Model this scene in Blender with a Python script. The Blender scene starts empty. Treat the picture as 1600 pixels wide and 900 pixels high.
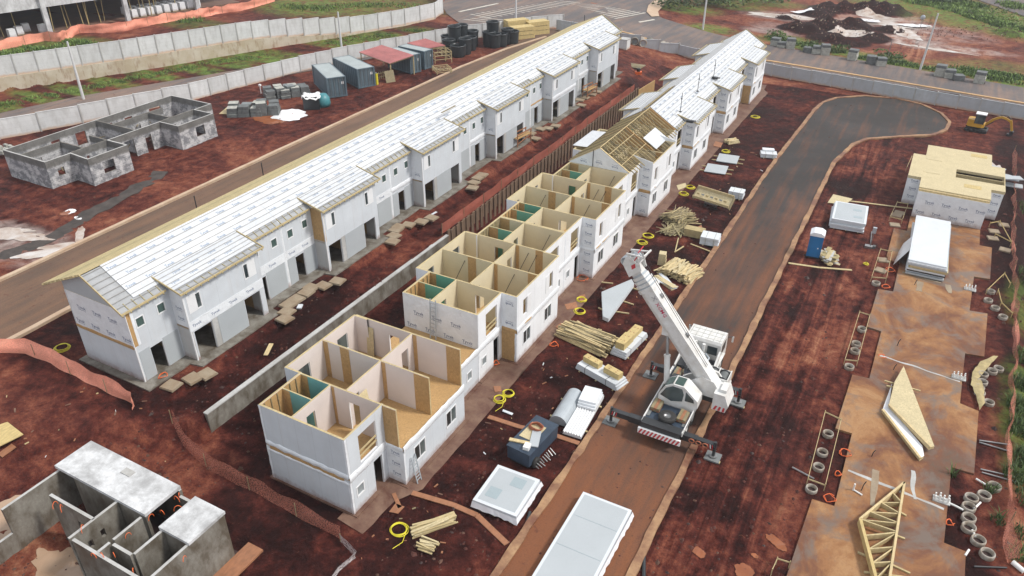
import bpy, bmesh, math, random
from mathutils import Vector, Matrix, noise
random.seed(7)
R = math.radians
SC = bpy.context.scene
COL = SC.collection
# ------------------------------------------------------------------ survey: photo pixel -> place on the site
F_PX, PIT, YAW, ROL, CAM_H = 1200.135, 0.544451, 0.494093, 0.007405, 33.0
_cp, _sp, _cr, _sr, _cy, _sy = math.cos(PIT), math.sin(PIT), math.cos(ROL), math.sin(ROL), math.cos(YAW), math.sin(YAW)
def at(px, py, z=0.0):
    X = (px-800)/F_PX; Y = (py-450)/F_PX
    a = _cr*X+_sr*Y; b = -_sr*X+_cr*Y
    n = _cp-b*_sp; zz = -_sp-b*_cp
    t = (z-CAM_H)/zz
    return Vector(((a*_cy-n*_sy)*t, (a*_sy+n*_cy)*t, z))
def ats(pts, z=0.0): return [at(x, y, z) for x, y in pts]

# ------------------------------------------------------------------ mesh builder
class MB:
    def __init__(s): s.v = []; s.f = []; s.m = []; s.mats = []; s.sm = []
    def mi(s, mat):
        if mat not in s.mats: s.mats.append(mat)
        return s.mats.index(mat)
    def add(s, vs, fs, mat, smooth=False):
        o = len(s.v); s.v += [tuple(p) for p in vs]; k = s.mi(mat)
        for f in fs:
            s.f.append([o+i for i in f]); s.m.append(k); s.sm.append(smooth)
        return s
    def quad(s, a, b, c, d, mat): return s.add([a, b, c, d], [(0, 1, 2, 3)], mat)
    def poly(s, pts, mat): return s.add(pts, [tuple(range(len(pts)))], mat)
    def box(s, x0, x1, y0, y1, z0, z1, mat, top=None):
        vs = [(x0,y0,z0),(x1,y0,z0),(x1,y1,z0),(x0,y1,z0),(x0,y0,z1),(x1,y0,z1),(x1,y1,z1),(x0,y1,z1)]
        s.add(vs, [(3,2,1,0),(0,1,5,4),(1,2,6,5),(2,3,7,6),(3,0,4,7)], mat)
        s.add(vs[4:], [(0,1,2,3)], top or mat); return s
    def obox(s, c, ax, ay, hx, hy, z0, z1, mat, top=None):   # oriented box, ax/ay unit 2D vectors
        vs = []
        for z in (z0, z1):
            for sx, sy in ((-1,-1),(1,-1),(1,1),(-1,1)):
                vs.append((c[0]+ax[0]*hx*sx+ay[0]*hy*sy, c[1]+ax[1]*hx*sx+ay[1]*hy*sy, z))
        s.add(vs, [(3,2,1,0),(0,1,5,4),(1,2,6,5),(2,3,7,6),(3,0,4,7)], mat)
        s.add(vs[4:], [(0,1,2,3)], top or mat); return s
    def prism(s, pts, z0, z1, mat, top=None):                # vertical prism over a CCW outline
        n = len(pts); vs = [(p[0],p[1],z0) for p in pts]+[(p[0],p[1],z1) for p in pts]
        s.add(vs, [tuple(range(n-1,-1,-1))]+[(i,(i+1)%n,n+(i+1)%n,n+i) for i in range(n)], mat)
        s.add(vs[n:], [tuple(range(n))], top or mat); return s
    def extr(s, pts, d, mat):                                # closed polygon extruded along vector d
        n = len(pts); d = Vector(d); P = [Vector(p) for p in pts]; vs = P+[p+d for p in P]
        s.add(vs, [tuple(range(n-1,-1,-1)), tuple(range(n,2*n))]+[(i,(i+1)%n,n+(i+1)%n,n+i) for i in range(n)], mat); return s
    def bar(s, a, b, w, h, mat, up=(0,0,1)):                 # rectangular bar between two points
        a = Vector(a); b = Vector(b); d = (b-a).normalized(); up = Vector(up)
        if abs(d.dot(up)) > .99: up = Vector((1,0,0))
        x = d.cross(up).normalized()*w/2; y = x.cross(d).normalized()*h/2
        vs = [a-x-y,a+x-y,a+x+y,a-x+y,b-x-y,b+x-y,b+x+y,b-x+y]
        return s.add(vs, [(3,2,1,0),(4,5,6,7),(0,1,5,4),(1,2,6,5),(2,3,7,6),(3,0,4,7)], mat)
    def tube(s, pts, r, mat, n=8, cap=True, closed=False):
        P = [Vector(p) for p in pts]; k = len(P); rs = r if isinstance(r,(list,tuple)) else [r]*k
        vs = []; prev = None
        for i, p in enumerate(P):
            if closed: d = P[(i+1)%k]-P[i-1]
            else: d = P[min(i+1,k-1)]-P[max(i-1,0)]
            d.normalize()
            u = Vector((0,0,1)) if prev is None else prev
            if abs(d.dot(u)) > .98: u = Vector((1,0,0))
            x = d.cross(u).normalized(); y = x.cross(d).normalized(); prev = y
            vs += [p+(x*math.cos(2*math.pi*j/n)+y*math.sin(2*math.pi*j/n))*rs[i] for j in range(n)]
        fs = []
        for i in range(k if closed else k-1):
            i2 = (i+1)%k
            fs += [(i*n+j, i*n+(j+1)%n, i2*n+(j+1)%n, i2*n+j) for j in range(n)]
        s.add(vs, fs, mat, True)
        if cap and not closed: s.add(vs[:n], [tuple(range(n-1,-1,-1))], mat); s.add(vs[-n:], [tuple(range(n))], mat)
        return s
    def cyl(s, c, r, z0, z1, mat, n=20, r2=None, top=None):
        r2 = r if r2 is None else r2
        lo = [(c[0]+r*math.cos(2*math.pi*i/n), c[1]+r*math.sin(2*math.pi*i/n), z0) for i in range(n)]
        hi = [(c[0]+r2*math.cos(2*math.pi*i/n), c[1]+r2*math.sin(2*math.pi*i/n), z1) for i in range(n)]
        s.add(lo+hi, [(i,(i+1)%n,n+(i+1)%n,n+i) for i in range(n)], mat, True)
        s.add(hi, [tuple(range(n))], top or mat); s.add(lo, [tuple(range(n-1,-1,-1))], mat); return s
    def lathe(s, prof, mat, c=(0,0,0), n=24, axis='z'):      # prof: list of (r, h)
        vs = []
        for r, h in prof:
            for i in range(n):
                t = 2*math.pi*i/n; x, y = r*math.cos(t), r*math.sin(t)
                p = (x,y,h) if axis == 'z' else ((h,x,y) if axis == 'x' else (x,h,y))
                vs.append((c[0]+p[0], c[1]+p[1], c[2]+p[2]))
        fs = [(k*n+i, k*n+(i+1)%n, (k+1)*n+(i+1)%n, (k+1)*n+i) for k in range(len(prof)-1) for i in range(n)]
        s.add(vs, fs, mat, True); return s
    def build(s, name, parent=None, local=False):
        me = bpy.data.meshes.new(name)
        off = Vector((0,0,0)) if (parent is None or local) else wloc(parent)
        me.from_pydata([(p[0]-off.x, p[1]-off.y, p[2]-off.z) for p in s.v], [], s.f)
        for m in s.mats: me.materials.append(m)
        me.polygons.foreach_set('material_index', s.m); me.polygons.foreach_set('use_smooth', s.sm)
        me.update()
        o = bpy.data.objects.new(name, me); COL.objects.link(o)
        if parent is not None: o.parent = parent
        return o
def wloc(o):
    p = Vector((0,0,0))
    while o is not None: p = p+o.location; o = o.parent
    return p
def tag(o, label=None, cat=None, group=None, kind=None):
    if label: o['label'] = label
    if cat: o['category'] = cat
    if group: o['group'] = group
    if kind: o['kind'] = kind
    return o
def empty(name, loc, rz=0, label=None, cat=None, group=None):
    o = bpy.data.objects.new(name, None); COL.objects.link(o)
    o.location = loc; o.rotation_euler = (0,0,rz); o.empty_display_size = .3
    return tag(o, label, cat, group)
def dup(o, loc, rz=0, label=None, group=None):
    def cp(x, par):
        c = x.copy(); COL.objects.link(c); c.parent = par
        for ch in list(x.children): cp(ch, c)
        return c
    c = cp(o, None); c.location = loc; c.rotation_euler = (0,0,rz)
    return tag(c, label, None, group)
def origin_to_base(o):          # put a one-mesh thing's origin at the middle of its base
    vs = [v.co for v in o.data.vertices]
    c = Vector(((min(v.x for v in vs)+max(v.x for v in vs))/2, (min(v.y for v in vs)+max(v.y for v in vs))/2, min(v.z for v in vs)))
    o.data.transform(Matrix.Translation(-c)); o.location = o.location+c
    return o
ORD = ['nearest','second','third','fourth','fifth','sixth','seventh','eighth','ninth','tenth','eleventh','twelfth','thirteenth','fourteenth','fifteenth','sixteenth','seventeenth','eighteenth','nineteenth','twentieth','twenty-first','twenty-second','twenty-third','twenty-fourth','twenty-fifth','twenty-sixth','twenty-seventh','twenty-eighth']

# ------------------------------------------------------------------ materials
class NT:
    def __init__(s, name):
        s.mat = bpy.data.materials.new(name); s.mat.use_nodes = True
        s.t = s.mat.node_tree; s.b = s.t.nodes['Principled BSDF']; s.out = s.t.nodes['Material Output']
        s._pos = None
    def n(s, typ, **kw):
        o = s.t.nodes.new(typ)
        for k, v in kw.items(): setattr(o, k, v)
        return o
    def l(s, a, b): s.t.links.new(a, b)
    def pos(s):
        if s._pos is None: s._pos = s.n('ShaderNodeNewGeometry').outputs['Position']
        return s._pos
    def obj(s): return s.n('ShaderNodeTexCoord').outputs['Object']
    def scale(s, vec, sc):
        m = s.n('ShaderNodeMapping'); m.inputs['Scale'].default_value = sc; s.l(vec, m.inputs['Vector']); return m.outputs[0]
    def noise(s, scale, detail=4, rough=.55, vec=None, dist=0):
        o = s.n('ShaderNodeTexNoise'); o.inputs['Scale'].default_value = scale; o.inputs['Detail'].default_value = detail
        o.inputs['Roughness'].default_value = rough; o.inputs['Distortion'].default_value = dist
        s.l(vec if vec is not None else s.pos(), o.inputs['Vector']); return o.outputs['Fac']
    def ramp(s, fac, stops):
        o = s.n('ShaderNodeValToRGB'); el = o.color_ramp.elements
        while len(el) > 1: el.remove(el[-1])
        for i, (p, c) in enumerate(stops):
            e = el[0] if i == 0 else el.new(p)
            e.position = p; e.color = (c, c, c, 1) if isinstance(c, (int, float)) else (*c, 1)
        s.l(fac, o.inputs[0]); return o.outputs[0]
    def mix(s, fac, a, b, mode='MIX'):
        o = s.n('ShaderNodeMix', data_type='RGBA', blend_type=mode)
        for sock, v in ((o.inputs[0], fac), (o.inputs[6], a), (o.inputs[7], b)):
            if isinstance(v, (int, float)): sock.default_value = v
            elif isinstance(v, tuple): sock.default_value = (*v, 1)
            else: s.l(v, sock)
        return o.outputs[2]
    def math(s, op, a, b=None, clamp=False):
        o = s.n('ShaderNodeMath', operation=op); o.use_clamp = clamp
        for i, v in enumerate((a, b)):
            if v is None: continue
            if isinstance(v, (int, float)): o.inputs[i].default_value = v
            else: s.l(v, o.inputs[i])
        return o.outputs[0]
    def attr(s, name): return s.n('ShaderNodeAttribute', attribute_name=name).outputs['Fac']
    def sep(s, vec):
        o = s.n('ShaderNodeSeparateXYZ'); s.l(vec, o.inputs[0]); return o.outputs
    def col(s, c):
        if isinstance(c, tuple): s.b.inputs['Base Color'].default_value = (*c, 1)
        else: s.l(c, s.b.inputs['Base Color'])
        return s
    def rough(s, r):
        if isinstance(r, (int, float)): s.b.inputs['Roughness'].default_value = r
        else: s.l(r, s.b.inputs['Roughness'])
        return s
    def bump(s, h, strength=.3, dist=.05):
        o = s.n('ShaderNodeBump'); o.inputs['Strength'].default_value = strength; o.inputs['Distance'].default_value = dist
        s.l(h, o.inputs['Height']); s.l(o.outputs[0], s.b.inputs['Normal']); return s
def simple(name, c, rough=.6, var=.25, scale=1.5, metal=0, bump=0, tint=None, detail=5):
    """base colour broken up by two octaves of wear noise"""
    m = NT(name); f = m.ramp(m.noise(scale, detail, .6), [(.25, 0), (.75, 1)])
    d = tint or tuple(x*(1-var) for x in c); e = tuple(min(1, x*(1+var*.4)) for x in c)
    m.col(m.mix(f, d, e)).rough(rough); m.b.inputs['Metallic'].default_value = metal
    if bump: m.bump(m.noise(scale*8, 4), bump, .03)
    return m.mat
M = {}
def mk():
    # cement board: pale grey, vertical sheet joints every 1.2 m, faint run-down stains
    def splash(m, top=.75):        # mud thrown up against the foot of the wall
        z = m.sep(m.obj())[2]; return m.math('MULTIPLY', m.ramp(m.math('ADD', z, m.math('MULTIPLY', m.noise(2.5, 6, .7), .9)), [(.42, 1), (.5+top*.6, 0)]), .75)
    def board(name, c, dirt=.12):
        m = NT(name); p = m.sep(m.pos())
        s = m.math('ADD', p[0], p[1]); fr = m.math('FRACT', m.math('MULTIPLY', s, 1/1.2))
        j = m.math('LESS_THAN', m.math('ABSOLUTE', m.math('SUBTRACT', fr, .5)), .008)
        n1 = m.ramp(m.noise(.8, 5, .6), [(.3, 0), (.75, 1)])
        n2 = m.ramp(m.noise(1.6, 4, .6, m.scale(m.pos(), (1.6, 1.6, .16))), [(.48, 0), (.8, 1)])
        base = m.mix(n1, tuple(x*.88 for x in c), c)
        base = m.mix(m.math('MULTIPLY', n2, dirt), base, (.42, .33, .27))
        base = m.mix(m.math('MULTIPLY', j, .45), base, (.3, .3, .3)); base = m.mix(splash(m), base, (.20, .085, .05))
        m.col(base).rough(.75); m.bump(m.noise(.6, 2), .15, .03); return m.mat
    M['board'] = board('cement_board', (.55, .585, .62))
    M['board_grey'] = board('cement_board_grey', (.47, .48, .48), .35)
    M['board_white'] = board('cement_board_white', (.74, .755, .775), .08)
    def wrap(name, c):
        m = NT(name); n = m.noise(.9, 4, .6, None, .8)
        base = m.mix(m.ramp(n, [(.35, 0), (.7, 1)]), tuple(x*.86 for x in c), c); base = m.mix(m.ramp(m.noise(1.3, 7, .7), [(.58, 0), (.74, .3)]), base, (.36, .30, .26))
        if 'roof' not in name: base = m.mix(splash(m), base, (.22, .10, .06))
        else:
            st = m.noise(1, 5, .6, m.scale(m.pos(), (1.5, .07, 1.5))); base = m.mix(m.ramp(st, [(.42, 0), (.62, .35)]), base, (.40, .43, .47))
        m.col(base).rough(.42)
        m.bump(m.noise(2.0, 6, .65, None, 1.6), .9, .07); return m.mat
    M['wrap'] = wrap('house_wrap', (.75, .78, .81))
    M['membrane'] = wrap('roof_membrane', (.60, .62, .645))
    M['ink'] = simple('wrap_ink', (.11, .15, .25), .6, .1)
    M['ink_roof'] = simple('wrap_ink_pale', (.22, .28, .38), .6, .1)
    def osb(name, c):
        m = NT(name); a = m.noise(9, 5, .7, m.scale(m.pos(), (1, 1, .6)), .6); b = m.noise(1.2, 3)
        m.col(m.mix(m.ramp(b, [(.3, 0), (.7, .6)]), m.ramp(a, [(.3, tuple(x*.6 for x in c)), (.55, c), (.8, tuple(min(1, x*1.25) for x in c))]), tuple(x*.75 for x in c))).rough(.7); return m.mat
    M['osb'] = osb('osb_sheet', (.47, .29, .12))
    M['osb_pale'] = osb('osb_sheet_pale', (.56, .47, .28))
    def timber(name, c):
        m = NT(name); a = m.noise(2.5, 4, .6, m.scale(m.pos(), (2.5, 1, 2.5))); b = m.noise(.7, 3)
        m.col(m.mix(m.ramp(b, [(.35, 0), (.7, .5)]), m.ramp(a, [(.3, tuple(x*.62 for x in c)), (.7, c)]), tuple(x*.7 for x in c))).rough(.7); return m.mat
    M['pine'] = timber('pine_timber', (.56, .45, .24))
    M['pine_dark'] = timber('weathered_timber', (.28, .23, .13))
    M['pine_fresh'] = timber('fresh_timber', (.66, .52, .28))
    M['plank_red'] = timber('muddy_plank', (.36, .16, .08))
    M['batten'] = timber('roof_batten', (.40, .39, .37))
    M['batten_y'] = timber('roof_batten_yellow', (.40, .34, .18))
    M['deck'] = simple('roof_underlay', (.33, .34, .35), .8)
    M['cream'] = simple('cream_plasterboard', (.60, .53, .37), .8, .12, .6)
    M['pinkwhite'] = simple('pinkish_plasterboard', (.60, .54, .51), .8, .1, .6)
    M['green'] = simple('green_plasterboard', (.12, .34, .25), .7, .15, .6)
    M['teal'] = simple('teal_plasterboard', (.14, .36, .36), .7, .15, .6)
    M['frame'] = simple('white_frame', (.70, .71, .72), .4, .06)
    g = NT('window_glass'); g.col(g.mix(g.ramp(g.noise(.7, 2), [(.4, 0), (.6, 1)]), (.03, .04, .045), (.09, .11, .11))).rough(.08); M['glass'] = g.mat
    g = NT('window_glass_pale'); g.col(g.mix(g.ramp(g.noise(.7, 2), [(.4, 0), (.6, 1)]), (.2, .23, .24), (.3, .33, .34))).rough(.1); M['glass_pale'] = g.mat
    M['glass_green'] = simple('green_window', (.06, .10, .09), .15, .2)
    M['dark'] = simple('dark_door', (.02, .018, .017), .6, .3)
    def concrete(name, c, dirt, amt, sc=.35):
        m = NT(name); a = m.ramp(m.noise(sc, 8, .7, m.scale(m.pos(), (1, 1, .55)), .2), [(.38, 0), (.62, 1)]); b = m.noise(6, 4, .6)
        base = m.mix(m.ramp(b, [(.3, 0), (.8, 1)]), tuple(x*.8 for x in c), c)
        m.col(m.mix(m.math('MULTIPLY', a, amt), base, dirt)).rough(m.ramp(a, [(0, .85), (1, .6)])); m.bump(b, .25, .02); return m.mat
    M['conc'] = concrete('concrete', (.25, .235, .205), (.085, .068, .048), .95, 1.1)
    M['conc_light'] = concrete('concrete_light', (.50, .50, .49), (.30, .29, .27), .8, .7)
    M['conc_white'] = concrete('concrete_lime_washed', (.66, .67, .68), (.30, .30, .30), .95, .8)
    M['conc_red'] = concrete('concrete_muddy', (.21, .125, .085), (.09, .035, .022), .95, .7)
    M['paver'] = concrete('concrete_paver', (.34, .28, .20), (.22, .15, .09), .8, .9)
    # foundation slab: orange mud film over grey concrete with drying bands
    m = NT('slab_concrete'); a = m.noise(.24, 9, .72, m.scale(m.pos(), (1, .75, 1)), .5); b = m.noise(.4, 8, .68, None, .5); c = m.noise(7, 6, .7)
    base = m.ramp(a, [(.30, (.105, .075, .056)), (.42, (.15, .062, .033)), (.52, (.255, .12, .05)), (.61, (.34, .19, .088)), (.72, (.17, .078, .045))])
    base = m.mix(m.ramp(b, [(.5, 0), (.62, .85)]), base, (.15, .12, .10))
    base = m.mix(m.ramp(c, [(.5, 0), (.8, .35)]), base, (.14, .065, .04))
    m.col(base).rough(m.ramp(b, [(.4, .7), (.62, .4)])); m.b.inputs['Specular IOR Level'].default_value = .25; m.bump(c, .12, .01); M['slab'] = m.mat
    M['slab_pale'] = concrete('slab_edge_pale', (.40, .29, .18), (.27, .15, .08), .8, .8)
    # hollow block masonry
    m = NT('grey_blockwork'); p = m.sep(m.pos()); cb = m.n('ShaderNodeCombineXYZ'); m.l(m.math('ADD', p[0], p[1]), cb.inputs[0]); m.l(p[2], cb.inputs[1])
    br = m.n('ShaderNodeTexBrick'); br.inputs['Scale'].default_value = 1; br.inputs['Brick Width'].default_value = .4; br.inputs['Row Height'].default_value = .2; br.inputs['Mortar Size'].default_value = .012
    br.inputs['Color1'].default_value = (.36, .36, .37, 1); br.inputs['Color2'].default_value = (.5, .5, .51, 1); br.inputs['Mortar'].default_value = (.62, .61, .6, 1); br.inputs['Bias'].default_value = 0
    m.l(cb.outputs[0], br.inputs['Vector'])
    br2 = m.ramp(m.noise(1.1, 6, .75), [(.44, 0), (.56, .85)]); zz = m.math('SUBTRACT', m.sep(m.obj())[2], 0)
    cc = m.mix(br2, br.outputs['Color'], (.13, .135, .15)); tb = m.ramp(m.math('ADD', m.math('MULTIPLY', zz, .25), m.math('MULTIPLY', m.noise(1.5, 5, .7), .12)), [(.60, 0), (.66, .85)])
    m.col(m.mix(tb, cc, (.10, .095, .085))).rough(.85); M['block'] = m.mat
    # precast fence: pale panels with four slab courses and soil splash at the foot
    def precast(name, c):
        m = NT(name); o = m.sep(m.obj()); z = m.math('FRACT', m.math('MULTIPLY', o[2], 2.0))
        j = m.math('LESS_THAN', z, .05); n = m.noise(.5, 5, .6); q = m.noise(2, 5, .6, m.scale(m.pos(), (1, 1, .3))); rnd_ = m.n('ShaderNodeObjectInfo').outputs['Random']
        base = m.mix(m.ramp(n, [(.3, 0), (.7, 1)]), tuple(x*.82 for x in c), c); base = m.mix(m.math('MULTIPLY', rnd_, .28), base, tuple(x*.55 for x in c))
        base = m.mix(m.ramp(q, [(.46, 0), (.75, .45)]), base, (.30, .29, .27))
        base = m.mix(m.math('MULTIPLY', j, .3), base, (.3, .3, .3))
        low = m.math('MULTIPLY', m.ramp(m.math('ADD', o[2], m.math('MULTIPLY', q, .5)), [(.3, 1), (.62, 0)]), .75)
        m.col(m.mix(low, base, (.45, .27, .15))).rough(.8); return m.mat
    M['precast'] = precast('precast_panel', (.66, .67, .67))
    M['precast_grey'] = precast('precast_panel_grey', (.44, .47, .50))
    m = NT('stained_retaining'); q = m.noise(1.4, 6, .65, m.scale(m.pos(), (1, 1, .35))); n = m.noise(.4, 5)
    base = m.mix(m.ramp(n, [(.35, 0), (.65, 1)]), (.40, .33, .23), (.52, .47, .38)); m.col(m.mix(m.ramp(q, [(.52, 0), (.72, .85)]), base, (.22, .12, .06))).rough(.85); M['stained'] = m.mat
    # plastics, metals
    M['container'] = simple('container_paint', (.10, .145, .175), .45, .25, .8)
    M['container_top'] = simple('container_roof_paint', (.33, .37, .37), .5, .2, .8)
    M['red_roof'] = simple('red_sheet_roof', (.46, .17, .16), .55, .3, .7)
    M['black_pl'] = simple('black_plastic', (.022, .028, .032), .4, .3, 1.2)
    M['tarp_white'] = simple('white_tarp', (.75, .75, .74), .5, .1, 2, bump=.4)
    M['tarp_blue'] = simple('teal_tarp', (.05, .22, .25), .4, .3, 2, bump=.4)
    M['shrink'] = simple('shrink_wrapped_stone', (.16, .18, .18), .35, .5, 1.6, bump=.6)
    M['stone_pal'] = simple('palletised_blocks', (.40, .40, .36), .8, .45, 2.5, bump=.4)
    M['stone_dark'] = simple('palletised_blocks_dark', (.13, .14, .14), .7, .5, 2.5, bump=.4)
    M['crane_white'] = simple('crane_white_paint', (.68, .69, .69), .32, .1, 2.2, tint=(.50, .48, .44), detail=8)
    M['crane_grey'] = simple('crane_grey_deck', (.17, .18, .18), .6, .35, 1.5)
    M['steel_dark'] = simple('dark_steel', (.028, .030, .033), .45, .35, 1.5)
    M['steel'] = simple('bare_steel', (.32, .32, .32), .35, .3, 2, metal=.7)
    M['galv'] = simple('galvanised_sheet', (.42, .46, .49), .4, .15, 1, metal=.3)
    M['rubber'] = simple('tyre_rubber', (.025, .024, .023), .8, .4, 3)
    M['red'] = simple('red_paint', (.50, .04, .05), .5, .15)
    M['redletter'] = simple('red_lettering', (.50, .02, .09), .5, .1)
    M['greyletter'] = simple('grey_lettering', (.28, .28, .30), .5, .1)
    M['rust'] = simple('rusty_shackle', (.36, .12, .06), .7, .3, 4)
    M['yellow'] = simple('excavator_yellow', (.50, .27, .02), .45, .2, 1.5)
    M['hose'] = simple('yellow_hose', (.66, .58, .03), .5, .15, 3)
    M['orange'] = simple('orange_conduit', (.75, .14, .03), .5, .15, 3)
    M['white_pvc'] = simple('white_pvc', (.74, .74, .72), .4, .1, 3)
    M['blue'] = simple('toilet_blue', (.015, .15, .36), .45, .15, 1.2)
    M['toilet_white'] = simple('toilet_roof', (.72, .74, .76), .5, .1)
    M['gen_blue'] = simple('generator_cover', (.035, .055, .085), .5, .4, 1.5)
    M['lumber_y'] = timber('packed_boards_yellow', (.60, .46, .20))
    M['pole'] = concrete('pole_concrete', (.62, .62, .62), (.5, .5, .5), .6, 1)
    M['stripe_w'] = simple('sign_white', (.75, .75, .75), .4, .06)
    M['foam'] = simple('panel_pack_white', (.58, .61, .64), .5, .08, 1)
    M['panel_face'] = simple('panel_face_grey', (.38, .41, .43), .6, .07, .6)
    M['panel_rec'] = simple('panel_recess_tint', (.30, .36, .385), .5, .1, .6)
    M['lining'] = simple('polystyrene_lining', (.74, .75, .78), .6, .12, 2, bump=.3)
    M['straw'] = simple('rolled_matting', (.40, .32, .16), .85, .35, 3, bump=.5)
    M['ring'] = concrete('concrete_ring', (.44, .41, .36), (.22, .17, .12), .9, 3.5)
    M['soil_and_shade'] = simple('wet_soil_and_shade', (.035, .014, .011), .6, .3, 2)
    M['rubble'] = simple('rubble_heap', (.12, .06, .04), .9, .6, 1.1, bump=.8)
    M['earth_heap'] = simple('earth_heap', (.085, .026, .018), .9, .45, 1.2, bump=.8)
    def mesh_net(name, c, alpha, fine):
        m = NT(name); w = m.noise(.9, 3)
        m.col(m.mix(m.ramp(w, [(.3, 0), (.7, 1)]), tuple(x*.75 for x in c), c)).rough(.6)
        n = m.noise(fine, 2, .5, m.scale(m.pos(), (1, 1, 3)))
        m.l(m.ramp(n, [(.40, alpha), (.60, min(1, alpha+.35))]), m.b.inputs['Alpha']); m.b.inputs['Specular IOR Level'].default_value = .2; return m.mat
    M['net_orange'] = mesh_net('orange_safety_netting', (.90, .36, .25), .80, 9)
    M['net_pink'] = mesh_net('faded_safety_netting', (.62, .24, .17), .28, 12)
    M['net_red'] = mesh_net('red_safety_netting', (.34, .105, .075), .85, 6)
    M['net_grey'] = mesh_net('grey_plastic_netting', (.6, .55, .55), .35, 5)
    m = NT('leaf'); i = m.n('ShaderNodeObjectInfo'); n = m.noise(.5, 3)
    m.col(m.ramp(n, [(.3, (.03, .06, .012)), (.55, (.065, .115, .022)), (.75, (.13, .19, .045))])).rough(.7); M['leaf'] = m.mat
    m = NT('leaf_bright'); n = m.noise(.5, 3); m.col(m.ramp(n, [(.3, (.07, .13, .018)), (.55, (.15, .24, .04)), (.75, (.24, .32, .08))])).rough(.7); M['leaf_bright'] = m.mat
    m = NT('leaf_dark'); n = m.noise(.6, 3); m.col(m.ramp(n, [(.3, (.02, .045, .012)), (.7, (.065, .10, .025))])).rough(.7); M['leaf_dark'] = m.mat
    m = NT('sheet_piles'); q = m.noise(1.2, 5, .6, m.scale(m.pos(), (2, 2, .4))); m.col(m.ramp(q, [(.3, (.09, .055, .035)), (.7, (.20, .13, .085))])).rough(.8); M['piles'] = m.mat
    # roads
    def asphalt(name, dark, dust, prof):
        m = NT(name); p = m.sep(m.pos()); big = m.noise(.09, 5, .6); st = m.noise(1.0, 5, .6, m.scale(m.pos(), (1.1, .09, 1)), .2); fine = m.noise(14, 3)
        d = m.ramp(m.math('MULTIPLY', p[1], .01), prof)
        f = m.math('ADD', m.math('MULTIPLY', m.math('SUBTRACT', big, .5), 1.4), m.math('MULTIPLY', m.math('SUBTRACT', st, .5), 2.0))
        f = m.math('ADD', f, d, True)
        base = m.mix(f, dark, dust); base = m.mix(m.ramp(fine, [(.45, 0), (.75, .35)]), base, tuple(x*.5 for x in dark))
        cl = m.noise(1.7, 6, .7, None, .3)
        base = m.mix(m.ramp(cl, [(.60, 0), (.68, .75)]), base, (.10, .034, .022))
        m.col(base).rough(m.ramp(big, [(.4, .85), (.65, .6)])); m.b.inputs['Specular IOR Level'].default_value = .2; m.bump(fine, .2, .01); return m.mat
    M['asphalt'] = asphalt('dusty_asphalt', (.046, .041, .039), (.19, .073, .033), [(.22, .95), (.30, .80), (.36, .52), (.6, .42), (.74, .22), (.88, 0)])
    M['asphalt_far'] = asphalt('far_asphalt', (.115, .105, .105), (.27, .17, .12), [(.5, .35), (1, .25), (1.0, .2)])
    M['asphalt_back'] = asphalt('back_road_dust', (.095, .068, .053), (.19, .108, .068), [(.2, .7), (.5, .55), (1, .4)])
    M['asphalt_left'] = asphalt('left_road_asphalt', (.15, .115, .105), (.22, .15, .12), [(.4, .4), (1, .6)])
    M['gravel'] = simple('dark_gravel', (.062, .050, .044), .9, .6, 1.2, bump=.6)
    M['kerb'] = concrete('muddy_kerb', (.40, .24, .125), (.14, .052, .028), .95, .55)
    M['kerb_pale'] = concrete('pale_kerb', (.55, .42, .30), (.38, .24, .15), .7, .7)
    M['roadpaint'] = simple('worn_road_paint', (.58, .54, .47), .7, .35, .8)
    M['roadpaint_o'] = simple('worn_kerb_line', (.52, .32, .15), .7, .3, .8)
    m = NT('water_painted_glare'); m.col((.78, .78, .79)).rough(.05); m.b.inputs['Specular IOR Level'].default_value = 1.0; m.b.inputs['IOR'].default_value = 1.6; M['water'] = m.mat  # near-white base colour paints in the sky glare on the puddles
    m = NT('milky_mud_and_glare'); n = m.noise(.5, 5, .65, None, .6); m.col(m.ramp(n, [(.3, (.25, .15, .10)), (.48, (.42, .35, .30)), (.72, (.58, .56, .55))])).rough(.35); M['milky'] = m.mat  # pale washed-out mud; whitish tones also paint in reflected sky
    m = NT('orange_puddle_water'); n = m.noise(.8, 3); m.col(m.ramp(n, [(.3, (.20, .06, .022)), (.7, (.30, .10, .036))])).rough(.12); M['puddle'] = m.mat
    m = NT('pale_puddle_water'); n = m.noise(.4, 3); m.col(m.ramp(n, [(.3, (.30, .19, .12)), (.7, (.42, .30, .21))])).rough(.08); M['puddle_pale'] = m.mat
    m = NT('haze_air'); v = m.n('ShaderNodeVolumePrincipled'); v.inputs['Density'].default_value = .00035; v.inputs['Color'].default_value = (.93,.95,1,1); v.inputs['Anisotropy'].default_value = .2
    for k in list(m.out.inputs['Surface'].links): m.t.links.remove(k)
    m.t.nodes.remove(m.b); m.l(v.outputs[0], m.out.inputs['Volume']); M['haze_air'] = m.mat
mk()
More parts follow.
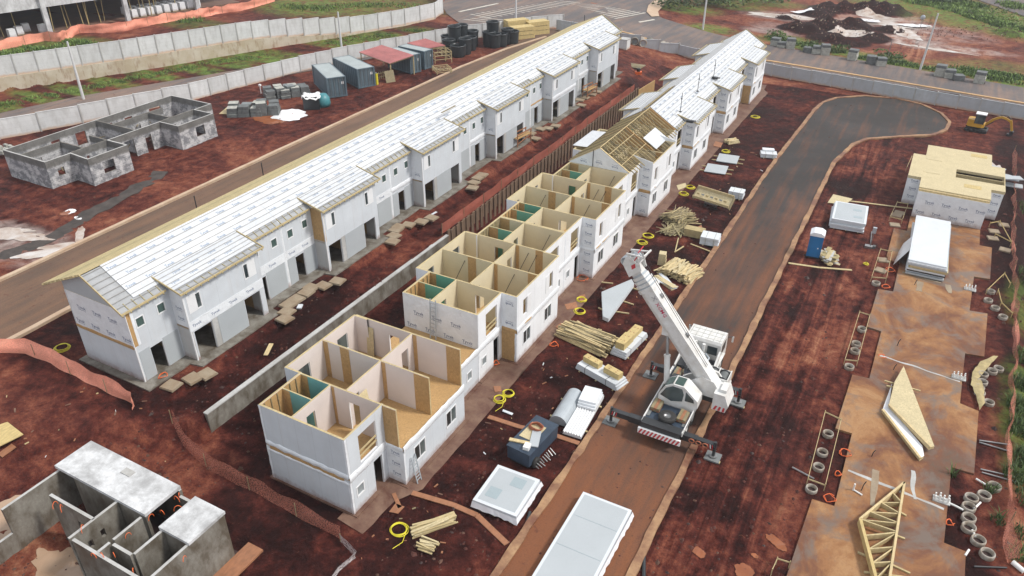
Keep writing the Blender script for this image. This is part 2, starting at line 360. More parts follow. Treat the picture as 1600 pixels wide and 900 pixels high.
# ------------------------------------------------------------------ terrain
def sst(x, a, b):
    t = max(0, min(1, (x-a)/(b-a) if b != a else 0)); return t*t*(3-2*t)
def zA(u): return 1.6+.7*max(0, min(1.2, (u-23)/80))
UP = [(-150,-28),(-136,0),(-108.2,56.3),(-101,70.6),(-93.7,88.4),(-88,101.2),(-83,113.7),(-81.3,120.6),(-85.7,128.9),(-93.3,138.9),(-110,157),(-330,300),(-330,-28)]
def inside(p, poly):
    c = False; n = len(poly)
    for i in range(n):
        x1, y1 = poly[i][0], poly[i][1]; x2, y2 = poly[i-1][0], poly[i-1][1]
        if (y1 > p[1]) != (y2 > p[1]) and p[0] < (x2-x1)*(p[1]-y1)/(y2-y1)+x1: c = not c
    return c
def dseg(p, a, b):
    ax, ay = b[0]-a[0], b[1]-a[1]; l = ax*ax+ay*ay
    t = max(0, min(1, ((p[0]-a[0])*ax+(p[1]-a[1])*ay)/l)) if l else 0
    return math.hypot(p[0]-a[0]-ax*t, p[1]-a[1]-ay*t)
def dline(p, pts): return min(dseg(p, pts[i], pts[i+1]) for i in range(len(pts)-1))
def base(v, u):
    w = .3
    if u < 23: w += (23-u)*1.5
    if u > 98: w += (u-98)*.6
    t = sst(-v, 33.65, 33.65+w)
    z = t*zA(u)
    if v < -60 and u > -30:
        if inside((v, u), UP):
            z += 1.9*(1-.85*sst(u, 88, 106))*sst(dline((v, u), UP[:11]), .1, .9)
    if v > 10.2: z -= 2.2*sst(v, 10.4, 15)*(1-sst(u, 96, 110))
    return z
def atg(px, py, dz=0):
    z = 0
    for _ in range(6):
        p = at(px, py, z); z = base(p.x, p.y)+dz
    return at(px, py, z)
def atgs(pts, dz=0): return [atg(x, y, dz) for x, y in pts]
HEAPS = []   # (x, y, r, h)
for px, py, r, h in [(1240,44,3.2,1.1),(1262,48,4,1.6),(1285,42,4.5,1.8),(1305,50,4,1.4),(1330,40,4,1.6),(1275,22,4,1.3),(1300,15,5,1.6),(1390,20,4.5,1.8),(1340,18,4.5,1.6),(1365,20,4,1.5),(1232,28,2.6,.9),(1360,60,4,1.3),(1325,66,4,1.0),(1290,60,3.6,.9),(1390,48,3.5,.9),(1345,52,3,.8),(1460,48,6,.35),(1545,52,8,.5),(1575,55,3,1.0)]:
    p = at(px, py, 0); HEAPS.append((p.x, p.y, r, h))
RUTS = [[(-5.6,14),(-5.0,30),(-4.4,44),(-3.6,54),(-3.4,64)],[(-3.2,14),(-2.6,26),(-2.2,40),(-2.6,52),(-1.0,60),(.2,64)],[(-6.2,34),(-4.4,40),(-1.6,47),(-.4,56)],[(-4.4,66),(-3.4,84),(-1,96),(2,104)],[(-15.2,36),(-14.6,50),(-14.4,62),(-15.2,84)],[(-74,22),(-68,40),(-66.5,60),(-66,90)],[(-43,10),(-39,17),(-34,20.5),(-30,20.8)]]
def rut(v, u):
    d = 9
    for P in RUTS:
        if min(q[0] for q in P)-2 < v < max(q[0] for q in P)+2 and P[0][1]-2 < u < P[-1][1]+2: d = min(d, abs(dline((v, u), P)-.95))
    return max(0, 1-d/.38)
def ground_z(v, u):
    z = base(v, u); a = .05
    if -6.3 < v < .2 or -19 < v < -13.4: z += .07*noise.noise((v*2.4, u*.13, 2))+.03*noise.noise((v*5, u*.5, 8))
    elif v < -62 or (u < 22 and v < -30): z += .05*noise.noise((v*.6, u*1.9, 2))
    if -62 < v < -46 or -14.2 < v < -5.6 or -31 < v < -19.6 or 0 < v < 10: a = .02
    if v < -62 and u < 75: a = .06
    if u > 118: a = .05
    z += a*noise.noise((v*.35, u*.35, 0))*1.3+a*.6*noise.noise((v*1.3, u*1.3, 3))
    if abs(v) < 80:
        k = rut(v, u)
        if k: z -= .10*k*k*(3-2*k)*(.7+.5*noise.noise((v*.5, u*1.7, 4)))
    if -41 < v < -34 and 20 < u < 100:        # churned strip in front of the left row
        k = sst(v, -37.7, -37.0); z += .22*k*noise.noise((v*.7, u*.7, 9))-.45*k*(1-sst(v, -34.6, -34.1))
    for x, y, r, h in HEAPS:
        if abs(v-x) < r*1.3 and abs(u-y) < r*1.3:
            d = math.hypot(v-x, u-y)/r
            z += h*max(0, 1-d*d)**1.3*(.75+.6*noise.noise((v*.5, u*.5, 5)))
    return z
def blobs(lst):
    out = []
    for px, py, rx, ry, w in lst:
        p = atg(px, py); out.append((p.x, p.y, rx, ry, w))
    return out
B_LITE = blobs([(60,610,5,4,.5),(40,665,4,3,.6),(200,690,4,2,.45),(120,600,4,3,.35),(300,720,4,3,.3),(60,520,5,4,.3),(1290,520,2,5,.55),(1300,455,2,3,.7),(1215,600,1.2,6,.3),(1250,700,1.2,5,.5),(1200,850,1,2,.5),(1225,760,1.1,3,.6),(1262,520,1.5,4,.35),(1390,480,1.2,2,.3),(1550,760,1.5,3,.9),(1570,830,1.5,3,.9),(1545,700,1.2,3,.6),(1550,845,1,2,.9),
    (405,780,2,1.5,.35),(30,300,6,5,.3),(420,185,5,3,.35),(1000,95,8,5,.12),(1560,240,2,8,.4),(1340,330,2,3,.25),(1510,60,10,12,.2)])
B_DARK = blobs([(1330,290,2,3,.9),(130,575,7,3,.5),(250,620,5,2,.7),(430,500,3,4,.4),(400,660,4,4,.7),(380,830,3,3,.3),(500,770,3,2,.3),(560,400,2,6,.3),(1180,640,2,7,.35),(1140,800,2,4,.3),(1440,440,1,3,.4),(1290,40,7,5,.35),(1120,20,14,9,.3),(1520,800,1.5,6,.8),(1580,330,2,20,.9)])
B_GRASS = blobs([(0,167,5,1.3,.9),(60,153,5,1.3,.9),(120,142,5,1.3,.9),(180,130,5,1.3,.9),(240,118,5,1.4,1),(300,107,6,1.6,1),(350,97,6,1.8,1),(400,90,6,1.8,1),(440,85,6,1.4,.8),(520,68,8,2,.9),(560,60,6,3,.9),(600,55,6,2,.7),(660,48,5,2,.5),
    (40,75,6,5,.8),(10,90,6,4,.9),(130,68,6,3,.6),(300,35,7,4,.5),(480,10,9,7,.9),(530,12,9,6,.8),(580,5,9,6,.7),(640,12,8,4,.5),(660,5,6,4,.5),
    (1060,10,7,5,.9),(1085,14,5,4,.6),(1130,6,8,4,.8),(1180,3,9,4,.8),(1110,45,4,3,.9),(1225,62,4,3,1),(1260,72,4,2.5,1),(1290,80,4,3,1),(1330,85,5,2.5,.8),(1370,93,5,3,1),(1400,98,4,2,.9),(1440,108,5,2,.9),(1480,112,3,2,.7),(1520,115,6,3,1),(1555,120,6,3,1),(1590,130,6,4,1),(1575,110,8,5,.5),(1540,108,8,3,.5),
    (1430,5,14,8,1),(1480,12,12,8,1),(1520,25,9,9,1),(1555,38,9,9,1),(1590,45,8,9,1),(1600,20,10,6,.9),(1570,8,10,5,.5),(1465,30,6,4,.4),(1594,600,1.0,3,.7),(1594,730,.8,2,.6),(1598,480,1.2,4,.6),(1595,660,1.2,3,.8)])
B_GREY = blobs([(1365,25,8,4,.6),(1390,38,8,4,.8),(1350,35,6,4,.5),(1410,48,5,4,.6),(1440,62,4,6,.35),(1240,28,8,4,.6),(1215,25,8,4,.6),(1205,40,5,4,.5),(1325,55,3,3,.6),(1450,72,10,2.5,.6),(1490,76,8,2,.5),(1400,60,5,5,.7),(1475,50,6,3,.25),(1505,60,5,3,.25),(1215,48,6,3,.5),
    (45,385,4,2.5,.55),(15,372,5,2,.55),(90,395,3,2,.4)])
def bl(v, u, L):
    s = 0
    for x, y, rx, ry, w in L:
        dx, dy = abs(v-x)/rx, abs(u-y)/ry
        if dx < 1.5 and dy < 1.5:
            d = dx*dx+dy*dy
            if d < 2.2: s = max(s, w*(1-sst(d, .35, 2.2)))
    return s
def make_ground():
    def axis(dense0, dense1, step, lo, hi, extra=()):
        xs = []; x = dense0
        while x <= dense1: xs.append(x); x += step
        s = step; x = dense1
        while x < hi: s *= 1.12; x += s; xs.append(x)
        s = step; x = dense0
        while x > lo: s *= 1.12; x -= s; xs.append(x)
        return sorted(xs+list(extra))
    xs = axis(-100, 14, .5, -420, 330, (-33.66, -33.94, -33.8)); xs = sorted(xs+[x+.25 for x in xs if -20 < x < 1 or -45 < x < -34.5]); xs = sorted(xs+[x+.125 for x in xs if -6.6 < x < .5]); ys = axis(9, 175, .55, -40, 620); ys = sorted(ys+[y+.27 for y in ys if 9 <= y < 80])
    nx, ny = len(xs), len(ys)
    vs = [(x, y, ground_z(x, y)) for y in ys for x in xs]
    fs = [(j*nx+i, j*nx+i+1, (j+1)*nx+i+1, (j+1)*nx+i) for j in range(ny-1) for i in range(nx-1)]
    me = bpy.data.meshes.new('ground'); me.from_pydata(vs, [], fs)
    me.polygons.foreach_set('use_smooth', [True]*len(fs))
    for nm, L in (('lite', B_LITE), ('dark', B_DARK), ('grass', B_GRASS), ('grey', B_GREY)):
        a = me.attributes.new(nm, 'FLOAT', 'POINT')
        vals = []
        for x, y, z in vs:
            s = bl(x, y, L)
            if nm == 'dark' and y > 118 and x > -60: s = max(s, .75*sst(max([1-math.hypot(x-hx, y-hy)/(hr*1.15) for hx, hy, hr, hh in HEAPS if hh > .7]), 0, .35))
            if nm == 'dark' and abs(x) < 80 and y < 106: s = max(s, .55*rut(x, y)*(.6+.6*noise.noise((x*.4, y*.4, 6))))
            if nm == 'lite':
                if y > 118:
                    s = max(s, .55); k_ = max([1-math.hypot(x-hx, y-hy)/(hr*1.1) for hx, hy, hr, hh in HEAPS if hh > .7]); s = max(0, s-.75*sst(k_, 0, .3)) if x > -60 else s
                elif x < -61: s = max(s, .30)
                elif x < -30: s = max(s, .34+.2*sst(-y, -30, -16) if x < -37 or y < 23 else .12)
                elif x > -6.5: s = max(s, .24)
            vals.append(s)
        a.data.foreach_set('value', vals)
    m = NT('red_earth'); p = m.pos()
    n1 = m.noise(.14, 6, .66, None, .5); n2 = m.noise(1.1, 9, .74, None, .25); n3 = m.noise(9, 5, .7)
    tr = m.noise(1.0, 5, .6, m.scale(p, (1.5, .09, 1)), .6)
    sx = m.sep(p)[0]; trm = m.math('MULTIPLY', m.ramp(m.math('MULTIPLY', m.math('ADD', sx, 8), .1), [(.12, 0), (.22, 1), (.62, 1), (.78, 0)]), 1.5)
    f = m.math('ADD', m.math('MULTIPLY', m.math('SUBTRACT', n1, .5), 1.7), m.math('MULTIPLY', m.math('SUBTRACT', n2, .5), 1.5))
    f = m.math('ADD', f, m.math('MULTIPLY', m.math('SUBTRACT', tr, .5), trm))
    f = m.math('ADD', f, m.math('MULTIPLY', m.attr('lite'), .75)); f = m.math('SUBTRACT', f, m.math('MULTIPLY', m.attr('dark'), .45))
    f = m.math('ADD', f, .24, True)
    c = m.ramp(f, [(0, (.014, .0033, .0028)), (.20, (.036, .0082, .0066)), (.42, (.088, .0205, .0145)), (.70, (.195, .060, .036)), (1, (.33, .145, .082))])
    c = m.mix(m.ramp(n3, [(.42, 0), (.70, .42)]), c, (.018, .006, .005))
    cl = m.noise(2.6, 6, .75, None, .5); c = m.mix(m.ramp(cl, [(.62, 0), (.70, .5)]), c, (.20, .085, .05))
    g = m.math('MULTIPLY', m.math('SUBTRACT', m.attr('grey'), m.math('MULTIPLY', m.attr('dark'), 1.2), True), m.ramp(m.noise(.35, 6, .65, None, .6), [(.38, .1), (.58, 1)]), True)
    c = m.mix(g, c, m.ramp(n2, [(.3, (.36, .27, .22)), (.6, (.55, .50, .47))]))
    gr = m.math('MULTIPLY', m.attr('grass'), m.ramp(m.noise(.8, 6, .7), [(.36, 0), (.54, 1)]), True)
    c = m.mix(gr, c, m.ramp(n2, [(.3, (.04, .07, .013)), (.55, (.12, .18, .035)), (.75, (.20, .25, .065))]))
    m.col(c).rough(m.ramp(n1, [(.3, .62), (.7, .9)])); m.b.inputs['Specular IOR Level'].default_value = .1
    h = m.math('ADD', m.math('MULTIPLY', n2, 1.0), m.math('MULTIPLY', n3, .4)); h = m.math('ADD', h, m.math('MULTIPLY', tr, .5))
    m.bump(h, .9, .2)
    me.materials.append(m.mat)
    o = bpy.data.objects.new('ground', me); COL.objects.link(o); o['kind'] = 'structure'
make_ground()

def drape(name, poly, off, mat, step=4.0, kind='structure', zf=base):
    """flat outline cut into a grid and laid on the terrain"""
    bm = bmesh.new(); f = bm.faces.new([bm.verts.new((p[0], p[1], 0)) for p in poly])
    bmesh.ops.triangulate(bm, faces=[f])
    xs = [p[0] for p in poly]; ys = [p[1] for p in poly]
    if step:
        for ax, lo, hi in ((0, min(xs), max(xs)), (1, min(ys), max(ys))):
            t = lo+step
            while t < hi:
                co = [0, 0, 0]; no = [0, 0, 0]; co[ax] = t; no[ax] = 1
                bmesh.ops.bisect_plane(bm, geom=bm.verts[:]+bm.edges[:]+bm.faces[:], plane_co=co, plane_no=no); t += step
    for v in bm.verts: v.co.z = zf(v.co.x, v.co.y)+off
    bm.normal_update()
    for fc in bm.faces:
        if fc.normal.z < 0: fc.normal_flip()
    me = bpy.data.meshes.new(name); bm.to_mesh(me); bm.free(); me.materials.append(mat)
    o = bpy.data.objects.new(name, me); COL.objects.link(o)
    if kind: o['kind'] = kind
    return o
def resample(pts, step):
    out = []
    for i in range(len(pts)-1):
        a, b = Vector(pts[i][:2]), Vector(pts[i+1][:2]); n = max(1, int((b-a).length/step))
        out += [a.lerp(b, k/n) for k in range(n)]
    return out+[Vector(pts[-1][:2])]
def ribbon(name, pts, w, z0, z1, mat, step=2.0, jit=.0, kind='structure', zf=base):
    P = resample(pts, step); n = len(P); vs = []; fs = []; mb = MB()
    for i, p in enumerate(P):
        d = (P[min(i+1, n-1)]-P[max(i-1, 0)]).normalized(); nx = Vector((d.y, -d.x))
        j = jit*noise.noise((p.x*.8, p.y*.8, 1)); j2 = jit*noise.noise((p.x*.8, p.y*.8, 7)); z = zf(p.x, p.y)
        a = p-nx*(w/2+j); b = p+nx*(w/2+j2)
        vs += [(a.x, a.y, z+z0), (a.x, a.y, z+z1), (b.x, b.y, z+z1), (b.x, b.y, z+z0)]
    for i in range(n-1):
        for k in range(3): fs.append((i*4+k, (i+1)*4+k, (i+1)*4+k+1, i*4+k+1))
    fs += [(0,1,2,3), ((n-1)*4+3,(n-1)*4+2,(n-1)*4+1,(n-1)*4)]
    mb.add(vs, fs, mat); o = mb.build(name)
    if kind: o['kind'] = kind
    return o
def blob_poly(c, rx, ry, n=28, rough=.35, seed=0, rot=0):
    out = []
    for i in range(n):
        t = 2*math.pi*i/n; k = 1+rough*noise.noise((math.cos(t)*1.6+seed*3.1, math.sin(t)*1.6, seed))+rough*.5*noise.noise((math.cos(t)*4+seed, math.sin(t)*4, seed+4))
        x, y = rx*k*math.cos(t), ry*k*math.sin(t); out.append((c[0]+x*math.cos(rot)-y*math.sin(rot), c[1]+x*math.sin(rot)+y*math.cos(rot)))
    return out
# main road with its turning head
bulb = ats([(1222,237),(1243,210),(1262,186),(1273,171),(1286,160),(1306,153),(1350,150),(1400,154),(1440,163),(1470,177),(1484,191),(1478,203),(1458,211),(1400,214),(1355,217),(1332,226),(1319,239)], .1)
KL = [(-12.95, 6), (-12.95, 84)]; KR = [(-6.9, 90), (-6.9, 6)]
outline = KL+[(p.x, p.y) for p in bulb]+KR
drape('main_road', outline, .09, M['asphalt'], 4)
ribbon('kerb', outline, .42, -.05, .19, M['kerb'], .6, .11)
# road behind the left row, its kerbs and verge
drape('back_road', [(-60.2, 8), (-60.2, 124), (-52.2, 124), (-52.2, 8)], .11, M['asphalt_back'], 6)
ribbon('kerb', [(-60.5, 8), (-60.6, 60), (-60.4, 96), (-59.5, 108), (-57.5, 118)], .4, -.05, .24, M['kerb_pale'], 2, .08)
ribbon('kerb', [(-51.9, 8), (-52.1, 60), (-52, 118)], .4, -.05, .22, M['kerb_pale'], 2, .08)
# road between the two pale fences and the far junction
far_px = [(-60,190),(0,178),(120,152),(300,122),(420,102),(560,80),(640,71),(700,58),(722,40),(698,22),(690,8),(696,0),(690,-14),(1040,-14),(1026,2),(1012,17),(1035,29),(1100,49),(1210,73),(1400,104),(1600,138),(1700,155),(1700,183),(1600,166),(1400,133),(1205,101),(1020,68),(960,55),(890,40),(800,46),(700,66),(560,97),(420,124),(300,148),(120,185),(0,208),(-60,220)]
far_poly = [(p.x, p.y) for p in atgs(far_px)]
drape('far_road', far_poly, .10, M['asphalt_far'], 6)
drape('top_corner_road', [(p.x, p.y) for p in atgs([(1515,-4),(1640,40),(1660,20),(1580,-14),(1540,-14)])], .12, M['asphalt_far'], 0)
ln = [(p.x, p.y) for p in atgs([(880,38),(1010,62),(1205,97),(1400,129),(1600,163),(1680,177)])]
ribbon('kerb', ln, .5, -.05, .22, M['roadpaint_o'], 3)
# junction hatching
def paint(name, quads):
    mb = MB()
    for q in quads:
        P = atgs(q, .116); mb.add([tuple(p) for p in P], [(0,1,2,3)], M['roadpaint'])
    o = mb.build(name); o['kind'] = 'structure'
def bars(a0, a1, b0, b1, n, wid):
    out = []
    for i in range(n):
        t = i/(n-1); a = (a0[0]+(a1[0]-a0[0])*t, a0[1]+(a1[1]-a0[1])*t); b = (b0[0]+(b1[0]-b0[0])*t, b0[1]+(b1[1]-b0[1])*t)
        out.append([a, (a[0]+wid, a[1]), (b[0]+wid, b[1]), b])
    return out
paint('road_marking', bars((733,22),(872,1),(765,28),(905,5),17,4)+bars((722,30),(745,27),(792,38),(812,34),3,5))
paint('road_marking', bars((905,3),(1005,20),(880,2),(958,29),14,5))
paint('road_marking', [[(715,18),(719,18.6),(780,5.6),(776,5)],[(880,1),(884,1.6),(1010,20),(1004,20)]])
paint('road_marking', [[(997,34),(1000,35),(1024,31),(1021,30)],[(1560,3),(1562,3.6),(1578,9),(1576,9)]])
drape('traffic_island', [(p.x, p.y) for p in atgs([(1013,10),(1020,4),(1034,-6),(1044,-6),(1040,6),(1028,20),(1030,27),(1018,28),(1010,20)])], .24, M['kerb_pale'], 0)
# muddy concrete aprons round the two rows
def apron(v0, v1, w, u_end, front, bays, zb, back=False):
    pass
# puddles (the white ones with painted sky glare) and pale mud left by washing-out
def pud(px, py, rx, ry, mat, seed, name='puddle', rot=0, dz=.045, rough=.3):
    p = atg(px, py); drape(name, blob_poly((p.x, p.y), rx, ry, 36, rough, seed, rot), dz, mat, 1.5, zf=ground_z)
pud(452,180,2.2,1.9,M['water'],1,dz=.06); pud(438,183,1.6,2.6,M['puddle'],2,rot=.3); pud(420,186,2.4,1.2,M['puddle'],21)
pud(110,331,.55,.45,M['water'],3); pud(122,341,.5,.22,M['water'],4); pud(103,333,.6,.5,M['puddle'],5,dz=.035)
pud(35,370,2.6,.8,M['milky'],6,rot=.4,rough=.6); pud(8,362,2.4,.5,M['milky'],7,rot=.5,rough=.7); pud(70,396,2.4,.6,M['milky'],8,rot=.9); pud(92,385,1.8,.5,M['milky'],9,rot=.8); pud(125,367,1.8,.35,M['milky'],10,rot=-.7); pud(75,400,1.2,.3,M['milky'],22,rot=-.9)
pud(1092,863,.36,.3,M['puddle'],11); pud(1162,893,.5,.45,M['puddle'],12); pud(1213,848,.7,.28,M['puddle'],13,rot=-.5); pud(1180,868,.2,.15,M['puddle'],23)
pud(8,812,1.3,1.5,M['puddle_pale'],14); pud(105,890,1.6,1.4,M['puddle_pale'],15); pud(80,880,1.2,.7,M['puddle_pale'],24)
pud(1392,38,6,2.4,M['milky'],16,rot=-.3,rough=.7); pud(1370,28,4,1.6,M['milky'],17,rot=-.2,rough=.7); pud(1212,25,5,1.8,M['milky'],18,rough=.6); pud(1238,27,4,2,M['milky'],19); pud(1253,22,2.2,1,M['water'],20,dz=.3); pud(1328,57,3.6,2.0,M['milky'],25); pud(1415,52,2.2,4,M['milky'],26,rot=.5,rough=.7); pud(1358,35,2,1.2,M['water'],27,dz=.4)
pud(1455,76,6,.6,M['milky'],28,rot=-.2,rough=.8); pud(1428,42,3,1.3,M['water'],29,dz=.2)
_gp = [(p.x, p.y) for p in atgs([(-30,412),(0,402),(40,388),(80,372),(110,352),(150,328),(190,308),(230,285),(252,268)])]
ribbon('gravel_track', _gp, 1.6, -.1, .035, M['gravel'], .6, .4, zf=ground_z)
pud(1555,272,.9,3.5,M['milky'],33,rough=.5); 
# ------------------------------------------------------------------ lettering (real outlines of text, laid on the wrap)
_txt = {}
def text_mesh(s, bold=0.0):
    k = (s, bold)
    if k not in _txt:
        c = bpy.data.curves.new('t', 'FONT'); c.body = s; c.size = 1; c.resolution_u = 1; c.offset = bold; c.fill_mode = 'FRONT'; c.dimensions = '2D'
        o = bpy.data.objects.new('t', c); COL.objects.link(o)
        bpy.context.view_layer.update()
        me = o.evaluated_get(bpy.context.evaluated_depsgraph_get()).to_mesh()
        vs = [(v.co.x, v.co.y) for v in me.vertices]; fs = [tuple(p.vertices) for p in me.polygons]
        bpy.data.objects.remove(o); bpy.data.curves.remove(c)
        x0 = min(v[0] for v in vs); x1 = max(v[0] for v in vs); y0 = min(v[1] for v in vs)
        _txt[k] = ([(v[0]-(x0+x1)/2, v[1]-y0*0) for v in vs], fs, x1-x0)
    return _txt[k]
def put_text(mb, s, c, dx, dy, width, mat, bold=.012, flip=False, off=.004):
    vs, fs, w = text_mesh(s, bold); k = width/w
    dx = Vector(dx).normalized(); dy = Vector(dy).normalized(); nn = dx.cross(dy)
    if flip: dx, dy = -dx, -dy
    c = Vector(c)+nn*off
    mb.add([c+dx*(x*k)+dy*(y*k) for x, y in vs], fs, mat)
def wrap_print(mb, p0, dx, dy, w, h, mat, step=(1.45, .8), size=.72, flip=False, seed=0, clip=None):
    """rows of the wrap's printed mark, offset row by row"""
    if w < 2:
        for y in (.55, 1.35, 2.15):
            if y+.2 < h and (not flip or y != 1.35):
                c = Vector(p0)+Vector(dx)*(w/2)+Vector(dy)*y; put_text(mb, 'Tyvek', c, dx, dy, size, mat, .02, flip); put_text(mb, 'HomeWrap', c-Vector(dy)*.14*(-1 if flip else 1), dx, dy, size*.9, mat, .0, flip)
        return
    r = 0; y = .28
    while y+.3 < h:
        x = size/2+.12+(.75*step[0]*.6 if r % 2 else 0)*.9
        while x+size/2 < w:
            c = Vector(p0)+Vector(dx)*x+Vector(dy)*y
            if clip is None or clip(x, y):
                put_text(mb, 'Tyvek', c, dx, dy, size, mat, .014, flip)
                put_text(mb, 'HomeWrap', c-Vector(dy)*.13*(-1 if flip else 1), dx, dy, size*.85, mat, .0, flip)
            x += step[0]
        y += step[1]; r += 1

# ------------------------------------------------------------------ wall with real openings
def wall(mb, p0, p1, z0, z1, t, holes=(), out='board', inn='cream', top='pine', reveal='frame', ends='pine', corner=None):
    """outer face on p0-p1 (outward to the right of travel), thickness to the left"""
    p0 = Vector((p0[0], p0[1])); p1 = Vector((p1[0], p1[1])); L = (p1-p0).length; d = (p1-p0)/L; nl = Vector((-d.y, d.x))
    A, B = 0, L                    # corner = (turn at start, turn at end), +1 outward corner, -1 inward corner
    if corner: A = t if corner[0] > 0 else 0; B = L+(t-.001 if corner[1] < 0 else 0); ends = out
    S = sorted(set([A, B]+[min(B, max(A, v)) for h in holes for v in h[:2]])); Z = sorted(set([z0, z1]+[min(z1, max(z0, v)) for h in holes for v in h[2:4]]))
    def solid(i, j):
        if i < 0 or j < 0 or i >= len(S)-1 or j >= len(Z)-1: return False
        cs, cz = (S[i]+S[i+1])/2, (Z[j]+Z[j+1])/2
        return not any(h[0] < cs < h[1] and h[2] < cz < h[3] for h in holes)
    def P(s, k, z):
        q = p0+d*s+nl*(t*k); return (q.x, q.y, z)
    for i in range(len(S)-1):
        for j in range(len(Z)-1):
            if not solid(i, j): continue
            a, b, c, e = S[i], S[i+1], Z[j], Z[j+1]
            mb.quad(P(a,0,c), P(b,0,c), P(b,0,e), P(a,0,e), M[out]); mb.quad(P(b,1,c), P(a,1,c), P(a,1,e), P(b,1,e), M[inn])
            if not solid(i, j+1): mb.quad(P(a,0,e), P(b,0,e), P(b,1,e), P(a,1,e), M[top if j == len(Z)-2 else reveal])
            if not solid(i, j-1): mb.quad(P(b,0,c), P(a,0,c), P(a,1,c), P(b,1,c), M[reveal])
            if not solid(i-1, j) and not (corner and i == 0): mb.quad(P(a,0,c), P(a,0,e), P(a,1,e), P(a,1,c), M[ends if i == 0 else reveal])
            if not solid(i+1, j): mb.quad(P(b,0,e), P(b,0,c), P(b,1,c), P(b,1,e), M[ends if i == len(S)-2 else reveal])
    return d, nl
def turns(pts):
    n = len(pts); out = []
    for i in range(n):
        a, b, c = pts[i-1], pts[i], pts[(i+1) % n]; k = (b[0]-a[0])*(c[1]-b[1])-(b[1]-a[1])*(c[0]-b[0]); out.append(1 if k > 0 else -1)
    return out
def win(parent, p0, p1, s0, s1, z0, z1, kind='pair', name='window'):
    """window unit set 3 cm behind the outer face: frame with its panes as children"""
    p0 = Vector((p0[0], p0[1])); p1 = Vector((p1[0], p1[1])); d = (p1-p0).normalized(); nr = Vector((d.y, -d.x)); f = .035
    def bx(mb, a, b, c, e, dep0, dep1, mat):
        q = p0+d*((a+b)/2)+nr*((dep0+dep1)/2); mb.obox((q.x, q.y), d, nr, (b-a)/2, (dep1-dep0)/2, c, e, mat)
    mb = MB()
    bx(mb, s0-.035, s0+f, z0-.035, z1+.035, -.06, .025, M['frame']); bx(mb, s1-f, s1+.035, z0-.035, z1+.035, -.06, .025, M['frame'])
    bx(mb, s0+f, s1-f, z0-.035, z0+f, -.06, .025, M['frame']); bx(mb, s0+f, s1-f, z1-f, z1+.035, -.06, .025, M['frame'])
    m = (s0+s1)/2
    if kind == 'pair': bx(mb, m-.03, m+.03, z0+f, z1-f, -.05, .01, M['frame'])
    o = mb.build(name, parent)
    def pane(a, b, mat, dep=-.035):
        q = MB(); bx(q, a, b, z0+f, z1-f, dep-.008, dep, M[mat]); q.build('pane', o)
    if kind == 'pair': pane(s0+f, m-.03, 'dark'); pane(m+.03, s1-f, 'glass')
    elif kind == 'green': pane(s0+f, s1-f, 'glass_green')
    elif kind == 'pale': pane(s0+f, s1-f, 'glass_pale')
    else: pane(s0+f, s1-f, 'glass')
    return o
def mesh_part(parent, name, fn, label=None):
    mb = MB(); fn(mb); o = mb.build(name, parent)
    if label: o['label'] = label
    return o
def band(parent, p0, p1, z0, z1, mat='wrap', thick=.03, name='wrap_band', wavy=.05, s0=0, s1=None):
    """strip of taped wrap standing proud of the wall, crumpled along its length"""
    p0 = Vector((p0[0], p0[1])); p1 = Vector((p1[0], p1[1])); L = (p1-p0).length; d = (p1-p0)/L; nr = Vector((d.y, -d.x)); s1 = L if s1 is None else s1
    n = max(2, int((s1-s0)/.35)); mb = MB(); vs = []; fs = []
    for i in range(n+1):
        s = s0+(s1-s0)*i/n; q = p0+d*s
        w0 = wavy*noise.noise((q.x*1.9, q.y*1.9, z0)); w1 = wavy*noise.noise((q.x*2.3, q.y*2.3, z1+5)); b = thick*(1+.8*noise.noise((q.x*3, q.y*3, z0*2)))
        for zz, o in ((z0+w0, .005), (z0+w0+.04, b), ((z0+z1)/2, b*1.25), (z1+w1-.04, b), (z1+w1, .005)):
            vs.append((q.x+nr.x*o, q.y+nr.y*o, zz))
    for i in range(n):
        for k in range(4): fs.append((i*5+k, (i+1)*5+k, (i+1)*5+k+1, i*5+k+1))
    mb.add(vs, fs, M[mat], True); return mb.build(name, parent)
def corner_strip(parent, p, z0, z1, w=.16, mat='wrap', proud=.022):
    mb = MB(); n = 9; vs = []; fs = []
    for i in range(n+1):
        z = z0+(z1-z0)*i/n; a = w*(.75+.4*noise.noise((p[0], p[1], z*1.7))); b = w*(.75+.4*noise.noise((p[0]+9, p[1], z*1.7)))
        vs += [(p[0]-a, p[1]-proud, z), (p[0]+proud, p[1]-proud, z), (p[0]+proud, p[1]+b, z)]
    for i in range(n):
        for k in range(2): fs.append((i*3+k, i*3+k+1, (i+1)*3+k+1, (i+1)*3+k))
    mb.add(vs, fs, M[mat]); return mb.build('corner_wrap', parent)

H1, HT, T = 2.75, 5.55, .12
def brace(parent, a, b):
    mb = MB(); mb.tube([a, b], .022, M['steel_dark'], 6); mb.tube([Vector(b)+Vector((0,0,.0)), Vector(b)+Vector((0,0,.12))], .07, M['steel_dark'], 8); return mb.build('brace', parent)
def osb_strip(mb, x0, x1, y, z0, z1, side=-1, mat='osb'):
    y2 = y+side*.014; mb.box(x0, x1, min(y, y2), max(y, y2), z0, z1, M[mat])

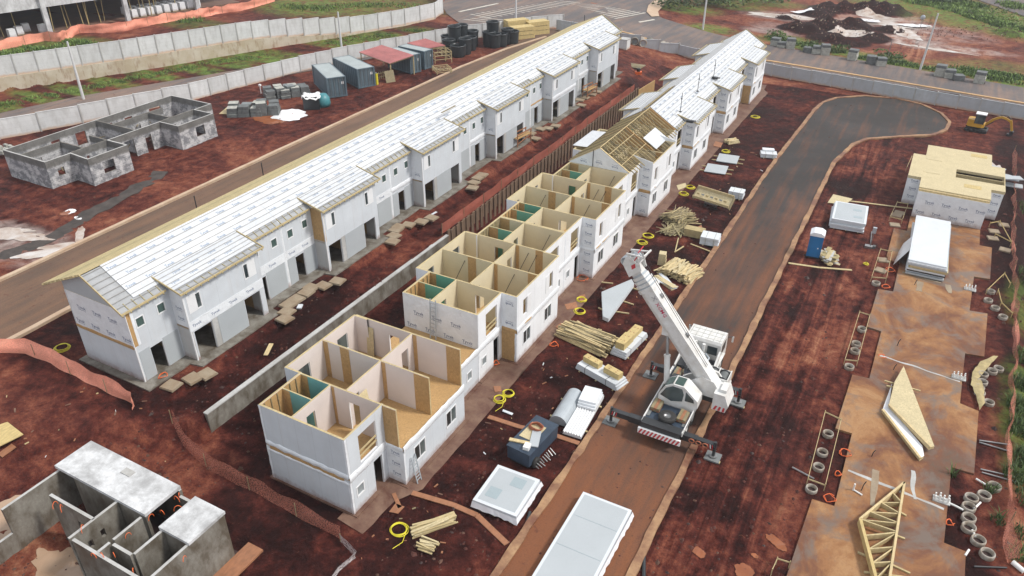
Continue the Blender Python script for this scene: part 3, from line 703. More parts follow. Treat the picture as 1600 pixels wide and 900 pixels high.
# ---------------- roof of one module (two slopes, shallower planes over the bays)
def roof(par, g, zb, cover, seed=0, verge=False, far_verge=False, gap=.5, near_gap=0.0, back='batten', gable_mat='wrap', front_cover=True):
    vf, vb, vr, vbb, u0, u1, ba, bb = g
    vm = (vf+vr)/2; ze = zb+HT+.12; zr = zb+HT+1.95; s = (zr-ze)/(vf-vm)
    zf_ = lambda v: zr-s*abs(v-vm); s0_ = s
    vs = vf-.85; zs = zf_(vs); sb = .27
    zbay = lambda v: zs-sb*(v-vs)
    ends = (u0-(.35 if verge else 0), u1+(.35 if far_verge else 0))
    def slope(side):                       # returns fn v-offset -> actual v
        return (lambda d: vm+d) if side > 0 else (lambda d: vm-d)
    W = vf-vm; E = W+.22; Bs = W-.85; Be = (vb-vm)+.38
    for side in (1, -1):
        X = slope(side); flat = side < 0 and back == 'batten'; s = .43 if flat else s0_; E = (vm-vbb)+.6 if flat else W+.22
        Zm = lambda d, s=s: zr-s*d
        Zb = lambda d: zs-sb*(d-Bs)
        Be = (vb-vm)+.38
        isb = side < 0
        # underlay / deck closing the roof
        mb = MB(); t = .03
        def sheet(mb, d0, d1, Z, ua, ub, mat, lift=0, thick=.012):
            a = [(X(d0), ua, Z(d0)+lift), (X(d0), ub, Z(d0)+lift), (X(d1), ub, Z(d1)+lift), (X(d1), ua, Z(d1)+lift)]
            if side > 0: a = a[::-1]
            lo = [(p[0], p[1], p[2]-thick) for p in a]
            mb.add(lo+a, [(3,2,1,0),(4,5,6,7),(0,1,5,4),(1,2,6,5),(2,3,7,6),(3,0,4,7)], mat)
        sheet(mb, 0, E-.06, Zm, ends[0]+.05, ends[1]-.05, M['deck'], -.05)
        if not flat: sheet(mb, Bs, Be-.06, Zb, u0+ba-.25, u0+bb+.25, M['deck'], -.03)
        mb.build('roof_underlay', par)
        # rafters showing at the eaves and verge
        u = ends[0]+.06
        while u < ends[1]:
            inb = u0+ba-.3 < u < u0+bb+.3 and not flat; q_ = .02+gap; mb = MB()
            if inb: mb.bar((X(Be-q_), u, Zb(Be-q_)-.035), (X(Be+.12), u, Zb(Be+.12)-.035), .05, .09, M['batten_y'])
            else: mb.bar((X(E-q_), u, Zm(E-q_)-.04), (X(E+.1), u, Zm(E+.1)-.04), .05, .09, M['batten_y'])
            mb.build('rafter', par); u += .61
        # eaves boards
        mb = MB(); k = .03
        if flat: mb.bar((X(E), ends[0], Zm(E)+.02), (X(E), ends[1], Zm(E)+.02), .05, .14, M['pine'])
        else: mb.bar((X(E), ends[0], Zm(E)+.02), (X(E), u0+ba-.3, Zm(E)+.02), .05, .14, M['pine']); mb.bar((X(E), u0+bb+.3, Zm(E)+.02), (X(E), ends[1], Zm(E)+.02), .05, .14, M['pine'])
        if not flat: mb.bar((X(Be), u0+ba-.32, Zb(Be)+.02), (X(Be), u0+bb+.32, Zb(Be)+.02), .05, .14, M['pine'])
        for uu in (() if flat else (u0+ba-.3, u0+bb+.3)): mb.bar((X(Bs), uu, Zb(Bs)+.03), (X(Be), uu, Zb(Be)+.03), .05, .13, M['pine'])
        if verge: mb.bar((X(0), ends[0]+.02, Zm(0)+.03), (X(E), ends[0]+.02, Zm(E)+.03), .05, .14, M['pine'])
        if far_verge: mb.bar((X(0), ends[1]-.02, Zm(0)+.03), (X(E), ends[1]-.02, Zm(E)+.03), .05, .14, M['pine'])
        mb.build('eaves_board', par)
        # membrane sheets
        if (not isb and front_cover) or (isb and back == 'membrane'):
            mb = MB(); g0 = gap; a0 = u0+near_gap+.004; a1 = u1-.004
            sheet(mb, .0, E-g0, Zm, a0, u0+ba-.26, M['membrane'], .025, .006); sheet(mb, 0, E-g0, Zm, u0+bb+.26, a1, M['membrane'], .025, .006)
            sheet(mb, 0, Bs+.01, Zm, max(a0, u0+ba-.26), u0+bb+.26, M['membrane'], .025, .006)
            sheet(mb, Bs+.01, Be-g0*1.15, Zb, u0+ba-.24, u0+bb+.24, M['membrane'], .028, .006)
            if not isb:
                sl = math.hypot(1, s); dy = Vector((-1, 0, s)).normalized(); rr = 0; d = .46
                while d < Bs+1.6:
                    Z = Zm if d < Bs else Zb; dd = dy if d < Bs else Vector((-1, 0, sb)).normalized()
                    lo, hi = (a0, a1) if d < Bs else (u0+ba-.1, u0+bb+.1)
                    y = lo+.5+(.75 if rr % 2 else 0)
                    while y+.4 < hi:
                        put_text(mb, 'Tyvek', (X(d), y, Z(d)+.030), (0,1,0), dd, .72, M['ink_roof'], .02)
                        y += 1.5
                    d += .72; rr += 1
            mb.build('roof_membrane', par)
        # counter battens along the slope courses
        bm_ = 'batten' if not isb or back == 'membrane' else 'batten_y'; step = .36 if not isb or back == 'membrane' else .2
        mb = MB(); d = .14
        while d < E:
            if d < Bs or flat: w_ = .13+.05*math.sin(d*37) if flat else .04; mb.bar((X(d), ends[0]-.1*flat*math.sin(d*51), Zm(d)+.04), (X(d), ends[1], Zm(d)+.04), w_, .025, M[bm_ if not flat or int(d*7) % 3 else 'pine'])
            else:
                mb.bar((X(d), ends[0], Zm(d)+.04), (X(d), u0+ba-.28, Zm(d)+.04), .04, .025, M[bm_]); mb.bar((X(d), u0+bb+.28, Zm(d)+.04), (X(d), ends[1], Zm(d)+.04), .04, .025, M[bm_])
            d += step
        d = Bs+.1
        while d < Be and not flat: mb.bar((X(d), u0+ba-.3, Zb(d)+.043), (X(d), u0+bb+.3, Zb(d)+.043), .04, .025, M[bm_]); d += step
        if flat: sheet(mb, .05, E-.1, Zm, ends[0]+.06, ends[1]-.002, M['pine_dark'], .0)
        mb.build('roof_battens', par)
        # cheeks closing the bay roofs
        if flat:
            mb = MB(); mb.box(vr+.02, vr+.1, u0+.02, u1-.02, zb+HT, zb+HT+.68, M['board']); mb.build('knee_wall', par); continue
        for uu, sg in ((u0+ba, -1), (u0+bb, 1)):
            mb = MB()
            pts = [(X(W-.04), uu, zb+HT), (X(vb-vm), uu, zb+HT), (X(vb-vm), uu, max(zb+HT+.01, Zb(vb-vm)-.05)), (X(Bs), uu, Zm(Bs)-.05), (X(W-.04), uu, Zm(W)-.06)]
            mb.extr(pts, (0, -sg*.05, 0), M['wrap']); mb.build('bay_cheek', par)
    return vm, zr, zf_
def gable(par, g, zb, u, mat, facing=-1, text=False, flip=True, t=.08, back=.62):
    vf, vb, vr, vbb, u0, u1, ba, bb = g; vm = (vf+vr)/2; mb = MB(); z0 = zb+HT; zr = zb+HT+1.95-.05
    mb.extr([(vr, u, z0), (vf, u, z0), (vf, u, z0+.06), (vm, u, zr), (vr, u, max(z0+.06, zr-back*(vm-vr)-.02))], (0, -facing*t, 0), M[mat])
    if text:
        for k, (x, y) in enumerate(((vm-1.55, z0+.42), (vm, z0+.55), (vm+1.6, z0+.42))):
            put_text(mb, 'Tyvek', (x, u, y), (1,0,0), (0,0,1), .68, M['ink'], .014, flip); put_text(mb, 'HomeWrap', (x, u, y+(.16 if flip else -.16)), (1,0,0), (0,0,1), .6, M['ink'], 0, flip)
    return mb.build('gable', par)

def geom(row, k):
    if row == 'B':
        u0 = 22.25+13.55*k; ba, bb = (3.25, 9.75) if k == 0 else (3.2, 9.9)
        return (-21.82, -20.62, -27.78, -28.9, u0, u0+13.54, ba, bb)
    u0 = 23.5+13.62*k; return (-39.72, -38.52, -45.42, -46.5, u0, u0+13.612, 3.3, 10.0)

# ---------------- right-hand row
def house_b(k, label):
    g = geom('B', k); vf, vb, vr, vbb, u0, u1, ba, bb = g
    par = empty('row_house', ((vf+vr)/2, u0, 0), 0, label, 'house', 'houses of the right-hand row under construction')
    inn = 'pinkwhite' if k == 0 else 'cream'; gcol = 'teal' if k == 0 else 'green'
    full = k >= 1; roofed = k >= 4; tr = k == 3
    outm = 'board' if k == 0 else 'board_white'
    m = (ba+bb)/2; L = u1-u0
    mesh_part(par, 'foundation', lambda mb: mb.prism([(vf+.25,u0-.1),(vf+.25,u0+ba-.2),(vb+.25,u0+ba-.2),(vb+.25,u0+bb+.2),(vf+.25,u0+bb+.2),(vf+.25,u1-.02),(vr-.2,u1-.02),(vr-.2,u0+bb+.2),(vbb-.2,u0+bb+.2),(vbb-.2,u0+ba-.2),(vr-.2,u0+ba-.2),(vr-.2,u0-.1)], -.3, .1, M['conc_red']))
    P = dict(a=(vf,u0), b=(vf,u0+ba), c=(vb,u0+ba), d=(vb,u0+bb), e=(vf,u0+bb), f=(vf,u1), g=(vr,u1), h=(vr,u0+bb), i=(vbb,u0+bb), j=(vbb,u0+ba), k=(vr,u0+ba), l=(vr,u0))
    r1, r2, bay = ba, L-bb, bb-ba
    lower = {'ab': [(.45,1.05,1.05,1.75),(2.05,2.8,.1,2.3)], 'bc': [], 'cd': [(1.0,2.1,.95,2.1),(4.4,5.5,.95,2.1)], 'de': [], 'ef': [(.75,1.5,.1,2.3),(2.3,2.9,1.05,1.75)],
             'fg': [], 'gh': [(1.2,1.9,1.3,1.9)], 'hi': [], 'ij': [(1.2,2.4,1,2.1),(4.2,5.4,1,2.1)], 'jk': [], 'kl': [(1.2,1.9,1.3,1.9)], 'la': []}
    up = {'ab': [(1.05,2.55,H1+.35,H1+2.25)], 'bc': [], 'cd': [(.95,1.5,H1+.75,H1+2.05),(5.1,5.65,H1+.75,H1+2.05)], 'de': [], 'ef': [(.95,2.4,H1+.35,H1+2.25)],
          'fg': [], 'gh': [(.5,1.15,H1+1.1,H1+1.8),(2.1,2.75,H1+1.1,H1+1.8)], 'hi': [], 'ij': [(1.0,2.0,H1+.8,H1+2.0),(4.6,5.6,H1+.8,H1+2.0)], 'jk': [], 'kl': [(.5,1.15,H1+1.1,H1+1.8),(2.1,2.75,H1+1.1,H1+1.8)], 'la': []}
    ext_low = {'bc': 'wrap', 'de': 'wrap', 'la': 'board' if k == 0 else 'wrap', 'cd': outm, 'ab': outm, 'ef': outm}
    if k in (1,): ext_low['bc'] = 'osb'
    if k == 6: ext_low['bc'] = 'osb'
    nm = {'ab': 'front_wall','cd':'bay_wall','ef':'front_wall','bc':'bay_side_wall','de':'bay_side_wall','fg':'party_wall','la':'end_wall','gh':'back_wall','ij':'back_bay_wall','kl':'back_wall','hi':'back_bay_side_wall','jk':'back_bay_side_wall'}
    TN = dict(zip('abcdefghijkl', turns([P[q] for q in 'abcdefghijkl']))); tc = lambda sg: (TN[sg[0]], TN[sg[1]])
    for seg in ('ab','bc','cd','de','ef','fg','gh','hi','ij','jk','kl','la'):
        p, q = P[seg[0]], P[seg[1]]; o = ext_low.get(seg, 'board_white')
        mb = MB(); wall(mb, p, q, .1, H1-.12, T, lower[seg], o, 'cream', 'osb', corner=tc(seg))
        if o == 'wrap' and seg == 'bc':
            wrap_print(mb, (p[0]+.02, p[1], .1), (1,0,0), (0,0,1), 1.2, 2.6, M['ink'], (1.5, 1.15), .62, flip=(k in (3,4)))
        w = mb.build(nm[seg], par)
        if seg == 'bc' and o == 'osb': w['label'] = 'bare yellow OSB side of the bay'
        d0 = lower[seg]
        if seg == 'cd':
            for hole in d0: win(par, p, q, hole[0], hole[1], hole[2], hole[3], 'pair')
        if seg == 'ab': win(par, p, q, *d0[0], 'pale')
        if seg == 'ef': win(par, p, q, *d0[1], 'pale')
        if seg in ('ab', 'ef') :
            hole = d0[1] if seg == 'ab' else d0[0]
            mb = MB(); q2 = Vector(p)+(Vector(q)-Vector(p)).normalized()*((hole[0]+hole[1])/2)
            mb.obox((q2.x-.55, q2.y), (0,1), (1,0), (hole[1]-hole[0])/2-.03, .02, .12, hole[3]-.03, M['dark']); mb.build('door', par)
    # floor deck
    ol = [P[c] for c in 'abcdefghijkl']
    mesh_part(par, 'floor_deck', lambda mb: mb.prism([(x+(-.03 if x > -25 else .03), y) for x, y in ol], H1-.12, H1+.02, M['osb'], M['osb']))
    for seg in ('ab','cd','ef'):
        band(par, P[seg[0]], P[seg[1]], H1-.32, H1+.22, 'wrap', .04, 'wrap_band', .10)
        if k >= 1 and seg == 'cd': band(par, P['c'], P['d'], H1-.07, H1+.10, 'osb', .055, 'exposed_osb_strip', .10, s0=.3+.8*(k%2), s1=1.4+.8*(k%3))
    for seg in ('bc',): band(par, P['b'], P['c'], H1-.2, H1+.12, 'osb' if k in (1,3,4,5) else 'wrap', .03, 'floor_band', .04)
    if k == 0:
        band(par, P['l'], P['a'], H1-.34, H1-.02, 'osb', .02, 'exposed_osb_strip', .03, s0=.25, s1=5.6)
        band(par, P['l'], P['a'], H1-.06, H1+.30, 'wrap', .06, 'wrap_band', .12); band(par, P['l'], P['a'], H1-.50, H1-.30, 'wrap', .04, 'wrap_band', .08)
        for z0, z1 in ((.1, H1-.1), (H1, HT)): corner_strip(par, (vr+.1, u0), z0, z1, .14)
    for key in ('a', 'c'):
        for z0, z1 in ((.1, H1-.2), (H1+.1, HT-.02)):
            if k == 0 and key == 'c' and z0 > 2: continue
            corner_strip(par, P[key], z0, z1)
    # upper storey perimeter
    segs = ('ab','bc','cd','de','ef','fg','gh','hi','ij','jk','kl','la') if full else ('ab','hi','ij','jk','kl','la')
    ext_up = {'bc': 'wrap', 'de': 'wrap', 'la': 'board' if k == 0 else 'wrap', 'kl': outm, 'ij': outm}
    for seg in segs:
        p, q = P[seg[0]], P[seg[1]]; o = ext_up.get(seg, outm)
        mb = MB(); inner = inn
        wall(mb, p, q, H1+.02, HT, T, up[seg], o, inner, 'pine', corner=tc(seg))
        if o == 'wrap' and seg == 'bc': wrap_print(mb, (p[0]+.02, p[1], H1), (1,0,0), (0,0,1), 1.2, 2.6, M['ink'], (1.5, 1.15), .66, flip=(k in (1,)))
        if seg == 'la' and k in (1,): wrap_print(mb, (vr+.1, u0, H1-.02), (1,0,0), (0,0,1), 5.8, 2.7, M['ink'], (1.5, 1.1), .82)
        w = mb.build(nm[seg], par)
        if seg == 'la' and k == 1: w['label'] = 'end wall wrapped in printed white sheeting'
        if seg == 'cd':
            for hole, s in ((up[seg][0], .62), (up[seg][1], -.62)):
                mb = MB(); c = (vb+.012, u0+ba+(hole[0]+hole[1])/2+s); mb.box(vb+.003, vb+.025, c[1]-.3, c[1]+.3, hole[2]-.03, hole[3]+.03, M['frame']); mb.build('shutter_panel', par)
        if seg in ('ab', 'ef'):
            hole = up[seg][0]; mb = MB(); dlt = 1
            for zz in (H1+.75, H1+1.1): mb.bar((vf-.06, p[1]+hole[0], zz), (vf-.06, p[1]+hole[1], zz+.03), .03, .12, M['pine'])
            mb.build('guard_rail', par)
        if seg in ('ij',) and not roofed:
            for hole in up[seg]: win(par, p, q, *hole, 'single')
        if seg in ('gh', 'kl') and not roofed:
            for hole in up[seg]: win(par, p, q, *hole, 'pale')
    mb = MB(); vs = []
    for i in range(13):
        z = .1+((HT if full or k == 0 else H1)-.15)*i/12; a_ = .10+.06*noise.noise((u0, z*2.1, 0)); vs += [(vf+.004, u1-a_, z), (vf+.035, u1, z), (vf+.004, u1+(a_ if k < 6 else 0), z)]
    if k: mb.add(vs, [(i*3+q, i*3+q+1, i*3+q+4, i*3+q+3) for i in range(12) for q in range(2)], M['wrap']); mb.build('joint_wrap', par)
    if k == 1:                     # ladder drawn up against the wrapped end wall is a thing of its own, below
        pass
    # upper interior
    if not roofed:
        vd1, vd2 = -25.42, -24.32
        def cross(y, x0, x1, holes=(), split=None, name='partition', inner=inn):
            mb = MB()
            if split: wall(mb, (x0, y), (split, y), H1+.02, HT-.02, .1, (), gcol, gcol, 'pine'); x0 = split+.001
            wall(mb, (x0, y), (x1, y), H1+.02, HT-.015, .1, holes, inner, inner, 'pine')
            return mb.build(name, par)
        def strip_on(y, *xs):
            for x0, x1 in xs: mb = MB(); osb_strip(mb, x0, x1, y, H1+.03, HT-.05); mb.build('osb_panel', par)
        ea = vf-T-.002 if full else vb-.28
        cross(u0+ba, vr+T, ea, [(1.2,1.95,H1+.02,H1+2.05)] if k == 0 else [(1.5,2.2,H1+.02,H1+2.0)], split=vd1-.0)
        xb = (vbb+T, vb-T-.002) if full else (vbb+T, vb-.3)
        cross(u0+m, *xb, [])
        cross(u0+bb, vbb+T if not full else vbb+T, (vf-T-.002) if full else vb-.2, [(2.6,3.4,H1+.02,H1+2.1)])
        # long dividers
        def divider(x, y0, y1, holes, name='partition', face=inn):
            mb = MB(); wall(mb, (x, y0), (x, y1), H1+.02, HT-.01, .1, holes, face, face, 'pine'); return mb.build(name, par)
        divider(vd1, u0+T, u0+ba-.005, [(.95,1.65,H1+.02,H1+2.05)])
        divider(vd2, u0+ba+.11, u0+m-.005, [(.35,.95,H1+.02,H1+2.05)] if k == 0 else [(.5,1.2,H1+.02,H1+2.05)])
        divider(vd2, u0+m+.11, u0+bb-.005, [(1.9,2.6,H1+.02,H1+2.05)])
        if full: divider(vd1, u0+bb+.11, u1-T-.005, [(1.6,2.3,H1+.02,H1+2.05)])
        # bathrooms
        mb = MB(); wall(mb, (vr+T, u0+1.72), (vd1-.1, u0+1.72), H1+.02, HT-.02, .08, (), gcol, gcol, 'pine'); mb.build('bathroom_partition', par)
        if full:
            mb = MB(); wall(mb, (vr+T, u0+bb+1.7), (vd1-.1, u0+bb+1.7), H1+.02, HT-.02, .08, (), gcol, gcol, 'pine'); mb.build('bathroom_partition', par)
            strip_on(u0+bb+1.7, (vr+T, vr+.95)); strip_on(u1-T, (vr+T, vr+1.0))
        strip_on(u0+1.72, (vr+T, vr+T+.55)); strip_on(u0+ba, (vr+T, vr+T+.5))
        # OSB strips by the wall ends
        strip_on(u0+m, (vbb+1.45, vbb+2.15) if not full else (vbb+2.35, vbb+3.05), (vb-1.35, vb-.3) if not full else (vb-.9, vb-.13), (vd2+.02, vd2+.3))
        strip_on(u0+bb, (vbb+T, vbb+T+.55), (vb-1.2, vb-.21) if not full else (vf-.8, vf-.14), (vd2+.02, vd2+.3))
        if k == 0: strip_on(u0+ba, (vf-.05, vb-.29), (vd1+.02, vd1+.22)); strip_on(u0+m, (vbb+T, vbb+.5))
        # studs showing where the bathroom back wall is unlined
        mb = MB()
        for i in range(6): mb.box(vr+T+.005, vr+T+.07, u0+.25+i*.5, u0+.3+i*.5, H1+.03, HT-.05, M['pine_dark'])
        mb.box(vr+T+.001, vr+T+.012, u0+T, u0+ba-.02, H1+.03, HT-.03, M['osb'])
        if full:
            mb.build('stud_frame', par); mb = MB(); mb.box(vr+T+.001, vr+T+.012, u0+bb+.12, u1-T-.02, H1+.03, HT-.03, M['pine_dark'])
            for i in range(6): mb.box(vr+T+.005, vr+T+.07, u0+bb+.3+i*.5, u0+bb+.35+i*.5, H1+.03, HT-.05, M['pine'])
        mb.build('stud_frame', par)
        # window boards in the back bay and loose sheets leaning inside
        if k == 0:
            mb = MB(); mb.extr([(-23.5, u0+ba+.5, H1+.03), (-23.5, u0+ba+1.15, H1+.03), (-24.15, u0+ba+1.5, H1+2.0), (-24.15, u0+ba+.85, H1+2.0)], (.03, 0, 0), M['osb_pale']); mb.build('leaning_sheet', par)
            mb = MB(); mb.extr([(vbb+.95, u0+bb-.22, H1+.03), (vbb+1.5, u0+bb-.22, H1+.03), (vbb+1.5, u0+bb-.03, H1+2.2), (vbb+.95, u0+bb-.03, H1+2.2)], (0, -.02, 0), M['osb_pale']); mb.build('leaning_sheet', par)
        if k in (1, 2):
            for x, y in ((-22.6, u0+m), (-26.8, u0+m), (-22.5, u0+bb), (-23.2, u0+bb), (-23.1, u1-T)): brace(par, (x, y-.03, HT-.45), (x-.75, y-1.0, H1+.05))
    if roofed:
        full_mem = True
        vm, zr, zf_ = roof(par, g, 0, True, k, verge=False, far_verge=(k == 6), gap=.35, back='membrane')
        gable(par, g, 0, u0+.03, 'osb' if k == 4 else 'wrap'); gable(par, g, 0, u1-.06, 'wrap')
    if tr:
        vm = (vf+vr)/2; zr = HT+1.95; s = 1.83/(vf-vm)
        gable(par, g, 0, u0, 'wrap', -1, True, True, .12)
        mb = MB()
        for sg in (-1, 1): mb.bar((vm, u0+.06, zr-.03), (vm+sg*(vf-vm+.1), u0+.06, HT+.06), .14, .04, M['pine_fresh'])
        mb.bar((vm-.6, u0-.03, HT-.9), (vm-.6, u0-.03, HT+1.6), .05, .05, M['steel_dark']); mb.build('verge_rail', par)
        gable(par, g, 0, u0+m+.1, 'osb', -1, t=.09); gable(par, g, 0, u1-.15, 'osb', -1, t=.1)
        y = u0+.62; i = 0
        while y < u1-.4:
            if abs(y-u0-m-.1) > .25:
                mb = MB(); B = .045; pm = M['pine'] if i % 3 else M['pine_dark']
                for sg in (-1, 1):
                    e = vf-vm+.75 if (ba < y-u0 < bb) else vf-vm+.45
                    mb.bar((vm, y, zr-.06), (vm+sg*e, y, zr-.06-s*e), B, .09, pm)
                    x = (vf-vm)*.36; mb.bar((vm+sg*x, y, HT+.08), (vm+sg*(x+.75), y, zr-.1-s*(x+.75)), B*.8, .06, pm); mb.bar((vm+sg*x, y, HT+.08), (vm+sg*.05, y, zr-.12), B*.8, .06, pm)
                mb.bar((vr+.02, y, HT+.05), (vf-.02, y, HT+.05), B, .08, pm); mb.build('roof_truss', par)
            y += .61; i += 1
        mb = MB()
        for d in (.9, 2.2):
            mb.bar((vm+d, u0+.2, zr-s*d+.02), (vm+d, u0+m, zr-s*d+.02), .04, .05, M['pine_fresh'])
        mb.bar((vm, u0+.1, zr+.01), (vm, u1-.2, zr+.01), .05, .06, M['pine_fresh']); mb.build('purlin', par)
        # first sheets already laid over the front eaves and the back slope
        sl = lambda x: zr-s*abs(x-vm)+.03
        def sh(x0, x1, y0, y1, z0=None):
            mb = MB(); a_ = z0 or sl(x0); mb.extr([(x0, y0, a_), (x1, y0, sl(x1)), (x1, y1, sl(x1)), (x0, y1, a_)], (0, 0, .02), M['membrane']); mb.build('roof_membrane', par)
        sh(vm+1.7, vm+3.15, u0+m+.5, u0+m+4.0);  sh(vbb-.3, vr+.1, u0+ba+.6, u0+bb-1.2, HT+.12)
        for uu in (u0+ba, u0+bb):
            mb = MB(); mb.extr([(vf-.8, uu, zr-s*(vf-.8-vm)-.05), (vf-.04, uu, HT), (vb, uu, HT), (vb, uu, HT+.18)], (0, .05, 0), M['wrap']); mb.build('bay_cheek', par)
    if k == 4:      # back slope open to the trusses; dark sheet stands in for shade inside
        vm = (vf+vr)/2; zr = HT+1.95; s = 1.83/(vf-vm); mb = MB()
        mb.extr([(vm-.25, u0+.3, zr-s*.25+.06), (vm-.25, u0+9.2, zr-s*.25+.06), (vm-1.05, u0+9.2, zr-s*1.05+.06), (vm-1.05, u0+.3, zr-s*1.05+.06)], (0,0,.006), M['soil_and_shade'])
        y = u0+.5
        while y < u0+9.1: mb.bar((vm-.25, y, zr-s*.25+.09), (vm-1.05, y, zr-s*1.05+.09), .06, .05, M['pine']); y += .61
        mb.bar((vm-.65, u0+.3, zr-s*.65+.12), (vm-.65, u0+9.2, zr-s*.65+.12), .05, .04, M['pine']); mb.build('open_roof_strip', par)
    return par
LB = ['roofless nearest house of its row with pale pink walled rooms and an open bay floor',
      'roofless house with cream rooms whose end wall is wrapped in printed white sheeting',
      'roofless house with cream rooms standing directly before the white printed gable',
      'house with open timber roof trusses and a white printed gable wall',
      'white roofed house next to the open trusses, a strip of its back slope uncovered',
      'white roofed house with two steel props on its roof, between two other roofed houses',
      'white roofed last house of the right-hand row, nearest the far grey wall']
HB = [house_b(k, LB[k]) for k in range(7)]

# ---------------- left-hand row
def house_a(k, label):
    g = geom('A', k); vf, vb, vr, vbb, u0, u1, ba, bb = g; zb = 1.6+.0088*(u0-23.5)
    par = empty('row_house', ((vf+vr)/2, u0, zb), 0, label, 'house', 'houses of the left-hand row under one long white roof'); par.rotation_euler = (math.atan(.0088), 0, 0)
    L = u1-u0; o = 'board'
    P = dict(a=(vf,u0), b=(vf,u0+ba), c=(vb,u0+ba), d=(vb,u0+bb), e=(vf,u0+bb), f=(vf,u1), g=(vr,u1), h=(vr,u0+bb), i=(vbb,u0+bb), j=(vbb,u0+ba), k=(vr,u0+ba), l=(vr,u0))
    mesh_part(par, 'foundation', lambda mb: mb.prism([(vf+.95,u0-(.5 if k == 0 else 0)),(vf+.95,u0+ba-.5),(vb+.75,u0+ba-.3),(vb+.75,u0+bb+.4),(vf+.95,u0+bb+.6),(vf+.95,u1-.02),(vr-.3,u1-.02),(vr-.3,u0+bb+.3),(vbb-.3,u0+bb+.3),(vbb-.3,u0+ba-.3),(vr-.3,u0+ba-.3),(vr-.3,u0-(.5 if k == 0 else 0))], zb-.5, zb+.1, M['conc']))
    lo = {'ab': [(1.0,1.95,zb+.1,zb+2.2)], 'cd': [(.25,1.75,zb+.1,zb+2.3),(4.75,6.25,zb+.1,zb+2.3)], 'ef': [(.35,1.4,zb+.1,zb+2.2)], 'la': [], 'bc': [], 'de': [], 'fg': [], 'gh': [], 'hi': [], 'ij': [], 'jk': [], 'kl': []}
    z2 = zb+H1
    u_ = {'ab': [(.55,1.15,z2+1.25,z2+1.95),(2.2,2.8,z2+1.35,z2+2.05)], 'cd': [(.95,1.35,z2+1.0,z2+2.15),(5.2,5.6,z2+1.0,z2+2.15)], 'ef': [(.5,1.1,z2+1.25,z2+1.95),(2.45,3.05,z2+1.25,z2+1.95)]}
    nm = {'ab': 'front_wall','cd':'bay_wall','ef':'front_wall','bc':'bay_side_wall','de':'bay_side_wall','fg':'party_wall','la':'end_wall','gh':'back_wall','ij':'back_bay_wall','kl':'back_wall','hi':'back_bay_side_wall','jk':'back_bay_side_wall'}
    TN = dict(zip('abcdefghijkl', turns([P[q] for q in 'abcdefghijkl']))); tc = lambda sg: (TN[sg[0]], TN[sg[1]])
    for seg in lo:
        p, q = P[seg[0]], P[seg[1]]
        mb = MB(); wall(mb, p, q, zb+.1, z2, T, lo[seg], 'board_grey' if seg in ('bc','de') else o, 'osb' if seg in ('fg',) else 'board_grey', 'pine', 'frame', corner=tc(seg)); mb.build(nm[seg], par)
        ou = 'wrap' if (seg == 'bc' and k != 1) or (seg == 'la' and k == 0) else ('osb' if seg == 'bc' else o)
        mb = MB(); wall(mb, p, q, z2+.001, zb+HT, T, u_.get(seg, ()), ou, 'board_grey', 'pine', 'frame', corner=tc(seg))
        if seg == 'bc' and ou == 'wrap': wrap_print(mb, (p[0]+.02, p[1], z2), (1,0,0), (0,0,1), 1.2, 2.3, M['ink'], (1.5, 1.3), .6, flip=(k not in (0,)))
        if seg == 'la' and k == 0: wrap_print(mb, (vr+.1, u0, z2+.15), (1,0,0), (0,0,1), 5.6, 2.6, M['ink'], (1.5, 1.2), .85)
        w = mb.build(nm[seg], par)
        if seg == 'bc' and ou == 'osb': w['label'] = 'bare yellow OSB side of the bay'
        for hole in u_.get(seg, ()):
            win(par, p, q, *hole, 'green' if seg != 'cd' else 'dark')
        if seg == 'cd':
            for hole, s in ((u_[seg][0], -.55), (u_[seg][1], .55)):
                c = u0+ba+(hole[0]+hole[1])/2+s; mb = MB(); mb.box(vb+.003, vb+.022, c-.33, c+.33, hole[2]-.05, hole[3]+.1, M['frame']); mb.build('shutter_panel', par)
    # ground-floor lining panels and posts between the big openings
    for x, ya, yb, t_, mm in ((vb,ba+2.25,ba+4.7,.02,'panel_face'),(vb,ba+1.78,ba+2.22,.03,'conc_light'),(vf,.15,.95,.02,'panel_face'),(vf,2.0,3.2,.02,'panel_face'),(vf,bb+1.5,bb+3.4,.02,'panel_face')):
        mb = MB(); mb.box(x+.003, x+t_, u0+ya, u0+yb, zb+.13, zb+2.37, M[mm]); mb.build('lining_panel', par)
    mb = MB(); n_ = 12; vs = []
    for i in range(n_+1):
        z = zb+.1+(HT-.2)*i/n_; a_ = .11+.05*noise.noise((u0, z*2.1, 0)); vs += [(vf+.004, u1-a_, z), (vf+.03, u1, z), (vf+.004, u1+a_, z)]
    mb.add(vs, [(i*3+q, i*3+q+1, i*3+q+4, i*3+q+3) for i in range(n_) for q in range(2)], M['wrap']); mb.build('joint_wrap', par)
    # back partition and dividing walls inside
    vm_ = vf-4.2
    for q in (ba-.05, (ba+bb)/2, bb-.05): mb = MB(); mb.box(vm_+.06, vf-.2, u0+q, u0+q+.1, zb+.1, z2-.16, M['osb']); mb.build('partition', par)
    mb = MB(); mb.box(vm_-.05, vm_+.05, u0+.2, u1-.2, zb+.1, z2-.05, M['osb']); mb.build('partition', par)
    mesh_part(par, 'floor_deck', lambda mb: mb.prism([(x+(-.13 if x > -42 else .13), y) for x, y in [P[c] for c in 'abcdefghijkl']], z2-.15, z2-.03, M['osb']))
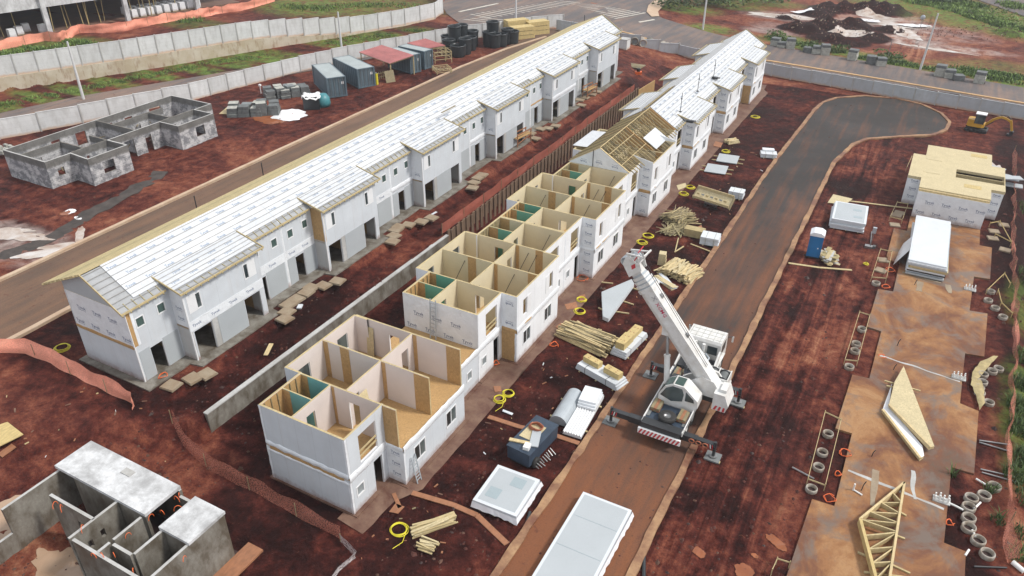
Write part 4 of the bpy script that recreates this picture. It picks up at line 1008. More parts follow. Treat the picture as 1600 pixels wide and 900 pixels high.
    # taped wrap band between the storeys, printed on the first two houses
    if k in (0, 1):
        for seg in ('cd', 'ef'):
            if seg == 'cd' and k == 1: continue
            p, q = P[seg[0]], P[seg[1]]; LL = q[1]-p[1]; mb = MB(); mb.box(p[0]+.003, p[0]+.02, p[1]+.02, q[1]-.02, z2-.35, z2+.38, M['wrap'])
            x = .6
            while x < LL-.5: put_text(mb, 'Tyvek', (p[0]+.02, p[1]+x, z2-.08), (0,1,0), (0,0,1), .75, M['ink'], .014); x += 1.6
            mb.build('wrap_band', par)
        if k == 1:
            mb = MB(); mb.box(vf+.003, vf+.02, u0+.02, u0+ba-.05, z2-.35, z2+.38, M['wrap'])
            for x in (.7, 2.2): put_text(mb, 'Tyvek', (vf+.02, u0+x, z2-.08), (0,1,0), (0,0,1), .75, M['ink'], .014)
            mb.build('wrap_band', par)
    elif k in (2, 3, 4, 5):
        for seg in ('cd',) if k in (4,) else ('ab',): band(par, P[seg[0]], P[seg[1]], z2-.2, z2+.28, 'wrap', .03, 'wrap_band', .06)
        if k == 4: band(par, P['a'], P['b'], z2-.1, z2+.1, 'osb', .03, 'exposed_osb_strip', .05)
    if k == 0:
        band(par, P['l'], P['a'], z2-.12, z2+.14, 'osb', .012, 'exposed_osb_strip', .05); mb = MB(); mb.box(vf+.003, vf+.016, u0+.03, u0+.3, z2+.1, zb+HT-.1, M['osb']); mb.box(vf+.003, vf+.022, u0+.3, u0+.5, z2+.1, zb+HT-.1, M['wrap']); mb.build('edge_strip', par)
    for key in ('c', 'a'): corner_strip(par, P[key], zb+.1, zb+HT-.05, .10, 'frame', .014)
    roof(par, g, zb, True, k, verge=(k == 0), far_verge=(k == 5), gap=.55 if k < 4 else .3, near_gap=1.1 if k == 0 else 0, back='batten')
    gable(par, g, zb, u0+.02, 'panel_face' if k == 0 else 'board', back=.43); gable(par, g, zb, u1-.06, 'board', back=.43)
    return par
LA = ['nearest house of the left-hand row, its end wall wrapped in printed white sheeting',
      'second house of the left-hand row, with a bare OSB bay side and printed wrap band',
      'third house of the left-hand row, stacked stone lids lying before its recessed doorway',
      'fourth house of the left-hand row, opposite the near end of the red netting fence',
      'fifth house of the left-hand row, with a timber workbench standing before its doorway',
      'farthest house of the left-hand row, its far gable towards the road junction']
HA = [house_a(k, LA[k]) for k in range(6)]
# ------------------------------------------------------------------ precast fences
def fence(name, label, pts, h, mat, pw=2.4, base_h=0, dz=0, lean=0, step_z=True):
    P = [Vector((p[0], p[1])) for p in pts]; o = empty(name, (P[0].x, P[0].y, base(P[0].x, P[0].y)), 0, label, 'fence')
    R_ = resample(pts, pw); i = 0; last = len(R_)-1
    for i in range(last):
        a, b = R_[i], R_[i+1]; d = (b-a).normalized(); nx = Vector((-d.y, d.x)); c = (a+b)/2; L = (b-a).length
        z = min(base(a.x, a.y), base(b.x, b.y))+dz
        mb = MB(); hh = h+.09*noise.noise((i*1.7, h, 0)); 
        mb.obox((0, 0), d, nx, L/2-.02, .05, 0, hh, mat); mb.obox((0, 0), d, nx, L/2-.02, .08, hh+.002, hh+.07, mat)
        q = mb.build('panel', None); q.parent = o; q.location = Vector((c.x, c.y, z))-o.location; q.rotation_euler = (d*0).to_3d() if False else (-d.y*.018, 0, 0) if abs(d.y) < abs(d.x) else (0, 0, 0)
        m_ = Matrix.Rotation(.022, 3, Vector((nx.x, nx.y, 0))); q.rotation_euler = m_.to_euler()
    for i in range(0, last+1):
        a = R_[i]; d = (R_[min(i+1, last)]-R_[max(i-1, 0)]).normalized(); nx = Vector((-d.y, d.x)); z = base(a.x, a.y)+dz
        mb = MB(); mb.obox((0, 0), d, nx, .075, .13, -.2, h+.12, M['conc_light']); q = mb.build('post', None); q.parent = o; q.location = Vector((a.x, a.y, z))-o.location
    return o
f1 = [(p.x, p.y) for p in atgs([(-40,228),(0,218),(65,205),(130,192),(215,174),(300,157),(385,134),(470,112),(545,95),(620,81),(700,65),(780,55),(830,47),(880,43)])]
fence('precast_fence', 'long pale precast concrete fence behind the block building and the containers', f1, 2.15, M['precast'])
f3 = [(p.x, p.y) for p in atgs([(870,48),(940,59),(1000,72),(1060,85),(1120,100),(1205,119),(1330,141),(1460,164),(1600,187),(1680,201)])]
fence('precast_fence', 'grey precast concrete fence running along the near side of the far road', f3, 1.75, M['precast_grey'], 2.6)
# upper-left fence on its stained retaining wall
up = [(-122,29),(-108.2,56.3),(-101,70.6),(-93.7,88.4),(-88,101.2),(-83,113.7),(-81.3,120.6),(-82.4,125),(-85.7,128.9),(-93.3,138.9)]
zr_ = lambda x, y: zA(y)
zr_ = lambda x, y: zA(y)-1.75*sst(y, 86, 108)
o = ribbon('retaining_wall', up[:7], .45, -.4, 1.85, M['stained'], 2.4, kind=None, zf=zr_); tag(o, 'stained ochre retaining wall carrying the upper-left pale fence', 'retaining wall')
def fence_up():
    o = empty('precast_fence', (up[0][0], up[0][1], zA(29)), 0, 'pale precast concrete fence on the stained retaining wall, curving away at its far end', 'fence')
    R_ = resample(up, 2.4)
    for i in range(len(R_)-1):
        a, b = R_[i], R_[i+1]; d = (b-a).normalized(); nx = Vector((-d.y, d.x)); c = (a+b)/2
        z = zA(c.y)+1.85-1.75*sst(c.y, 86, 108)
        mb = MB(); mb.obox((0,0), d, nx, (b-a).length/2-.02, .05, 0, 2.6, M['precast']); mb.obox((0,0), d, nx, (b-a).length/2-.02, .08, 2.602, 2.67, M['precast'])
        q = mb.build('panel', None); q.parent = o; q.location = Vector((c.x, c.y, z))-o.location
        mb = MB(); mb.obox((0,0), d, nx, .07, .13, -.1, 2.75, M['conc_light']); q = mb.build('post', None); q.parent = o; q.location = Vector((a.x, a.y, z))-o.location
fence_up()
# retaining wall and sheet piles between the rows
def retwall():
    mb = MB(); n = 28; y0, y1 = 23.1, 50.6
    mb.box(-33.96, -33.70, y0, y1, -.3, 1.72, M['conc']); mb.box(-34.0, -33.66, y0-.01, y1, 1.723, 1.80, M['conc_light'])
    return tag(mb.build('retaining_wall'), 'low grey concrete retaining wall between the two rows of houses', 'retaining wall')
retwall()
def piles():
    mb = MB(); y = 50.7; i = 0
    while y < 98:
        w = .42; x = -33.78+(.06 if i % 2 else -.06); h = 1.75+.012*(y-23)+.12*noise.noise((y, 0, 0)); mb.box(x-.05, x+.05, y, y+w, -.4, h, M['piles']); y += w+.004; i += 1
    o = mb.build('sheet_pile_wall'); return tag(o, 'brown sheet pile wall continuing the low concrete wall towards the far end', 'retaining wall')
piles()
mbo = MB(); mbo.extr([(-33.6,97.9,0),(-33.6,104.5,.2),(-33.6,104.5,2.1),(-33.6,97.9,2.4)], (-.1,0,0), M['osb']); tag(mbo.build('osb_hoarding'), 'orange brown board hoarding at the far end of the sheet piles', 'hoarding')
# safety netting: sagging sheets between stakes
def netting(name, label, pts, h, mat, sag=.25, wob=.25, zf=ground_z, stakes=True, top=None, lean=0):
    P = resample(pts, .5); n = len(P); vs = []; fs = []; rows = 6; mb = MB()
    for i, p in enumerate(P):
        d = (P[min(i+1, n-1)]-P[max(i-1, 0)]).normalized(); nx = Vector((-d.y, d.x)); z = zf(p.x, p.y)
        ht = h*(1-sag*abs(math.sin(i*.5/2.6*math.pi))*.5+.18*noise.noise((i*.21, h, 3)))
        for k in range(rows+1):
            t = k/rows; w = wob*(noise.noise((i*.22, t*1.6, 1))*(1-.3*t))+lean*t
            q = p+nx*w; vs.append((q.x, q.y, z+.02+ht*t))
    for i in range(n-1):
        for k in range(rows): a = i*(rows+1)+k; fs.append((a, a+rows+1, a+rows+2, a+1))
    o = empty(name, (P[0].x, P[0].y, zf(P[0].x, P[0].y)), 0, label, 'netting')
    mb.add(vs, fs, mat, True); mb.build('net', o)
    if stakes:
        for i in range(0, n, 7):
            p = P[i]; z = zf(p.x, p.y); s = MB(); s.tube([(p.x, p.y, z-.2), (p.x+.04, p.y, z+h*1.08)], .025, M['pine_dark'], 6); s.build('stake', o)
    return o
netting('safety_netting', 'bright orange safety netting in front of the nearest left house, ending in a crumple', [(p.x,p.y) for p in atgs([(-30,548),(0,551),(40,553),(80,568),(110,585),(150,605),(185,622),(207,636),(206,642)])], 1.05, M['net_orange'], .2, .3, lean=.25)
netting('safety_netting', 'dark red safety netting on top of the sheet piles between the rows', [(-34.15,50.3),(-34.1,56),(-34.2,64),(-34.1,73),(-34.2,84),(-34.1,97.5)], 1.0, M['net_red'], .12, .12, zf=lambda x, y: zA(y)+.05)
netting('safety_netting', 'faded pink netting strung low from the wall end past the nearest roofless house', [(p.x,p.y) for p in atgs([(276,684),(300,710),(330,736),(370,756),(410,776),(450,800),(490,822),(532,846)])], 1.0, M['net_pink'], .35, .2, lean=.2)
netting('safety_netting', 'grey white netting trailing from the end of the faded pink netting', [(p.x,p.y) for p in atgs([(532,846),(546,858),(558,872),(545,882),(530,893),(515,915)])], .6, M['net_grey'], .4, .3)
netting('safety_netting', 'long twisted pale orange netting along the right edge of the site', [(p.x,p.y) for p in atgs([(1583,240),(1583,330),(1581,400),(1583,460),(1584,540),(1582,600),(1572,680),(1573,760),(1576,820),(1577,884)])], .95, M['net_pink'], .35, .5)
netting('safety_netting', 'orange netting along the top of the bank before the open concrete hall', [(p.x,p.y) for p in atgs([(-40,88),(0,79),(40,70),(70,64),(95,66),(125,52),(155,52),(195,49),(250,37),(300,30),(340,22),(390,14),(430,2)])], 1.5, M['net_orange'], .25, .4)
# concrete poles
def pole(px, py, h, label, tilt=(0,0), lamp=False):
    p = atg(px, py); mb = MB(); n = 8
    mb.tube([(0,0,-.4), (tilt[0]*.5, tilt[1]*.5, h/2), (tilt[0], tilt[1], h)], [.19, .15, .11], M['pole'], 10)
    o = mb.build('utility_pole'); o.location = p; return tag(o, label, 'pole', 'concrete poles')
pole(131,156,7.4,'pale concrete pole standing behind the fence at the grey block building')
pole(535,86,6.4,'pale concrete pole behind the fence near the two grey containers')
pole(806,36,9,'pale concrete pole beside the hatched junction, above the stacked timber packs')
pole(1098,46,9.5,'pale concrete pole by the green bank at the top, beyond the right-hand row')
pole(1437,110,8.7,'leaning pale concrete pole by the muddy lot with earth heaps', (.35, 0))
# thin steel posts
def rod(name, label, base_p, h, mat, r=.03, cat='post', tip=None, group=None):
    mb = MB(); mb.tube([(0,0,0),(0,0,h)], r, mat, 6)
    if tip: mb.box(-tip, tip, -tip, tip, h-.1, h+.12, mat)
    o = mb.build(name); o.location = base_p; return tag(o, label, cat, group)
for px, py, lb in ((303,306,'thin dark post rising behind the near part of the long white roof'),(408,254,'thin dark post rising behind the long white roof, farther along')):
    q = at(px, py, 7.3); zq = base(q.x, q.y); rod('steel_post', lb, Vector((q.x, q.y, zq)), 7.3-zq, M['steel_dark'], .045)
rod('steel_post', 'thin dark post beyond the far gable of the left-hand row', atg(912,52), 3.0, M['steel_dark'], .06)
def roofprop(px, py, label):
    p = at(px, py, 6.7); mb = MB(); mb.tube([(0,0,-.05),(0,0,2.0)], .035, M['steel_dark'], 6); mb.tube([(0,0,1.3),(0,0,1.45)], .07, M['steel_dark'], 8); mb.box(-.15,.15,-.15,.15,-.06,.0,M['steel_dark'])
    o = mb.build('steel_prop'); o.location = p; tag(o, label, 'steel prop')
roofprop(1063,174,'dark steel prop upright on the white roof nearest the open trusses'); roofprop(1090,142,'dark steel prop upright on the white roof, between two other props')
roofprop(1115,120,'dark steel prop beside a small dark bundle, farthest up the white roof')
for px, py, lb in ((1117,123,'small dark bundle at the foot of the farthest roof prop'),(1078,191,'small dark bundle on the white roof above a bay')):
    p = at(px, py, 6.4); mb = MB(); mb.obox((0,0),(1,0),(0,1),.35,.2,0,.22,M['steel_dark']); mb.obox((.3,.25),(.7,.7),(-.7,.7),.25,.12,0,.16,M['steel']); o = mb.build('tool_bundle'); o.location = p; tag(o, lb, 'bundle')

# ------------------------------------------------------------------ grey block building, roofless
def block_house():
    z = 1.6+.0; H = 3.0; p0 = at(72,258, z+H)
    X0, X1 = -79.7, -73.0; XB = -70.1
    o = empty('block_house', (-75, 50, z), 0, 'roofless grey blockwork building with two projecting rooms beside the pale fence', 'building')
    segs = [('front_wall',(X1,39.9),(X1,42.6),[(1.0,1.7,z+1.2,z+2.0)]),('projecting_room',(X1,42.6),(XB,42.4),[]),('projecting_room',(XB,42.4),(XB,47),[(1.4,2.7,z+1,z+2.2)]),('projecting_room',(XB,47),(X1,47),[]),
            ('front_wall',(X1,47),(X1,53.4),[(1.6,2.8,z,z+2.2),(4.2,5.0,z,z+2.1)]),('projecting_room',(X1,53.4),(XB,53.4),[]),('projecting_room',(XB,53.4),(XB,58.4),[(2.2,3.4,z+1.1,z+2.2)]),('projecting_room',(XB,58.4),(X1,58.4),[]),('front_wall',(X1,58.4),(X1,60.8),[]),
            ('end_wall',(X1,60.8),(X0,60.8),[]),('back_wall',(X0,60.8),(X0,39.9),[(2,3.6,z+.9,z+2.3),(6,7,z+.9,z+2.2),(8.6,9.6,z+.9,z+2.2),(12,13.2,z+.9,z+2.3),(15,16,z+.9,z+2.3)]),('end_wall',(X0,39.9),(X1,39.9),[])]
    tn = turns([q[1] for q in segs])
    for i_, (nm, a, b, hs) in enumerate(segs):
        mb = MB(); wall(mb, a, b, z-.2, z+H, .16, hs, 'block', 'block', 'conc_light', 'conc', 'block', corner=(tn[i_], tn[(i_+1) % len(segs)])); mb.build(nm, o)
    for a, b, hs in [((X0+.2,50.3),(X1-.17,50.3),[]),((X0+2.8,40.1),(X0+2.8,44.2),[(1,1.8,z,z+2.1)]),((X0+2.8,44.2),(X1-.2,44.2),[(1,1.9,z,z+2.1)]),((X0+2.9,50.5),(X0+2.9,57),[(2.4,3.2,z,z+2.1),(4.4,5.2,z,z+2.1)]),((X1-.2,47.0),(X1-3,47.0),[]),((X0+3,55),(X1-.2,55),[(1,2,z,z+2.1)]),((X1-.17,42.6),(X1-.17,47),[(1.2,2.0,z,z+2.1)]),((X1-.17,53.5),(X1-.17,58.3),[(1.2,2.0,z,z+2.1)])]:
        mb = MB(); wall(mb, a, b, z-.1, z+H-.02, .14, hs, 'block', 'block', 'conc', 'conc', 'block'); mb.build('partition', o)
    mesh_part(o, 'floor_slab', lambda mb: mb.prism([(X0-.4,39.4),(X1+.4,39.4),(X1+.4,41.9),(XB+.6,41.9),(XB+.6,47.6),(X1+.6,47.6),(X1+.6,52.9),(XB+.6,52.9),(XB+.6,59),(X1+.4,59),(X1+.4,61.3),(X0-.4,61.3)], z-.3, z+.06, M['conc_red']))
    mb = MB(); rnd = random.Random(3)
    for i in range(90):
        x = rnd.uniform(X0+.4, X1-.5); y = rnd.uniform(40.4, 60.3); t = rnd.uniform(0, 3); L_ = rnd.uniform(.5, 1.6); zz = z+.1+rnd.uniform(0, 1.3)
        mb.bar((x, y, zz), (x+L_*math.cos(t), y+L_*math.sin(t), zz+rnd.uniform(-.1,.4)), .09, .07, M['pine_dark'] if i % 3 else M['conc'])
    mb.build('scaffold_boards', o)
block_house()
# ------------------------------------------------------------------ grey concrete building at the lower left
def conc_house():
    z = 0.0; H = 3.15
    o = empty('concrete_house', (-30, 14, z), 0, 'unroofed dark concrete building with two lime-washed roof slabs and orange conduits', 'building')
    def W(nm, a, b, hs=(), h=H, t=.16, out='conc', cn=None):
        mb = MB(); wall(mb, a, b, z-.2, h, t, hs, out, 'conc', 'conc_light', 'conc', 'conc', corner=cn); return mb.build(nm, o)
    W('outer_wall', (-25.55,9.2), (-25.55,17.05), [(2.0,3.1,z,2.2)]); W('outer_wall', (-25.55,17.05), (-27.6,17.05), cn=(1,1)); W('outer_wall', (-27.6,17.05), (-28.7,17.05), h=2.9)
    W('outer_wall', (-28.75,17.2), (-35.85,17.2)); W('outer_wall', (-35.85,17.2), (-35.85,11.9), [], 3.0, cn=(1,1)); W('outer_wall', (-35.85,11.9), (-35.85,7.5), [], 1.3)
    W('partition', (-34.4,13.6), (-31.0,13.6), [(1.9,2.6,z,2.3)]); W('partition', (-30.9,12.3), (-30.9,15.0), [(.7,.95,1.7,2.2),(1.4,1.65,1.8,2.3)]); W('partition', (-30.75,12.3), (-25.72,12.3))
    W('partition', (-28.95,13.3), (-28.95,14.9)); W('partition', (-27.5,15.0), (-27.5,13.2)); W('partition', (-27.5,13.2), (-28.8,13.2)); W('partition', (-28.95,12.45), (-28.95,13.1)); W('partition', (-34.5,15.05), (-28.9,15.05)); W('partition', (-27.45,14.85), (-25.75,14.85))
    mesh_part(o, 'roof_slab', lambda mb: mb.box(-35.9, -28.82, 15.0, 17.22, H+.003, H+.2, M['conc_white']), 'large lime-washed roof slab'); mesh_part(o, 'roof_slab', lambda mb: mb.box(-27.6, -25.5, 14.8, 17.1, H+.003, H+.18, M['conc_white']), 'small lime-washed roof slab')
    mesh_part(o, 'floor_slab', lambda mb: mb.prism([(-31.0,8),(-25.3,8),(-25.3,17.3),(-34.3,17.3),(-34.3,13.5),(-31.0,13.5)], -.25, .08, M['soil_and_shade']))
    mesh_part(o, 'footing', lambda mb: mb.box(-25.54, -24.5, 15.2, 18.0, -.2, .12, M['plank_red']))
    mesh_part(o, 'roof_hatch', lambda mb: mb.obox((-32.0,16.55), (1,0), (0,1), .35, .2, H+.205, H+.25, M['conc_light']))
    rnd = random.Random(5)
    for px, py in ((86,789),(96,794),(129,826),(146,868),(160,868),(178,866),(200,836),(236,808),(253,800),(278,795),(280,773),(208,891),(288,872),(276,780)):
        p = at(px, py, H); mb = MB(); t = rnd.uniform(0, 3.1); r = rnd.uniform(.18, .3); pts = []
        for i in range(9):
            a = math.pi*i/8; pts.append((p.x+r*.7*math.cos(a)*math.cos(t), p.y+r*.7*math.cos(a)*math.sin(t), H-.1+r*1.1*math.sin(a)))
        mb.tube(pts, .016, M['orange'], 6); mb.build('conduit_loop', o)
conc_house()
# ------------------------------------------------------------------ single-storey house with a boarded top (right)
def house_c():
    z = .15; H = 2.85
    o = empty('row_house', (5, 84, z), 0, 'single storey wrapped house with a pale boarded top on the right-hand slab', 'house')
    y0, y1, y2 = 78.9, 92.2, 81.9
    pts = [(2.05,y0),(8.1,y0),(8.1,y2),(9.3,y2),(9.3,88.6),(8.1,88.6),(8.1,y1),(2.05,y1),(2.05,88.6),(.85,88.6),(.85,y2),(2.05,y2)]
    for i in range(len(pts)):
        a, b = pts[i], pts[(i+1) % len(pts)]; tn = turns(pts); mb = MB(); wall(mb, a, b, z, H, .12, [], 'wrap', 'osb', 'pine', corner=(tn[i], tn[(i+1) % len(pts)]))
        if i == 0: wrap_print(mb, (a[0]+.1, a[1], z+.25), (1,0,0), (0,0,1), 5.9, 2.5, M['ink'], (1.45, 1.1), .82)
        if i in (2, 10): wrap_print(mb, (min(a[0],b[0])+.1, y2, z+.25), (1,0,0), (0,0,1), 1.15, 2.5, M['ink'], (1.45, 1.0), .7)
        mb.build('outer_wall', o)
    def deck(mb):
        k = H+.002; th = .28
        # deck in pieces round the stair opening
        for x0, x1, ya, yb in ((2.0,8.15,y0+.35,83.6),(8.151,9.35,y2,83.6),(.8,2.0,y2,88.7),(2.001,5.0,83.601,86.0),(2.001,9.35,86.001,88.7),(2.0,8.15,88.701,y1+.05)):
            mb.box(x0, x1, ya, yb, k, k+th, M['osb_pale'])
        mb.box(5.02, 9.34, 84.72, 84.8, k-.15, k+.24, M['pine']); mb.box(9.27, 9.35, 83.602, 86.0, k, k+.27, M['pine'])
    mesh_part(o, 'boarded_top', deck); mesh_part(o, 'stair_well', lambda mb: mb.box(5.0, 9.2, 83.65, 85.95, 1.0, 1.1, M['board_grey']))
    mesh_part(o, 'top_edge', lambda mb: (mb.box(2.02, 8.12, y0+.13, y0+.33, H+.003, H+.16, M['pine_fresh'])))
    for px, py in ((1460,248),(1456,268),(1530,244),(1520,292)):
        p = at(px, py, H+.29); mesh_part(o, 'loose_sheet', lambda mb: mb.obox((p.x, p.y), (1,0), (0,1), .75, .45, H+.286, H+.3, M['lumber_y'] if px > 1500 else M['osb_pale']))
house_c()
p = at(1560,232,.2)
mb = MB(); rnd = random.Random(9)
for i in range(10):
    a = rnd.uniform(-.5,.5); c = (rnd.uniform(-2.5,2.5), rnd.uniform(-1,1)); mb.obox(c, (math.cos(a),math.sin(a)), (-math.sin(a),math.cos(a)), rnd.uniform(.8,1.6), rnd.uniform(.3,.7), .05+i*.13, .15+i*.13, M['panel_face'] if i % 2 else M['galv'])
o = mb.build('panel_pile'); o.location = at(1552,238,1.6)+Vector((0,0,0)); o.location.z = .1; o.location.x = 8.6; o.location.y = 92.9; tag(o, 'untidy pile of grey panels behind the single storey boarded house', 'panel pile')

# ------------------------------------------------------------------ right-hand foundation slab
SLAB = [(2.0,78.85),(2.0,75.2),(.85,75.2),(.85,69.0),(1.0,68.2),(2.0,68.2),(2.0,62.6),(1.45,62.5),(.85,62.4),(.75,56.0),(1.8,55.85),(1.75,49.2),(.65,49.1),(.5,42.65),(1.5,42.65),(1.5,35.75),(.3,35.7),(.1,29),(.0,22),(8.1,22),(8.15,29),(8.13,35.8),(7.08,35.88),(7.18,42.38),(8.38,42.43),(8.5,48.99),(7.39,49.27),(7.5,55.77),(8.74,56.01),(8.88,62.59),(7.62,62.42),(7.8,68.62),(9.01,68.8),(9.11,75.3),(8.1,75.3),(8.1,78.85)]
mb = MB(); mb.prism(SLAB[::-1], -.4, .15, M['slab']); so = mb.build('foundation_slab'); tag(so, 'long mud-stained foundation slab with stepped edges along the right side', 'foundation slab')
if True:
    mb = MB()
    def edge(a, b, w=.16):
        d = (Vector(b)-Vector(a)).normalized(); c = (Vector(a)+Vector(b))/2; nx = Vector((d.y, -d.x)); c2 = c+nx*0
        mb.obox((c2.x, c2.y), d, nx, (Vector(b)-Vector(a)).length/2, w/2, .14, .156, M['slab_pale'])
    for a, b in () and (((1.75,35.9),(1.75,42.5)),((.92,43),(1.0,48.9)),((.5,30),(.55,35.5)),((1.1,56.4),(1.15,62.2)),((8.2,43),(8.3,48.8)),((6.95,36),(7.0,42.3)),((7.95,30),(7.95,35.6)),((7.25,49.4),(7.35,55.7))): edge(a, b)
    # lime-white lines of the party walls
    for px0, py0, px1, py1, w in ((1375,555,1500,596,.16),(1325,735,1475,795,.2),(1410,425,1470,442,.25),(1370,735,1362,790,.35),(1425,735,1430,780,.22),(1438,440,1436,455,.5),(1480,445,1484,458,.4)):
        a, b = at(px0, py0, .15), at(px1, py1, .15); ribbon('screed_strip', [(a.x,a.y),(b.x,b.y)], w, .10, .156+.02*w, M['paver'] if w > .22 else M['conc_light'], .15, .16, None, lambda x, y: 0).parent = so
# little conduits standing out of the slab
def stub(px, py, label, h=.5, mat='steel_dark', n=1):
    p = at(px, py, .15); mb = MB()
    for i in range(n): mb.tube([(i*.14,0,0),(i*.14+.02,.02,h*.6),(i*.14+.1,.05,h)], .03, M[mat], 6)
    o = mb.build('conduit_stub'); o.location = p; tag(o, label, 'conduit')
stub(1402,540,'bent black conduit standing out of the slab nearest the stacked white panels',.6); stub(1396,578,'bent black conduit by the tip of the yellow gable panel',.5); stub(1362,713,'short black conduit with red top between the gable panel and open truss',.5,'steel_dark'); stub(1346,766,'tall bent black conduit left of the open truss',.7); stub(1429,445,'black conduit in front of the tall white panel stack',.5)
def pipes(px, py, label):
    p = at(px, py, .15); mb = MB()
    for i in range(4):
        for j in range(2): mb.tube([(i*.22,j*.25,0),(i*.22,j*.25,.35+.1*(i % 2))], .045, M['white_pvc'], 8)
    mb.box(-.1,.8,-.12,.4,0,.06,M['conc_light']); o = mb.build('pipe_stubs'); o.location = p; tag(o, label, 'pipe stubs', None)
pipes(1489,590,'cluster of white pipe stubs on the slab edge beside the netted concrete rings'); pipes(1460,781,'cluster of white pipe stubs on the slab edge near the open truss'); pipes(1508,452,'cluster of white pipe stubs on the slab edge nearest the white panel stack')
for px, py, lb in ((1333,766,'white bent pipe on the slab left of the open truss'),):
    p = at(px, py, .15); mb = MB(); mb.tube([(0,0,0),(0,0,.5)], .05, M['white_pvc'], 8); mb.tube([(0,0,.05),(.5,-.2,.05)], .05, M['white_pvc'], 8); o = mb.build('drain_pipe'); o.location = p; tag(o, lb, 'pipe')

# ------------------------------------------------------------------ top-left concrete hall
def hall():
    gz = lambda p: base(p.x, p.y)
    d = Vector((2.3, 10.2)).normalized(); d = (Vector((-117.9,99.4))-Vector((-123.5,74.8))).normalized(); nx = Vector((-d.y, d.x))
    A = Vector((-123.5, 74.8))
    z0 = base(A.x, A.y)
    o = empty('concrete_hall', (A.x, A.y, z0), 0, 'open-sided pale concrete hall with slim columns at the upper left corner', 'hall')
    for k in (-2, -1, 0, 1, 2):
        c = A+d*12.6*k; mb = MB(); mb.obox((c.x, c.y), d, nx, .35, .35, z0-.2, z0+9, M['conc_white']); mb.build('column', o)
    for row, zz, hh in ((.5, 4.0, 1.5), (10, 3.9, 1.2)):
        c = A+nx*row; a = c-d*30; b = c+d*27; mb = MB(); m_ = (a+b)/2; mb.obox((m_.x, m_.y), d, nx, (b-a).length/2, .3, z0+zz, z0+zz+hh+1.6, M['conc_white']); mb.build('edge_beam', o)
    c = A+nx*16; mb = MB(); mb.obox((c.x, c.y), d, nx, 34, 15.4, z0+5.6, z0+5.9, M['conc_light']); mb.build('upper_floor', o)
    mb = MB(); mb.obox((c.x, c.y), d, nx, 34, 15.4, z0-.3, z0+.12, M['conc_red']); mb.build('floor_slab', o)
    c = A+nx*31; mb = MB(); mb.obox((c.x, c.y), d, nx, 34, .2, z0, z0+5.6, M['soil_and_shade']); mb.build('back_wall', o)
    rnd = random.Random(4)
    for i in range(26):
        c = A+d*rnd.uniform(-18, 22)+nx*rnd.uniform(.8, 3.2); t = rnd.uniform(-.2,.2)
        mb = MB(); mb.tube([(c.x, c.y, z0), (c.x+t, c.y+t, z0+4.1)], .06, M['lumber_y'], 6); mb.build('shore_prop', o)
    return A, d, nx, z0
hA, hd, hn, hz = hall()
def pallet_proto():
    o = empty('block_pallet', (0,0,0), 0, 'x', 'pallet', 'pallets under the concrete hall')
    mb = MB(); mb.box(-.55,.55,-.55,.55,0,.12,M['pine_dark']); mb.build('pallet_base', o, True)
    mb = MB()
    for k in range(4): mb.box(-.5+.01*k,.5-.015*k,-.5,.5-.01*k,.125+k*.30,.41+k*.30,M['board_white'])
    mb.build('wrapped_load', o, True); return o
pp = pallet_proto(); first = True; pi = 0
for r in range(3):
    for i in range(9):
        c = hA+hd*(14.4+i*1.45)+hn*(1.6+r*1.6); loc = (c.x, c.y, hz+.12)
        lb = 'white wrapped pallet in the front rank under the hall, %s from its left column'%ORD[i].replace('nearest','first') if r == 0 else 'white wrapped pallet in the %s rank under the hall, %s from the left'%(('front','middle','rear')[r], ORD[i].replace('nearest','first'))
        if first: pp.location = loc; pp.rotation_euler = (0,0,math.atan2(hd.y,hd.x)); pp['label'] = lb; first = False
        else: dup(pp, loc, math.atan2(hd.y, hd.x)+random.uniform(-.06,.06), lb)
for i in range(7):
    c = hA+hd*(-9.5+i*1.5)+hn*(1.4+(i % 3)*1.3); q = dup(pp, (c.x, c.y, hz+.1), math.atan2(hd.y, hd.x)+random.uniform(-.3,.3), 'white wrapped pallet in the loose group left of the hall column, %s from the left'%ORD[i].replace('nearest','first')); 
